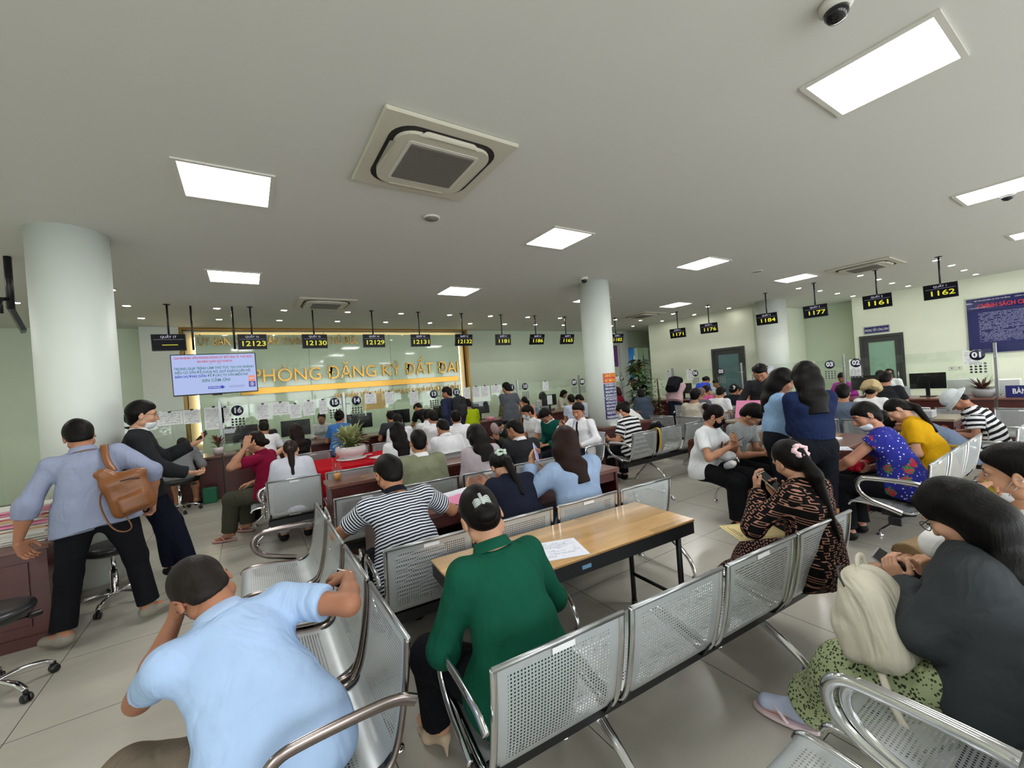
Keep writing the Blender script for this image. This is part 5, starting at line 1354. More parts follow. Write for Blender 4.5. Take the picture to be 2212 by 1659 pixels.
b = on('R4', 3, .22, .16)
PE['w4'] = person('man in a white shirt looking down at a small blue screened phone', **b, lean=10, slouch=14, head=(-6, 18, 0), hands=('phone', 'lap'), top='#e3e4e8', slv='short', hair='short', lod=1, collar='#e3e4e8')
b = dict(x=2.24, y=7.12, hd=-4)
person('man in a white shirt with a black strap across his back', **b, lean=10, head=(8, 8, 0), top='#e0e1e6', hair='short', lod=1, collar='#e0e1e6')
b = dict(x=2.86, y=7.42, hd=6)
person('man in a white shirt with cropped hair, head turned right, before the monitors', **b, lean=4, head=(30, 10, 0), top='#e2e3e8', hair='buzz', lod=1, collar='#e2e3e8')
b = dict(x=2.74, y=6.78, hd=4)
person('man in a white shirt with thick black hair, second from the left among three', **b, lean=6, head=(-8, 12, 0), top='#d9dade', hair='short', lod=1, th=.02)
b = dict(x=2.86, y=6.12, hd=2)
person('man in a white shirt and glasses seated just left of the lime green shirt', **b, lean=2, head=(18, 4, 0), top='#e3e4e8', hair='short', lod=1, glasses=True, collar='#e3e4e8')
b = on('R3', 3, .22, .02)
PE['gl'] = person('young man in black with glasses beside the black backpack, seen from behind', **b, lean=6, slouch=14, head=(-26, 14, 0), top='#26272b', hair='short', lod=1, glasses=True, collar='#d5d6da')
b = dict(x=.62, y=7.1, hd=-20)
person('woman with straight dark brown hair in black, arm stretched along the bench back', **b, lean=0, head=(0, 4, 0), sex='f', hands=((-.62, -.12, .80), 'lap'), poles=((-.3, -.5, -1), None), top='#17181c', slv='none', hair='long', hc='#281613', tail=.20, sk='#c09378', lod=1)
# ---- at the left counter
person('child in a grey sweater bent over the counter beside the column', x=-.98, y=8.30, hd=6, seat=.52, lean=24, slouch=22, head=(0, 24, 0), sc=.96, hands=('table', 'table'), top='#7b7d80', slv='long', jacket=True, bot='#1d1f24', botkind='shorts', hair='short', lod=1, shoekind='sandal')
person('visitor in a white shirt with cropped hair at counter 16', x=.20, y=8.14, hd=4, seat=.52, lean=10, slouch=14, head=(-10, 12, 0), hands=('table', 'table'), top='#e1e2e5', hair='short', lod=1, fat=1.05)
person('visitor in a blue top with black hair tied up at counter 15', x=1.42, y=8.18, hd=8, seat=.54, lean=4, head=(14, 4, 0), sex='f', sc=1.02, hands=('table', 'table'), top='#3f6fae', hair='bun', lod=1, toppat=None)
person('visitor in dark grey with a black cap before monitor 14', x=2.42, y=8.12, hd=2, seat=.50, lean=16, slouch=16, hands=('table', 'table'), top='#3a3d42', hair='short', lod=0)
person('man in a black T-shirt leaning over the counter below disc 13', pose='stand', x=3.22, y=8.18, hd=-14, lean=40, slouch=18, head=(-22, 0, 0), sc=.97, hands=((-.14, .62, .82), (.20, .55, .80)), top='#17181b', hair='short', lod=1)
b = dict(x=3.46, y=7.62, hd=-22)
PE['hood'] = person('man in a navy hooded jacket standing with a dark backpack near counter 13', pose='stand', **b, lean=4, head=(-28, 8, 0), sc=1.02, hands=('down', 'down'), top='#262a42', slv='long', jacket=True, bot='#1c1d22', hair='short', sk='#a5745a', lod=1)
person('man in a lime green T-shirt on a stool at the counter', x=4.16, y=8.12, hd=-8, seat=.54, lean=10, slouch=10, head=(-12, 8, 0), sc=1.04, hands=('table', 'table'), top='#a9bf18', bot='#20232b', hair='short', lod=1)
person('man in a dark grey T-shirt standing with his back turned at counter 11', pose='stand', x=4.84, y=7.62, hd=4, lean=4, head=(-14, 8, 0), sc=1.02, hands=('chest', 'down'), top='#53575e', bot='#202228', hair='short', lod=1)
person('visitor in a peach top and black cap at counter 10', x=5.75, y=8.16, hd=2, seat=.50, lean=14, slouch=10, head=(0, 10, 0), sex='f', hands=('table', 'table'), top='#d9927b', hair='pony', lod=0)
person('man in a pale blue shirt facing the counter left of the pillar', x=6.35, y=7.25, hd=10, lean=4, head=(10, 4, 0), top='#b9c3d6', hair='short', lod=0)
person('man in a pale grey hooded top bent forward just left of the pillar', x=7.1, y=7.55, hd=-14, lean=18, head=(-10, 12, 0), top='#a9b0be', slv='long', jacket=True, hair='short', lod=0, th=.02)
# ---- facing bench left of the pillar
b = on('Rc', 0, .20, .0)
PE['tie'] = person('man in white shirt, dark tie and lanyard looking at his phone', **b, lean=0, slouch=6, twist=-14, head=(-8, 16, -6), sc=1.03, hands=((-.16, .20, .66), (.10, .34, .92)), poles=((-1, -.4, -.5), (1, 0, -1)), top='#e4e5ea', slv='long', bot='#1b2238', hair='short', hc='#1b1512', sk='#b98468', lod=1, collar='#e4e5ea', curl=.5)
b = on('Rc', 1, .20, .0)
person('person in a green jacket with white collar, red glasses and lowered mask', **b, lean=8, slouch=18, head=(-6, 26, 0), hands=('lap', 'lap'), top='#0f4f45', slv='long', jacket=True, collar='#e4e5ea', bot='#16181e', hair='short', lod=1, glasses=True, mask='chin', th=.02)
b = on('Rc', 2, .20, .0)
PE['mw'] = person('man in a white shirt with a pale mask, hands clasped on his knees', **b, lean=10, slouch=8, head=(10, 8, 0), twist=0, hands=((-.05, .36, .66), (.06, .36, .66)), top='#dfe0e2', bot='#17181d', hair='short', lod=1, mask='blue', sk='#b98468', collar='#dfe0e2')
b = on('Rc', 3, .20, .0)
PE['cap'] = person('person in a pinkish checked cap and blue mask bent over a phone', **b, lean=32, slouch=30, head=(0, 40, 0), sex='f', hands=((-.05, .48, .66), (.14, .44, .64)), top='#3d3f3a', slv='long', jacket=True, bot='#23252a', hair='crop', lod=1, mask='blue')
# ---- right of the pillar
b = on('RM', 0, .20, .02)
PE['bw'] = person('woman in a black and white striped top at the pillar desk', **b, lean=10, slouch=12, head=(-24, 14, 0), sex='f', hands=(wl(**b, P=(4.55, 4.45, .66)), 'lap'), top='#e3e3e6', toppat='stripe_h', top2='#1a1b20', per=.062, bot='#17181d', hair='bun', sk='#b58468', lod=1, mask='white')
person('man in a white T-shirt bent forward behind the striped woman', x=6.85, y=5.78, hd=-30, lean=32, slouch=20, head=(0, 8, 0), top='#dddedb', hair='short', lod=0)
person('woman with reddish hair in a dark red shirt seated at the far counter', x=8.5, y=7.75, hd=-28, seat=.50, lean=4, head=(0, 8, 0), sex='f', hands=((-.35, .32, .8), 'table'), top='#6a1626', hair='bob', hc='#3c1713', bot='#6b5f50', lod=0)
b = on('X1', 1, .26, -.06)
person('man in a beige shirt seen from behind, right of the pillar', **b, lean=2, head=(-8, 2, 0), sc=1.04, top='#b9b1a4', slv='long', hair='short', lod=1, fat=1.12)
b = on('X2', 0, .22, .05)
person('bald man in a dark grey shirt seen from behind', **b, lean=6, head=(0, 8, 0), top='#5c5d68', hair='buzz', hc='#8a7466', th=.002, sk='#a5745a', lod=1)
person('person in white seated in front of the bald man', x=8.0, y=4.78, hd=90, lean=10, head=(0, 12, 0), top='#dfe0e2', hair='short', lod=0)
b = on('X3', 1, .22, .0)
person('girl with a ponytail in a bright pink shirt', x=8.72, y=5.52, hd=90, lean=6, head=(0, 6, 0), sex='f', top='#d65a9a', hair='pony', hc='#2c1a17', lod=0)
person('person in charcoal beside the pink shirt', x=9.25, y=5.12, hd=88, lean=16, head=(0, 12, 0), sc=.94, top='#2d2e33', hair='short', lod=0)
person('woman with black hair and a white flower clip in dark clothes', x=8.72, y=4.86, hd=92, lean=4, head=(0, 4, 0), sex='f', top='#1e212b', hair='lowbun', lod=0, hair_acc=((.03, -.10, .02), '#e6e6ea'))
person('woman with curly brown hair in a white spotted blouse', x=8.76, y=4.40, hd=96, lean=4, head=(10, 6, 0), sex='f', top='#e0dfdd', toppat='dots', top2='#25252b', per=.05, hair='long', hc='#3a1d17', tail=.20, lod=0, th=.02)
person('person in a blue grey denim jacket with a cream sling bag', x=8.55, y=7.05, hd=30, lean=12, head=(10, 6, 0), top='#3f4a58', slv='long', jacket=True, hair='bob', sex='f', lod=0)
b = dict(x=9.6, y=6.9, hd=78)
PE['pinkj'] = person('woman in a pale pink jacket bending at counter 06 with a large black backpack', pose='stand', **b, lean=34, slouch=10, head=(0, 10, 0), sex='f', sc=.98, hands=('table', 'chest'), top='#c3a3a8', slv='long', jacket=True, bot='#20273a', hair='bob', lod=0)
person('girl in a bright blue shirt with tied hair writing at counter 05', pose='stand', x=9.95, y=6.45, hd=96, lean=30, slouch=14, head=(0, 14, 0), sex='f', sc=.96, hands=((-.1, .45, .85), (.2, .42, .84)), top='#2b46b0', hair='lowbun', lod=0)
b = dict(x=6.62, y=3.50, hd=-152)
PE['black'] = person('man with glasses in a black shirt standing with a pink folder', pose='stand', x=6.40, y=3.06, hd=-100, lean=8, slouch=8, head=(-4, 24, 0), sc=1.03, hands=((-.02, .36, 1.02), (.16, .30, .98)), poles=((-1, -.3, -.8), (1, -.3, -.9)), palms=((.2, -.8, .3), (-.3, -.8, .3)), top='#2c2c30', slv='long', bot='#17181c', hair='short', sk='#b98468', lod=1, glasses=True, collar='#2c2c30', curl=.6)
person('man standing behind the black shirted man, only dark hair showing', pose='stand', x=7.25, y=3.52, hd=-100, lean=4, head=(0, 10, 0), sc=1.0, top='#2b3038', hair='short', lod=0)
b = on('R2b', 3, .20, -.02)
PE['bmask'] = person('woman with a hair bun, black face mask and white T-shirt holding up a phone', **b, lean=2, slouch=14, twist=-8, head=(-18, 14, 0), sex='f', sc=1.02, hands=((-.02, .34, .86), (.06, .33, .82)), poles=((-.8, 0, -1), (1, 0, -1)), palms=((.5, -.8, .2), (-.5, -.8, .2)), top='#dfe3e6', toppat=None, bot='#121316', botkind='loose', hair='bun', hc='#1d1413', sk='#b58468', lod=2, mask='black', curl=.55)
b = on('R2b', 2, .22, .04)
PE['gtee'] = person('young man with glasses in a heather grey T-shirt looking at his phone', **b, lean=8, slouch=20, head=(-14, 30, 0), sc=1.04, hands=((-.06, .40, .68), (.08, .40, .68)), top='#8f9494', bot='#141519', hair='short', sk='#b58468', lod=2, glasses=True, th=.024, curl=.55)
b = on('R2b', 1, .24, .0)
PE['tan'] = person('person in a tan jacket bending forward behind the man in heather grey', **b, lean=26, slouch=22, head=(0, 24, 0), hands=('lap', 'lap'), top='#8a7866', slv='long', jacket=True, bot='#4a4238', hair='short', lod=1)
PE['stand'] = person('woman with long black hair standing in a navy shirt and dark jeans, back turned', pose='stand', x=4.02, y=1.56, hd=40, lean=2, slouch=4, head=(8, 14, 0), sex='f', sc=1.0, hands=('chest', 'chest'), top='#1c2748', slv='long', bot='#15181f', botkind='tight', hair='long', tail=.20, th=.02, lod=2, tuck=True)
PE['sky'] = person('person in a sky blue shirt standing close beside the woman in navy', pose='stand', x=4.28, y=1.98, hd=150, lean=2, slouch=4, head=(0, 22, 0), sex='f', sc=.98, hands=('chest', 'chest'), top='#8fb2d9', slv='long', bot='#15181f', hair='long', lod=1, tuck=True, tail=.20)
b = on('R1b', 0, .22, .12)
PE['floral'] = person('woman in a blue flowered blouse with a lowered white mask', **b, lean=14, slouch=12, twist=-6, head=(-30, 6, 0), sex='f', sc=1.04, hands=((-.16, .50, .60), (.02, .26, .64)), poles=((-1, -.2, -.2), (1, -.6, -.5)), palms=((.3, -.2, -1), None), fdirs=((.1, .6, -.8), (-.9, .4, 0)), top='#2b2f86', toppat='floral', top2='#c9c8de', per=.03, slv='cap', bot='#15161a', botkind='loose', hair='lowbun', sk='#b5826a', lod=2, mask='chin', fat=1.12)
b = on('R1b', 2, .24, -.05)
PE['yellow'] = person('woman in a mustard yellow blouse looking down, dark hair tied back', **b, lean=14, slouch=16, head=(-22, 24, 0), sex='f', hands=('lap', 'lap'), top='#c99a12', bot='#23252b', hair='pony', tail=.20, sk='#c79a80', lod=1)
PE['bucket'] = person('woman in a white bucket hat and black and white striped T-shirt at the right edge', x=6.97, y=.95, hd=-8, lean=12, slouch=20, head=(-14, 30, 0), sex='f', sc=1.0, hands=((-.08, .34, .66), (.08, .34, .66)), top='#e0e0e2', toppat='stripe_h', top2='#1e1f24', per=.055, bot='#3c4c66', hair='crop', sk='#a5745a', lod=1)
person('person in a dusty blue shirt bent forward behind the mustard blouse', x=6.35, y=1.1, hd=-6, lean=40, slouch=26, head=(0, 24, 0), top='#66738a', slv='long', hair='short', lod=0)
PE['arm'] = person('man in a grey blue shirt with glasses, arm along the bench back', x=6.95, y=2.32, hd=78, lean=4, head=(-16, 6, 0), hands=('lap', (.55, -.10, .82)), poles=(None, (.6, -.8, -.6)), top='#5a6577', slv='long', hair='short', sk='#a5745a', lod=1, glasses=True, sc=1.03)
PE['hat'] = person('woman in a crumpled beige sun hat and white top', x=7.75, y=2.25, hd=86, lean=2, head=(0, 4, 0), sex='f', top='#dcdcdc', hair='crop', lod=1)
person('broad man in a black T-shirt seated at counter 02', x=9.35, y=2.52, hd=84, seat=.52, lean=12, head=(0, 8, 0), sc=1.05, fat=1.15, hands=('table', 'table'), top='#222326', hair='short', sk='#a5745a', lod=1)
# ---- staff behind the counters
for lab, x, y, hd, top, hair, pose, sx in (('clerk behind the monitor at counter 16', .25, 9.95, 178, '#33353a', 'short', 'sit', 'm'), ('clerk behind the monitor at counter 15', 1.35, 10.0, 182, '#d9d9dc', 'lowbun', 'sit', 'f'),
    ('clerk with black hair between counters 12 and 11, hand to her face', 4.72, 9.95, 170, '#dcdcde', 'bob', 'sit', 'f'), ('clerk in an olive top facing the peach visitor', 6.1, 9.9, 184, '#6b6a48', 'lowbun', 'sit', 'f'),
    ('woman clerk in a white blouse standing behind counter 10', 6.55, 10.15, -60, '#dcdbd2', 'lowbun', 'stand', 'f'), ('clerk in white with a fringe behind counter 9', 7.35, 9.9, 180, '#dcdcde', 'bob', 'sit', 'f'), ('clerk in a floral cream blouse leaning at counter 9', 8.1, 9.9, 150, '#d3cdbc', 'bob', 'sit', 'f'),
    ('clerk in white with short hair behind counter 05', 11.75, 6.9, -92, '#e0e0e2', 'short', 'sit', 'f'), ('clerk in a magenta top behind disc 03', 12.0, 3.95, -96, '#a8339a', 'lowbun', 'sit', 'f'), ('white haired looking clerk in a white shirt behind counter 02', 11.75, 3.22, 80, '#e3e4e6', 'short', 'sit', 'm'), ('clerk with brown hair facing the hall behind counter 02', 13.0, 3.33, -86, '#e3e4e6', 'bob', 'sit', 'f')):
    person(lab, x=x, y=y, hd=hd, pose=pose, seat=.50, sex=sx, hands=('table', 'table') if pose == 'sit' else ('chest', 'down'), top=top, hair=hair, lod=0, slv='long', lean=8, head=(0, 10, 0), feet=None)
if 0: pass
# ================================================================== things held, carried and lying about
def world_of(P): return Matrix.Translation(P['e'].location) @ Matrix.Rotation(P['e'].rotation_euler.z, 4, 'Z')
def frame(o, z, up):
    """matrix with origin o, local z along z, local y near up"""
    z = Vector(z).normalized(); y = Vector(up); y = (y-z*y.dot(z)).normalized(); x = y.cross(z)
    return Matrix(((x.x, y.x, z.x, o[0]), (x.y, y.y, z.y, o[1]), (x.z, y.z, z.z, o[2]), (0, 0, 0, 1)))
def phone(P, side, lab, case='#2a2a2e', screen='#0b0b10', up=None, out=.045, along=.085, glow=None, cams=False):
    S_, E_, W_, fd, pn = P['arm'][side]; fd = unit(fd); pn = unit(pn-fd*(pn@fd))
    c = W_+fd*along+pn*out*.6; hz = unit(P['Hc']-c)
    M = world_of(P) @ frame(Vector(c), Vector(hz), Vector(up if up is not None else fd))
    e = empty('smartphone', M.to_translation(), 0, lab, 'phone', 'phones in hands'); e.rotation_euler = M.to_euler()
    MB().rbox(-.038, .038, -.078, .078, -.0045, .0035, .0035).build('case', mat('phone_case'+case, case, .35, 0, 0), e)
    MB().rbox(-.034, .034, -.073, .073, .0025, .0045, .0008).build('display', emis('display'+glow, glow, .4) if glow else mat('phone_glass', screen, .08, 0, 0), e)
    if cams:
        m = MB().rbox(-.034, -.002, .038, .072, -.007, -.004, .001).build('camera_block', mat('phone_case'+case, case, .35, 0, 0), e)
        g = MB()
        for x, y in ((-.026, .064), (-.026, .046), (-.010, .055)): g.lathe([(.0001, -.0105), (.0075, -.0105), (.008, -.007)], c=(x, y, 0), n=16)
        g.build('lens', SCREEN, m)
    return e
phone(PE['glyph'], 1, 'beige triple camera phone held up by the woman in the patterned dress', '#b3a594', along=.10, cams=True)
phone(PE['grey'], 1, 'clear cased phone in the hands of the woman in dark grey', '#8a8a90', along=.09)
phone(PE['mask'], -1, 'black phone raised by the man leaning on the column', '#2b2f2c', along=.10)
phone(PE['denim'], -1, 'lilac screened phone held by the woman in denim', '#c8c8d0', glow='#9a8fc0', along=.10)
phone(PE['w4'], -1, 'phone with a small blue screen of the man in white', '#b8b8c0', glow='#6a7fe0')
phone(PE['tie'], 1, 'dark phone of the man with the tie', '#22242c'); phone(PE['bmask'], 1, 'lilac phone of the woman in the black mask', '#8d83a3', along=.10)
phone(PE['gtee'], 1, 'phone of the young man in heather grey', '#3a3a40'); phone(PE['cap'], 1, 'phone of the person in the pinkish cap', '#c3c8d4'); phone(PE['polo'], 1, 'white edged phone under the hand on the bench back', '#d9d9dc', along=.05, out=.03)
def lay(name, lab, cat, w, d, x, y, z, rz, m, grp=None, t=.0012, curl=0., tilt=None, bend=0.):
    n = 8; V = []; F = []
    for j in range(n+1):
        for i in range(n+1):
            u, v = i/n-.5, j/n-.5
            V.append((u*w, v*d, curl*max(0, u+v)**2*.6+bend*(u*u)))
    for j in range(n):
        for i in range(n): a = j*(n+1)+i; F.append((a, a+1, a+n+2, a+n+1))
    k = len(V); V += [(p[0], p[1], p[2]+t) for p in V]; F = [f[::-1] for f in F]+[tuple(q+k for q in f) for f in F]
    m_ = n+1
    for i in range(n):
        F += [(i, i+1, k+i+1, k+i), (n*m_+i+1, n*m_+i, k+n*m_+i, k+n*m_+i+1), ((i+1)*m_, i*m_, k+i*m_, k+(i+1)*m_), (i*m_+n, (i+1)*m_+n, k+(i+1)*m_+n, k+i*m_+n)]
    o = MB().add(V, F, False).build(name, m); o.location = (x, y, z); o.rotation_euler = (*(tilt or (0, 0)), R(rz)); tag(o, lab, cat, grp); return o
# wooden table
lay('pink_folder', 'pink folder with red string under the loose sheets on the wooden table', 'folder', .24, .33, .93, 1.78, .702, 12, PINK, t=.003)
lay('form_sheet', 'curled white form sheet lying on the pink folder', 'paper', .21, .30, .97, 1.76, .706, -14, PRINT2, curl=.05)
lay('form_sheet', 'second white sheet bent upward beside the first, before the woman in green', 'paper', .21, .30, 1.12, 1.83, .703, -30, PRINT2, curl=.09)
lay('form_sheet', 'printed form lying flat to the right of the woman in green', 'paper', .30, .24, 1.37, 1.80, .7015, -20, PRINT2, t=.002)
g = MB(); g.tube([(.86, 1.86, .712), (.82, 1.72, .712), (.83, 1.66, .712), (.88, 1.74, .712), (.93, 1.82, .712)], .0025, 5)
tag(g.build('string_tie', mat('dark_red_string', '#5c1520', .7)), 'dark red string tie on the pink folder', 'string')
for x, y, l in ((1.33, 2.00, 'long pen scratch'), ):
    pass
# brown desk
lay('pink_folder', 'large pink folder on the brown desk beside the woman in navy', 'folder', .42, .28, 1.46, 2.98, .752, 14, PINK, t=.004)
lay('map_sheet', 'large printed plan sheet under the pink folder on the brown desk', 'paper', .50, .34, 1.36, 3.07, .7505, 12, PRINT2)
e = empty('ink_pad', (1.20, 3.0, .75), 0, 'round white and violet ink pad on the brown desk', 'ink pad')
MB().lathe([(.0001, 0), (.034, 0), (.038, .006), (.036, .012), (.02, .016), (.0001, .016)], n=24).build('base', WHITEP, e)
MB().lathe([(.0001, .028), (.012, .026), (.022, .016), (.0001, .014)], n=20).build('dome', mat('violet', '#3a3290', .3), e)
# drink in a bag on desk three
e = empty('drink_bag', (.74, 4.64, .752), 0, 'clear plastic bag holding an orange iced drink with a straw', 'drink')
PLASTIC = glass_mat('thin_plastic', (.97, .975, .98))
MB().lathe([(.032, .0), (.042, .11), (.040, .11), (.030, .003), (.0001, .003)], n=20).build('cup', PLASTIC, e)
MB().lathe([(.0001, .004), (.029, .004), (.037, .075), (.0001, .078)], n=20).build('orange_drink', mat('orange_drink', '#e09a3a', .2, 0, .3), e)
b_ = Sdf(); b_.rc((0, 0, .03), (0, 0, .12), .055, .048, k=.02); b_.rc((0, 0, .12), (.0, 0, .17), .045, .018, k=.02); b_.rc((-.03, 0, .17), (-.04, 0, .235), .009, .006, k=.015); b_.rc((.03, 0, .17), (.04, 0, .235), .009, .006, k=.015)
sdf_obj('bag_film', b_, .006, PLASTIC, e, fold=.006); MB().tube([(.005, 0, .02), (-.01, 0, .20)], .003, 6).build('straw', BLACKP, e)
o = MB().tube([(.99+.026*math.cos(a), 4.58+.026*math.sin(a), .753) for a in [2*math.pi*i/20 for i in range(20)]], .002, 5, closed=True).build('rubber_band', mat('rubber', '#c9a04a', .6)); tag(o, 'rubber band lying on the desk beside the drink bag', 'rubber band')
lay('paper_booklet', 'open white booklet on the red cloth', 'paper', .26, .19, 1.50, 5.75, .752, 25, PAPER, t=.012)
lay('name_card', 'small white card on the red cloth right of the bowl', 'card', .10, .06, 1.42, 6.15, .752, 10, PAPER)
# pink card of the black shirted man, blue folder, desk papers
P = PE['black']; c = (P['arm'][1][2]+P['arm'][-1][2])/2+P['fwd']*.05
M = world_of(P) @ frame(Vector(c)+Vector((0, .07, .02)), Vector((0, .85, .35)), Vector((0, -.3, 1)))
e = MB().rbox(-.20, .20, -.13, .13, 0, .006, .001).build('pink_folder', PINK); e.matrix_world = M; tag(e, 'bright pink folder held by the standing man in black', 'folder')
lay('blue_folder', 'light blue folder on the dark red desk end', 'folder', .33, .24, 4.86, 1.86, .752, 12, mat('sky_blue_card', '#74b0dd', .5), t=.006)
lay('form_sheet', 'white sheet hanging over the near corner of the dark red desk', 'paper', .21, .30, 4.80, 1.72, .7515, 30, PRINT2)
lay('white_envelope', 'small white case on the dark red desk', 'case', .12, .06, 5.35, 1.86, .752, 0, PAPER, t=.02); lay('brown_wallet', 'flat tan wallet on the dark red desk', 'wallet', .28, .10, 5.52, 1.95, .752, 5, mat('tan_leather', '#8a6c4a', .6), t=.015)
lay('form_sheet', 'white sheet on the pillar desk before the striped woman', 'paper', .36, .24, 5.5, 5.09, .752, 0, PAPER)
e = MB().rbox(-.1, .1, -.07, .07, 0, .10, .01).build('document_tray', mat('clear_tray', '#b5b7bb', .3)); e.location = (7.62, 1.62, .752); tag(e, 'white wire leaflet holder on the pale topped desk', 'holder')
# yellow dossier on the patterned lap
P = PE['glyph']; k_ = (P['leg'][-1][1]+P['leg'][-1][0])/2
M = Matrix.Translation((2.46, 1.30, .655)) @ Matrix.Rotation(R(62), 4, 'Z') @ Matrix.Rotation(R(-4), 4, 'Y')
e = empty('dossier', M.to_translation(), 0, 'yellow dossier sheet titled in black on the patterned lap', 'document'); e.rotation_euler = M.to_euler()
MB().rbox(-.105, .105, -.15, .15, 0, .003, .001).build('cover', mat('cream_yellow_card', '#dcc88a', .6, 0, .03), e)
text('title', 'HỒ SƠ', .045, BLACKM, e, (0, .0, .0036), (0, 0, 0), extrude=.0002, weight=.001)
for i, (y, s_, w) in enumerate(((.115, 'CỘNG HÒA XÃ HỘI CHỦ NGHĨA VIỆT NAM', .15), (.10, 'ĐỘC LẬP - TỰ DO - HẠNH PHÚC', .10), (-.03, 'ĐĂNG KÝ ĐẤT ĐAI', .12))): text('small_line', s_, .011, BLACKM, e, (0, y, .0036), (0, 0, 0), extrude=.0001, width=w)
MB().box(-.092, .092, .136, .137, .003, .0036).box(-.092, .092, -.137, -.136, .003, .0036).box(-.092, -.091, -.136, .136, .003, .0036).box(.091, .092, -.136, .136, .003, .0036).build('border_line', BLACKM, e)
# ---- bags
def bag(name, lab, cat, M, sd, h, m, fold=.004):
    V, F = sd.mesh(h, fold, 5); e = empty(name, M.to_translation(), 0, lab, cat); e.rotation_euler = M.to_euler(); return e, from_arrays('bag_body', V, F, m, e)
LEATH = mat('brown_leather', '#7a4a24', .38, 0, .18, 9, .25, 40)
P = PE['blue']; C_ = P['Ch']; bk = -P['fwd']
c0 = P['Wst']+P['rt']*.20+bk*.185-P['u2']*.13
s_ = Sdf(); s_.bx((0, 0, 0), (.125, .06, .15), rad=.05, k=.02); s_.rc((-.05, 0, .12), (-.09, 0, .20), .05, .035, k=.05, sq=((1, 0, 0), 1.3)); s_.bx((.01, -.06, -.06), (.085, .03, .06), rad=.025, k=.02); s_.el((.06, .0, .13), (.08, .06, .035), k=.03)
M = world_of(P) @ Matrix.Translation(Vector(c0)) @ Matrix.Rotation(R(-14), 4, 'Y')
e, o = bag('leather_backpack', 'brown leather backpack slung on the shoulder of the man in grey blue', 'backpack', M, s_, .009, LEATH, .006)
Mi = (world_of(P) @ Matrix.Identity(4)); toL = M.inverted() @ world_of(P)
sh = P['Ch']+P['rt']*.12+P['u2']*.13
pts = [toL @ Vector(q) for q in (P['Ch']+P['rt']*.12+P['fwd']*.13-P['u2']*.06, P['Ch']+P['rt']*.11+P['fwd']*.11+P['u2']*.04, sh+P['fwd']*.03, sh-P['fwd']*.07+P['u2']*.01, P['Ch']+P['rt']*.12-P['fwd']*.165-P['u2']*.02, c0+P['u2']*.19-P['rt']*.05)]
MB().tube(chaikin(pts, 2), .022, 8, sq=(1.0, .35)).build('wide_strap', LEATH, e)
pts = [(-.10, -.03, .12), (-.16, -.02, .02), (-.165, -.02, -.10), (-.15, -.03, -.20), (-.10, -.04, -.25), (-.05, -.04, -.24), (-.06, -.03, -.15)]
MB().tube(chaikin(pts, 2), .012, 6, sq=(1, .4)).build('hanging_strap', LEATH, e)
MB().tube([(-.01, -.075, .115), (.045, -.08, .11), (.09, -.075, .09)], .004, 6).build('zip', BLACKM, o)
CREAMF = fabric('cream_canvas', '#c9c4b2', fold=.6)
P = PE['grey']; c0 = (P['leg'][-1][0]+P['leg'][-1][1])/2+npv(-.05, .07, .20)
s_ = Sdf(); s_.bx((0, 0, 0), (.115, .075, .145), rad=.06, k=.03); s_.bx((.0, .09, -.05), (.10, .04, .08), rad=.035, k=.03); s_.rc((-.06, .05, .06), (.06, .07, .07), .04, k=.04); s_.rc((-.04, .10, .03), (.05, .11, .0), .03, k=.03); s_.el((0, 0, .14), (.10, .07, .06), k=.04)
M = world_of(P) @ Matrix.Translation(Vector(c0)) @ Matrix.Rotation(R(-20), 4, 'X') @ Matrix.Rotation(R(12), 4, 'Y')
e, o = bag('cream_backpack', 'cream canvas backpack on the lap of the woman in dark grey', 'backpack', M, s_, .008, CREAMF, .010)
MB().tube(chaikin([(-.10, .03, .13), (-.06, .06, .18), (0, .07, .20), (.06, .06, .17), (.10, .03, .12)], 2), .0045, 6).build('zip', BLACKM, o)
MB().tube(chaikin([(-.03, 0, .17), (-.03, -.01, .23), (.03, -.01, .23), (.03, 0, .17)], 2), .012, 8, sq=(1, .5)).build('top_handle', CREAMF, e)
MB().tube(chaikin([(-.08, .02, -.14), (-.12, .0, -.24), (-.10, -.02, -.34), (-.11, -.02, -.42)], 2), .012, 6, sq=(1, .3)).build('strap', CREAMF, e)
MB().tube(chaikin([(.08, .0, -.14), (.05, -.02, -.26), (.0, -.03, -.30), (-.05, -.02, -.22)], 2), .012, 6, sq=(1, .3)).build('strap', CREAMF, e)
DKF = fabric('dark_backpack_cloth', '#15161a', fold=.4); DGR = fabric('charcoal_pattern', '#2f3034', 'speckle', '#1c1d20', .02)
def pack(lab, M, m=DKF, s=1., h=.014, trim=None):
    s_ = Sdf(); s_.bx((0, 0, 0), npv(.15, .08, .21)*s, rad=.06*s, k=.03); s_.bx((0, -.09*s, -.06*s), npv(.11, .04, .11)*s, rad=.035*s, k=.02); s_.el((0, 0, .17*s), npv(.12, .07, .07)*s, k=.03)
    e, o = bag('backpack', lab, 'backpack', M, s_, h, m, .005)
    MB().tube(chaikin([(-.035*s, .03, .21*s), (-.03*s, .03, .27*s), (.03*s, .03, .27*s), (.035*s, .03, .21*s)], 2), .009, 6).build('top_handle', m, e)
    MB().tube(chaikin([(-.12*s, -.07*s, .08*s), (-.08*s, -.085*s, .19*s), (.08*s, -.085*s, .19*s), (.12*s, -.07*s, .08*s)], 2), .004, 6).build('zip', trim or BLACKM, o)
    for sx in (-1, 1): MB().tube(chaikin([(sx*.07*s, .08*s, .19*s), (sx*.09*s, .13*s, .12*s), (sx*.10*s, .12*s, -.08*s), (sx*.10*s, .08*s, -.17*s)], 2), .018, 6, sq=(1, .35)).build('shoulder_strap', m, e)
    return e
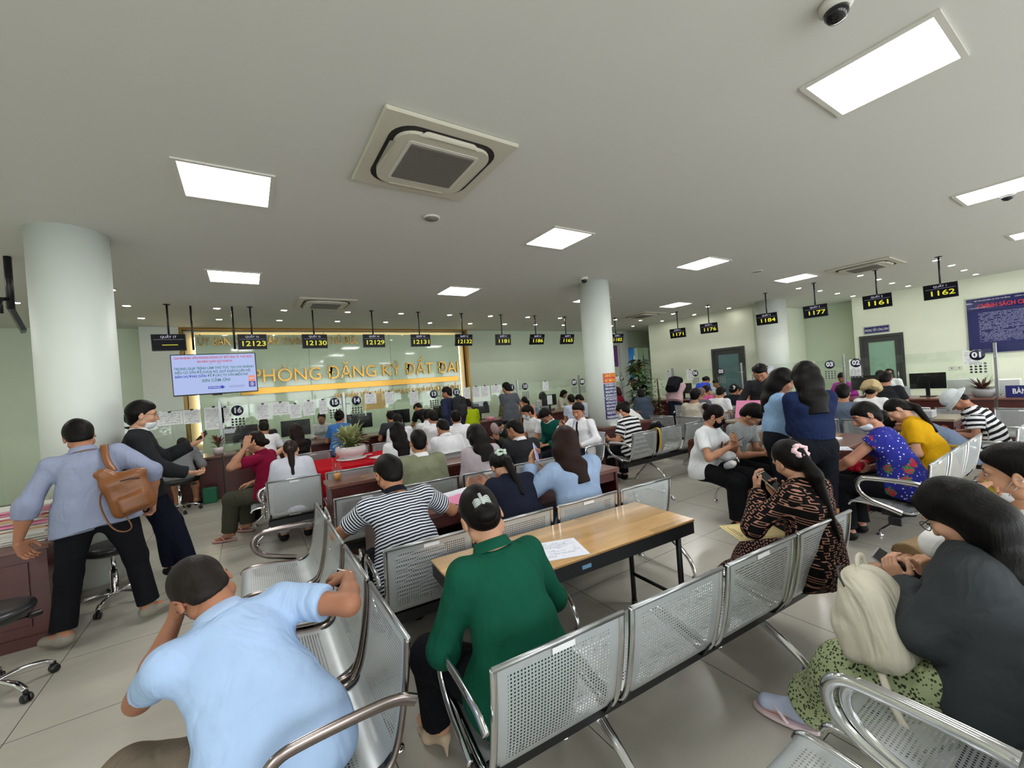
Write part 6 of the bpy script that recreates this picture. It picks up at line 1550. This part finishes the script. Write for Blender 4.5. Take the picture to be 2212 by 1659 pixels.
P = PE['hood']; pack('dark patterned backpack on the man in the navy hooded jacket', world_of(P) @ Matrix.Translation(Vector(P['Wst']-P['fwd']*.22+P['u2']*.08)), DGR)
P = PE['pinkj']; pack('large black backpack on the woman in pale pink', world_of(P) @ frame(Vector(P['Wst']-P['fwd']*.24+P['u2']*.10), Vector(P['u2']), Vector(P['fwd'])), DKF, 1.1)
pack('black backpack with a pale zip pull standing on a seat beside the man in glasses', Matrix.Translation((2.40, 3.82, .68)) @ Matrix.Rotation(R(175), 4, 'Z'), DKF, 1.0, .010, PAPER)
pack('black and yellow backpack on the bench right of the striped woman', Matrix.Translation((5.22, 4.12, .63)) @ Matrix.Rotation(R(90), 4, 'Z') @ Matrix.Rotation(R(-20), 4, 'Y'), DKF, .95)
o = MB().tube(chaikin([(4.98, 4.13, .72), (4.99, 3.99, .80), (4.99, 3.885, .825), (4.985, 3.86, .72), (4.985, 3.875, .50)], 2), .02, 6, sq=(1, .25)).build('yellow_strap', mat('yellow_webbing', '#caa41f', .6)); tag(o, 'yellow webbing strap hanging over the bench back', 'strap')
P = PE['maroon']; M = Matrix.Translation((-.08, 6.75, .18)); s_ = Sdf(); s_.bx((0, 0, 0), (.14, .10, .16), rad=.06, k=.03)
e, o = bag('black_bag', 'black bag standing on the floor behind the knees of the woman in maroon', 'bag', M, s_, .012, DKF)
P = PE['bmask']; c0 = P['Wst']-P['fwd']*.16+npv(-.10, 0, -.02); s_ = Sdf(); s_.bx((0, 0, 0), (.10, .045, .12), rad=.04, k=.03)
e, o = bag('brown_shoulder_bag', 'brown shoulder bag behind the woman in the black mask', 'bag', world_of(P) @ Matrix.Translation(Vector(c0)), s_, .010, fabric('brown_suede', '#4a2d20'))
toL = e.matrix_basis.inverted() @ world_of(P) if False else (world_of(P) @ Matrix.Translation(Vector(c0))).inverted() @ world_of(P)
pts = [toL @ Vector(q) for q in (c0+npv(0, 0, .1), P['Ch']-P['fwd']*.14-P['rt']*.09, P['Ch']+P['u2']*.115-P['rt']*.10-P['fwd']*.02, P['Ch']+P['fwd']*.145-P['rt']*.06+P['u2']*.02, P['Wst']+P['fwd']*.15+P['rt']*.03)]
MB().tube(chaikin(pts, 2), .014, 6, sq=(1, .4)).build('shoulder_strap', fabric('brown_suede', '#4a2d20'), e)
P = PE['bmask']; M = world_of(P); s_ = Sdf(); s_.el((0, 0, 0), (.10, .08, .055), k=.03); s_.el((.05, .03, .01), (.05, .05, .04), k=.02)
e, o = bag('gym_pouch', 'orange and white pouch on the lap of the woman in the black mask', 'pouch', M @ Matrix.Translation((-.03, .24, .70)), s_, .010, fabric('orange_white', '#d9dade', 'floral', '#d4552f', .09))
e = empty('steel_bottle', (M @ Vector((.17, .38, .66))), 0, 'white steel drinking bottle lying between the masked woman and the man in grey', 'bottle'); e.rotation_euler = (R(70), R(15), R(-50))
MB().lathe([(.0001, -.11), (.034, -.11), (.036, -.10), (.036, .07), (.024, .095), (.022, .10)], n=24).build('flask', mat('white_enamel', '#c5cad6', .3), e); MB().lathe([(.024, .10), (.025, .13), (.0001, .132)], n=20).build('cap', WHITEP, e)
P = PE['gtee']; M = world_of(P); s_ = Sdf(); s_.bx((0, 0, 0), (.15, .10, .05), rad=.045, k=.03)
bag('cream_bag', 'cream printed bag on the lap between the grey and tan seated people', 'bag', M @ Matrix.Translation((-.30, .34, .68)), s_, .011, fabric('cream_print', '#b9b5a4', 'dots', '#4a4a42', .06))
P = PE['floral']; M = world_of(P); s_ = Sdf(); s_.bx((0, 0, 0), (.12, .05, .04), rad=.03, k=.03)
e, o = bag('red_purse', 'red purse with a wrist loop on the lap of the woman in flowered blouse', 'purse', M @ Matrix.Translation((-.02, .32, .66)), s_, .009, fabric('red_purse', '#a5182c'))
MB().tube(chaikin([(.08, .02, 0), (.10, .08, -.04), (.06, .11, -.07), (.12, .10, -.08), (.10, .03, -.01)], 2), .004, 6).build('wrist_loop', fabric('red_purse', '#a5182c'), e)
# fruit, ring, watch, hair claw, heels, earbuds
P = PE['eat']; W_ = P['arm'][-1][2]; fd = unit(P['arm'][-1][3]); pn = unit(P['arm'][-1][4])
o = MB().lathe([(.0001, -.032), (.018, -.026), (.029, -.008), (.030, .008), (.018, .027), (.0001, .031)], n=20).build('yellow_fruit', mat('yellow_fruit', '#b9b02a', .4, 0, .2, 20)); o.location = world_of(P) @ Vector(W_+fd*.10+pn*.035); tag(o, 'yellow green fruit held to the mouth of the man at the right edge', 'fruit')
P = PE['polo']; W_, fd = P['arm'][1][2], unit(P['arm'][1][3]); pn = unit(P['arm'][1][4]); ax = np.cross(fd, pn)
q = W_+fd*.105-ax*.008+pn*.012
g = MB(); g.tube([q+(ax*math.cos(a)+pn*math.sin(a))*.0105 for a in [2*math.pi*i/16 for i in range(16)]], .002, 5, closed=True); g.box(-.006, .006, -.006, .006, -.002, .004, frame(Vector(q-pn*.012), Vector(-pn), Vector(fd)))
o = g.build('gold_ring', GOLD, P['e'], 'gold ring')
P = PE['green']; W = P['W']; CL = mat('clear_acrylic', '#b9c3bf', .12, 0, .05, alpha=.75)
e = MB(); c = npv(*W(0, -.120, -.005)); KS = .6
for k in range(5):
    for sx in (-1, 1):
        a = P['HM'] @ npv(sx*.012, -.004, .026-.013*k)*KS; b_ = P['HM'] @ npv(sx*.042, -.012, .034-.016*k)*KS; d_ = P['HM'] @ npv(sx*.058, .020, .028-.016*k)*KS
        pp = chaikin([c+a, c+b_, c+d_], 2); e.tube(pp, [.0055-.003*i/len(pp) for i in range(len(pp))], 6)
e.tube([c+(P['HM'] @ npv(0, -.006, .038)), c+(P['HM'] @ npv(0, -.010, -.034))], .007, 8); e.build('hair_claw', CL, P['e'], 'clear butterfly hair claw')
def heel(P, side):
    h_, k_, a_, toe = P['leg'][side]; sd = unit(np.cross(toe, (0, 0, 1)))
    a0 = a_-npv(0, 0, 0)
    s_ = Sdf(); s_.rc(a0-toe*.04-npv(0, 0, .045), a0+toe*.07-npv(0, 0, .085), .030, .034, k=.03, cut=[(a0-npv(0, 0, .035)+toe*.0, npv(0, 0, 1)+toe*.25)]); s_.rc(a0+toe*.07-npv(0, 0, .095), a0+toe*.165-npv(0, 0, .112), .030, .010, k=.03, sq=(sd, 1.25), cut=[(npv(0, 0, .004), (0, 0, -1))])
    s_.rc(a0-toe*.048-npv(0, 0, .07), npv(*(a0-toe*.050)[:2], .004), .014, .005, k=.015)
    sdf_obj('high_heel', s_, .0055, fabric('nude_leather', '#b9a68e', rough=.45, fold=.05), P['e'], extra=())
heel(PE['green'], -1); heel(PE['green'], 1)
# loose things left of the woman in grey: pink rabbit slippers already worn; watch of the tie man
P = PE['tie']; S_, E_, W_, fd, pn = P['arm'][1]; d = unit(W_-E_); u = unit(np.cross(d, (0, 0, 1))); v = np.cross(d, u)
MB().tube([W_-d*.02+(u*math.cos(a)+v*math.sin(a))*.031 for a in [2*math.pi*i/18 for i in range(18)]], .006, 6, closed=True).build('wrist_watch', BLACKP, P['e'])
g = MB(); n0 = P['Nk']+P['fwd']*.075-P['u2']*.03
g.tube([n0, n0-P['u2']*.04+P['fwd']*.03, n0-P['u2']*.20+P['fwd']*.055, n0-P['u2']*.25+P['fwd']*.05], [.016, .014, .026, .004], 6); g.build('necktie', fabric('dark_tie', '#171a26'), P['e'])
g = MB(); g.tube([n0+P['rt']*.05+P['u2']*.02, n0+P['rt']*.075-P['u2']*.10+P['fwd']*.05, n0+P['rt']*.06-P['u2']*.2+P['fwd']*.06], .004, 5); g.build('lanyard', mat('blue_lanyard', '#2b3f8f', .6), P['e'])
# hats
HATW = fabric('white_cotton_hat', '#c3c9cc', fold=.3); HATB = fabric('beige_crumpled_hat', '#b9a57c', fold=.8); CAPP = fabric('pinkish_check_cap', '#a58f90', 'dots', '#7d6a6c', .012)
P = PE['bucket']; h = Sdf(); W = P['W']; M_ = P['HM']
h.el(W(0, -.01, .055), npv(.095, .112, .085), M_, cut=[(W(0, 0, .035), M_ @ npv(0, 0, -1))]); sdf_obj('hat_crown', h, .009, HATW, P['e'], .003)
g = MB(); V = []; n = 40
for r_, z in ((1., .045), (1.42, .005), (1.40, -.002), (.97, .035)): V += [W(.094*r_*math.cos(2*math.pi*i/n), -.01+.112*r_*math.sin(2*math.pi*i/n), z) for i in range(n)]
g.add(V, [(k*n+i, k*n+(i+1) % n, (k+1)*n+(i+1) % n, (k+1)*n+i) for k in range(3) for i in range(n)], True); g.build('hat_brim', HATW, P['e'])
P = PE['hat']; h = Sdf(); W = P['W']; M_ = P['HM']; h.el(W(0, -.012, .05), npv(.112, .128, .10), M_, cut=[(W(0, 0, .0), M_ @ npv(0, 0, -1))]); h.rc(W(-.1, -.03, .01), W(.1, -.03, .01), .03, k=.04, sq=(M_[:, 1], 3.2)); sdf_obj('sun_hat', h, .011, HATB, P['e'], .014)
P = PE['cap']; h = Sdf(); W = P['W']; M_ = P['HM']; h.el(W(0, -.01, .045), npv(.096, .112, .092), M_, cut=[(W(0, .0, .025), M_ @ npv(0, -.25, -1))]); h.rc(W(-.03, .10, .045), W(.03, .10, .045), .008, k=.02, sq=(M_[:, 1], 5)); sdf_obj('cap', h, .009, CAPP, P['e'], .003)
# olive, lime etc. need nothing more: counter equipment follows
def monitor(x, y, rz, lab, w=.52, back=True, z=.752):
    e = empty('computer_monitor', (x, y, z), R(rz), lab, 'monitor', 'computer monitors on the counters')
    M = Matrix.Translation((0, 0, .30))
    MB().rbox(-w/2, w/2, 0, .022, -.15, .16, .004, M).build('casing', BLACKP, e)
    MB().box(-w/2+.01, w/2-.01, .022, .0235, -.135, .15, M).build('display', mat('monitor_blue', '#20283a', .2, 0, 0), e)
    MB().rbox(-.03, .03, -.015, .01, .0, .28, .003).build('stand', BLACKP, e); MB().rbox(-.11, .11, -.09, .09, 0, .012, .004).build('foot', BLACKP, e)
    MB().box(-.04, .04, -.002, 0, .10, .11, M).build('logo_strip', mat('grey_logo', '#4b4c52', .4), e)
    return e
for x, y, rz, lab in ((-.12, 9.2, 6, 'black monitor behind glass 16'), (.78, 9.22, 0, 'black monitor behind glass 15, left of the blue top'), (2.0, 9.2, 0, 'black monitor behind glass 14'), (2.85, 9.2, 4, 'black monitor between discs 14 and 13'), (3.95, 9.22, 0, 'black monitor behind the steel post by disc 13'), (4.95, 9.25, -8, 'large black monitor behind the man in dark grey'), (5.85, 9.25, 20, 'black monitor behind disc 10'), (7.2, 9.25, 0, 'black monitor with a white sheet taped to it')):
    monitor(x, y, rz, lab)
for y, lab in ((3.3, 'black monitor behind glass 02'), (2.35, 'black monitor between discs 02 and 01'), (4.4, 'black monitor behind glass 03'), (7.7, 'black monitor behind glass 06')): monitor(11.2, y, -90, lab)
# stacks and small office things on the counters
def boxy(name, lab, cat, x, y, w, d, h, col, rz=0, z=.751):
    o = MB().rbox(-w/2, w/2, -d/2, d/2, 0, h, min(.008, h/4)).build(name, mat('bx'+col, col, .5)); o.location = (x, y, z); o.rotation_euler = (0, 0, R(rz)); return tag(o, lab, cat, 'office things on the counters')
boxy('card_box', 'pale box on the counter left of the plant pot at 16', 'box', -.78, 8.95, .16, .10, .11, '#b9c3c8', 10); boxy('paper_tray', 'white paper tray on counter 16', 'tray', .52, 9.3, .22, .16, .10, '#c9ccce')
boxy('glass_jar_box', 'small clear case on counter 15', 'case', .55, 8.95, .10, .08, .12, '#a9b2b8'); boxy('blue_tin', 'blue white pen tin at counter 10', 'tin', 6.55, 9.0, .09, .09, .16, '#5a8fb5'); boxy('tissue_box', 'blue and white tissue box at counter 10', 'box', 6.72, 8.95, .16, .09, .09, '#9fb9d0')
boxy('pink_stack', 'pink file stack on counter 11', 'files', 5.05, 8.93, .20, .14, .06, '#d88aa8', 12); boxy('pink_stack', 'pink file stack left of the pillar on counter 9', 'files', 7.9, 8.95, .24, .18, .07, '#d88aa8'); boxy('printer', 'grey printer on the counter behind glass 02', 'printer', 11.45, 2.85, .35, .3, .18, '#9aa5a8')
boxy('white_binder_box', 'white file box behind the counter left of disc 01', 'box', 11.6, 1.95, .28, .36, .30, '#d3d6d4', z=.751) ; boxy('white_binder_box', 'second white file box behind disc 01', 'box', 11.6, 1.38, .28, .30, .27, '#ccd0cc')
boxy('yellow_box', 'yellow document box on counter 05 beside the reddish plant', 'box', 10.95, 5.75, .22, .26, .22, '#cba325'); boxy('pink_stack', 'pink file on top of counter 05', 'files', 10.98, 6.05, .16, .22, .05, '#d06a92')
boxy('white_laptop_bag', 'pale folded jacket on the counter beside the plant at disc 01', 'jacket', 11.35, 1.62, .25, .2, .14, '#5d6668')
e = empty('water_bottle', (7.62, 8.98, .751), 0, 'clear water bottle beside the sheet taped monitor', 'bottle'); MB().lathe([(.0001, 0), (.03, 0), (.032, .02), (.03, .15), (.012, .19), (.012, .205)], n=18).build('bottle_body', PLASTIC, e); MB().lathe([(.013, .205), (.013, .222), (.0001, .223)], n=14).build('cap', WHITEP, e)
o = MB().box(-.09, .09, -.002, 0, 0, .26).build('notice_sheet', PRINT); o.location = (7.2, 9.235, .93); tag(o, 'white sheet taped on the back of the monitor at counter 9', 'paper')
# ---- notices clipped on the glass
def notice(x, y, z, w, h, lab, facing=0, m=PRINT, clip=True):
    e = empty('notice_sheet', (x, y, z), 0 if facing == 0 else R(-90), lab, 'notice', 'paper notices clipped on the glass')
    o = MB().box(-w/2, w/2, -h/2, h/2, 0, .0015).build('sheet', m, e); o.rotation_euler = (R(90), 0, 0)
    if clip: MB().rbox(-.022, .022, -.006, .012, h/2-.012, h/2+.016, .003).build('clip', BLACKM, e)
for i, (x, w, h, z, lab) in enumerate(((-1.12, .34, .22, 1.46, 'wide white notice of bold lines, first left on the counter glass'), (-.82, .24, .24, 1.46, 'white notice second from the left on the counter glass'), (.34-.85, .28, .40, 1.40, 'tall double sheet right before the steel post at 16'),
    (.24, .21, .29, 1.44, 'printed sheet just right of disc 16'), (.53, .30, .24, 1.47, 'bold landscape notice second right of disc 16'), (.78, .20, .28, 1.40, 'pale sheet third right of disc 16'), (1.02, .21, .29, 1.43, 'printed sheet fourth right of disc 16'), (-.345, .13, .28, 1.44, 'clear blue sheet left of disc 16'), (1.30-.02, .15, .29, 1.43, 'printed sheet left of disc 15'),
    (2.22, .24, .22, 1.52, 'white notice over the tan envelope beside disc 14'), (2.62, .19, .27, 1.50, 'portrait sheet right of the tan envelope'), (3.2-.02, .2, .3, 1.45, 'clear sheet left of disc 13'), (3.98, .20, .28, 1.48, 'blue tinted sheet right of the post by disc 13'),
    (4.52, .18, .28, 1.46, 'first of three portrait sheets left of the man in dark grey'), (4.78, .18, .28, 1.46, 'middle of three portrait sheets left of the man in dark grey'), (5.03, .18, .28, 1.46, 'last of three portrait sheets left of the man in dark grey'), (5.36, .18, .20, 1.50, 'sheet just left of disc 11'), (6.95, .2, .25, 1.47, 'blue tinted sheet right of disc 10'), (9.3, .16, .3, 1.45, 'sheet right of the pillar left of disc 07'), (9.78, .2, .16, 1.5, 'small framed sheet right of disc 07'))):
    notice(x, 9.048, z, w, h, lab)
o = MB().rbox(-.24, .24, -.005, .0, -.17, .17, .002).build('tan_envelope', mat('tan_envelope', '#c8a868', .7)); o.location = (2.30, 9.068, 1.45); tag(o, 'tan envelope behind the notice beside disc 14', 'envelope')
for y, w, h, z, lab in ((8.9-.8, .2, .34, 1.44, 'first pale sheet right of disc 06'), (7.35, .22, .3, 1.46, 'second pale sheet right of disc 06'), (5.2, .28, .16, 1.47, 'pale notice beside the black shirted man on the glass'), (4.25, .18, .26, 1.46, 'white sheet left of disc 03'), (3.42, .2, .36, 1.40, 'tall white sheet under disc 02'), (1.72, .22, .27, 1.46, 'grey sheet under disc 01')): notice(11.045, y, z, w, h, lab, 1, PRINT if w < .25 else PRINT2)
# ---- plants
LEAFG = mat('leaf_green', '#2f4a22', .4, 0, .35, 12); LEAFV = mat('variegated_leaf', '#a3ab78', .45, 0, .45, 30); LEAFR = mat('red_leaf', '#6a3a30', .45, 0, .4, 25); LEAFY = mat('yellow_green_leaf', '#6f7a3a', .45, 0, .4, 25); SOIL = mat('soil', '#2a2019', .9); POTW = mat('white_ceramic', '#d8cfd0', .25, 0, .02, coat=.3); POTG = mat('grey_planter', '#9a9b9b', .4); POTD = mat('dark_planter', '#1d1e20', .4)
def leaf(mb, base, d, L, w, droop=.5, rnd=None, twist=0):
    d = Vector(d).normalized(); side = d.cross(Vector((0, 0, 1)))
    if side.length < .05: side = Vector((1, 0, 0))
    side.normalize(); up = side.cross(d); n = 7; V = []
    p = Vector(base); dd = d.copy()
    for i in range(n+1):
        t = i/n; ww = w*(math.sin(math.pi*min(1, t*.93+.05))**.75)*(1-.35*t)
        lift = up*ww*.35
        V += [p-side*ww+lift, p.copy(), p+side*ww+lift]
        dd = (dd+Vector((0, 0, -droop/n))).normalized(); p = p+dd*(L/n)
    F = []
    for i in range(n):
        a = i*3; F += [(a, a+1, a+4, a+3), (a+1, a+2, a+5, a+4)]
    mb.add(V, F, True)
def plant(name, x, y, z, pot, n, L, w, m, lab, stem_h=.0, spread=.8, seed=1, pot_r=.09, pot_h=.13, potm=POTW, bowl=False, droop=.6, extra=None):
    rr = random.Random(seed); e = empty(name, (x, y, z), 0, lab, 'plant', 'potted plants in the hall')
    pr = [(.0001, 0), (pot_r*.72, 0), (pot_r*.95, pot_h*.55), (pot_r, pot_h), (pot_r*.9, pot_h), (pot_r*.85, pot_h*.85), (.0001, pot_h*.85)] if not bowl else [(.0001, .0), (pot_r*1.02, 0), (pot_r*1.05, .012), (pot_r*.6, .018), (pot_r*.95, pot_h*.35), (pot_r*1.08, pot_h*.65), (pot_r, pot_h), (pot_r*.92, pot_h), (pot_r*.9, pot_h*.85), (.0001, pot_h*.85)]
    MB().lathe(pr, n=32).build('pot', potm, e); MB().lathe([(.0001, pot_h*.87), (pot_r*.88, pot_h*.87)], n=24).build('soil', SOIL, e)
    mb = MB(); st = MB()
    for i in range(n):
        a = rr.random()*6.283; el = rr.uniform(.25, 1.35); h = pot_h*.9+stem_h*rr.random()
        d = (math.cos(a)*math.cos(el)*spread, math.sin(a)*math.cos(el)*spread, math.sin(el))
        b0 = Vector((math.cos(a)*pot_r*.4*rr.random(), math.sin(a)*pot_r*.4*rr.random(), h))
        if stem_h: 
            top = b0+Vector(d)*L*.5; st.tube([(b0.x*.3, b0.y*.3, pot_h*.85), (b0.x*.6, b0.y*.6, h*.8), tuple(top)], .004, 5); b0 = top
        leaf(mb, b0, d, L*rr.uniform(.7, 1.15), w*rr.uniform(.75, 1.1), droop*rr.uniform(.6, 1.4))
    mb.build('foliage', m, e, normals=False)
    if stem_h: st.build('stems', mat('stem_green', '#4a5a2c', .6), e)
    if extra: extra(e, rr)
    return e
def anth(e, rr):
    mb = MB()
    for i in range(9):
        a = rr.random()*6.28; leaf(mb, (0, 0, .16), (math.cos(a)*.7+.5, math.sin(a)*.7, .8), rr.uniform(.16, .26), .055, .5)
    mb.build('dark_foliage', LEAFG, e, 'large dark green leaves', normals=False)
    mb = MB(); leaf(mb, (-.02, 0, .22), (-.1, -.2, 1), .17, .05, .2); leaf(mb, (.03, -.02, .25), (.4, -.2, 1), .12, .045, .2); mb.build('red_spathe', mat('deep_red_leaf', '#5a1a1c', .35), e, 'deep red leaf', normals=False)
plant('bowl_plant', 1.16, 6.02, .752, 0, 120, .16, .034, LEAFV, 'variegated plant in a white oval bowl on the red cloth', spread=.9, seed=3, pot_r=.19, pot_h=.18, bowl=True, extra=anth, stem_h=.14)
plant('potted_plant', -.48, 8.98, .752, 0, 34, .11, .022, LEAFR, 'small red leaved plant in a white pot at the counter beside disc 16', stem_h=.12, seed=5, pot_r=.085, pot_h=.13)
plant('potted_plant', -1.42, 8.95, .752, 0, 30, .15, .028, LEAFV, 'yellow green variegated plant behind the man with the mask', stem_h=.14, seed=6, pot_r=.10, pot_h=.14, potm=POTD)
plant('potted_plant', 10.95, 5.42, .752, 0, 60, .22, .022, LEAFR, 'broad reddish green plant on the counter behind the standing man in black', seed=8, pot_r=.12, pot_h=.16, potm=POTD, droop=1.)
plant('potted_plant', 10.95, 3.62, .752, 0, 44, .17, .018, LEAFY, 'yellow green spider plant in a dark pot under disc 02', seed=9, pot_r=.11, pot_h=.16, potm=POTD, droop=.9)
plant('potted_plant', 10.95, 1.62-.02, .752, 0, 38, .26, .020, mat('bromeliad_leaf', '#5f4036', .45, 0, .4, 20), 'spiky bromeliad in a grey trough beside the far right steel post', seed=10, pot_r=.15, pot_h=.15, potm=POTG, droop=.7)
plant('potted_plant', 5.06, 5.66, .752, 0, 24, .13, .026, LEAFG, 'small green plant on the left corner of the pillar desk', stem_h=.06, seed=12, pot_r=.07, pot_h=.09)
def tall(x, y, h, n, lab, seed, L=.22, w=.06, r=.32, m=LEAFG, pot=POTD, z=0, vine=True):
    rr = random.Random(seed); e = empty('tall_plant', (x, y, z), 0, lab, 'plant', 'potted plants in the hall')
    MB().lathe([(.0001, 0), (.14, 0), (.19, .32), (.175, .32), (.16, .28), (.0001, .28)], n=28).build('pot', pot, e)
    MB().tube([(0, 0, .27), (.01, 0, h*.6), (0, .01, h)], [.03, .028, .012], 10).build('stem', mat('mossy_stem', '#3a2f20', .9), e)
    mb = MB()
    for i in range(n):
        t = (i+.5)/n; zz = .42+(h-.42)*t; a = rr.random()*6.283; rad = r*(.25+.5*math.sin(math.pi*min(1, t*.85+.12)))*rr.uniform(.35, 1.)
        b0 = (math.cos(a)*rad*.6, math.sin(a)*rad*.6, zz); leaf(mb, b0, (math.cos(a), math.sin(a), rr.uniform(-.1, .7)), L*rr.uniform(.7, 1.2), w*rr.uniform(.7, 1.1), rr.uniform(.6, 1.3))
    mb.build('foliage', m, e, normals=False); return e
tall(9.25, 7.75, 2.0, 170, 'tall climbing pothos in a dark pot right of the pillar', 21, .28, .085, .46)
tall(9.15, 7.05, 1.45, 110, 'slender small leaved zamia plant right of the tall pothos', 22, .10, .022, .30, mat('zamia_leaf', '#44602c', .35, 0, .35, 20))
tall(-1.38, 6.60, 1.62, 55, 'tall broad leaved pothos behind the column at the left', 23, .26, .08, .30)
# purple bag hung behind counter etc.
o = MB().rbox(-.12, .12, -.04, .04, 0, .22, .03).build('magenta_bag', mat('magenta', '#9a3a94', .5)); o.location = (11.0, 4.06, .752); tag(o, 'magenta gift bag on the counter under disc 03', 'bag')
o = MB().rbox(-.10, .10, -.07, .07, 0, .26, .02).build('green_bag', mat('green_bag', '#1c6a4c', .5)); o.location = (-.62, 8.62, 0.0); tag(o, 'green bag on the floor beside the stool at the left counter', 'bag')
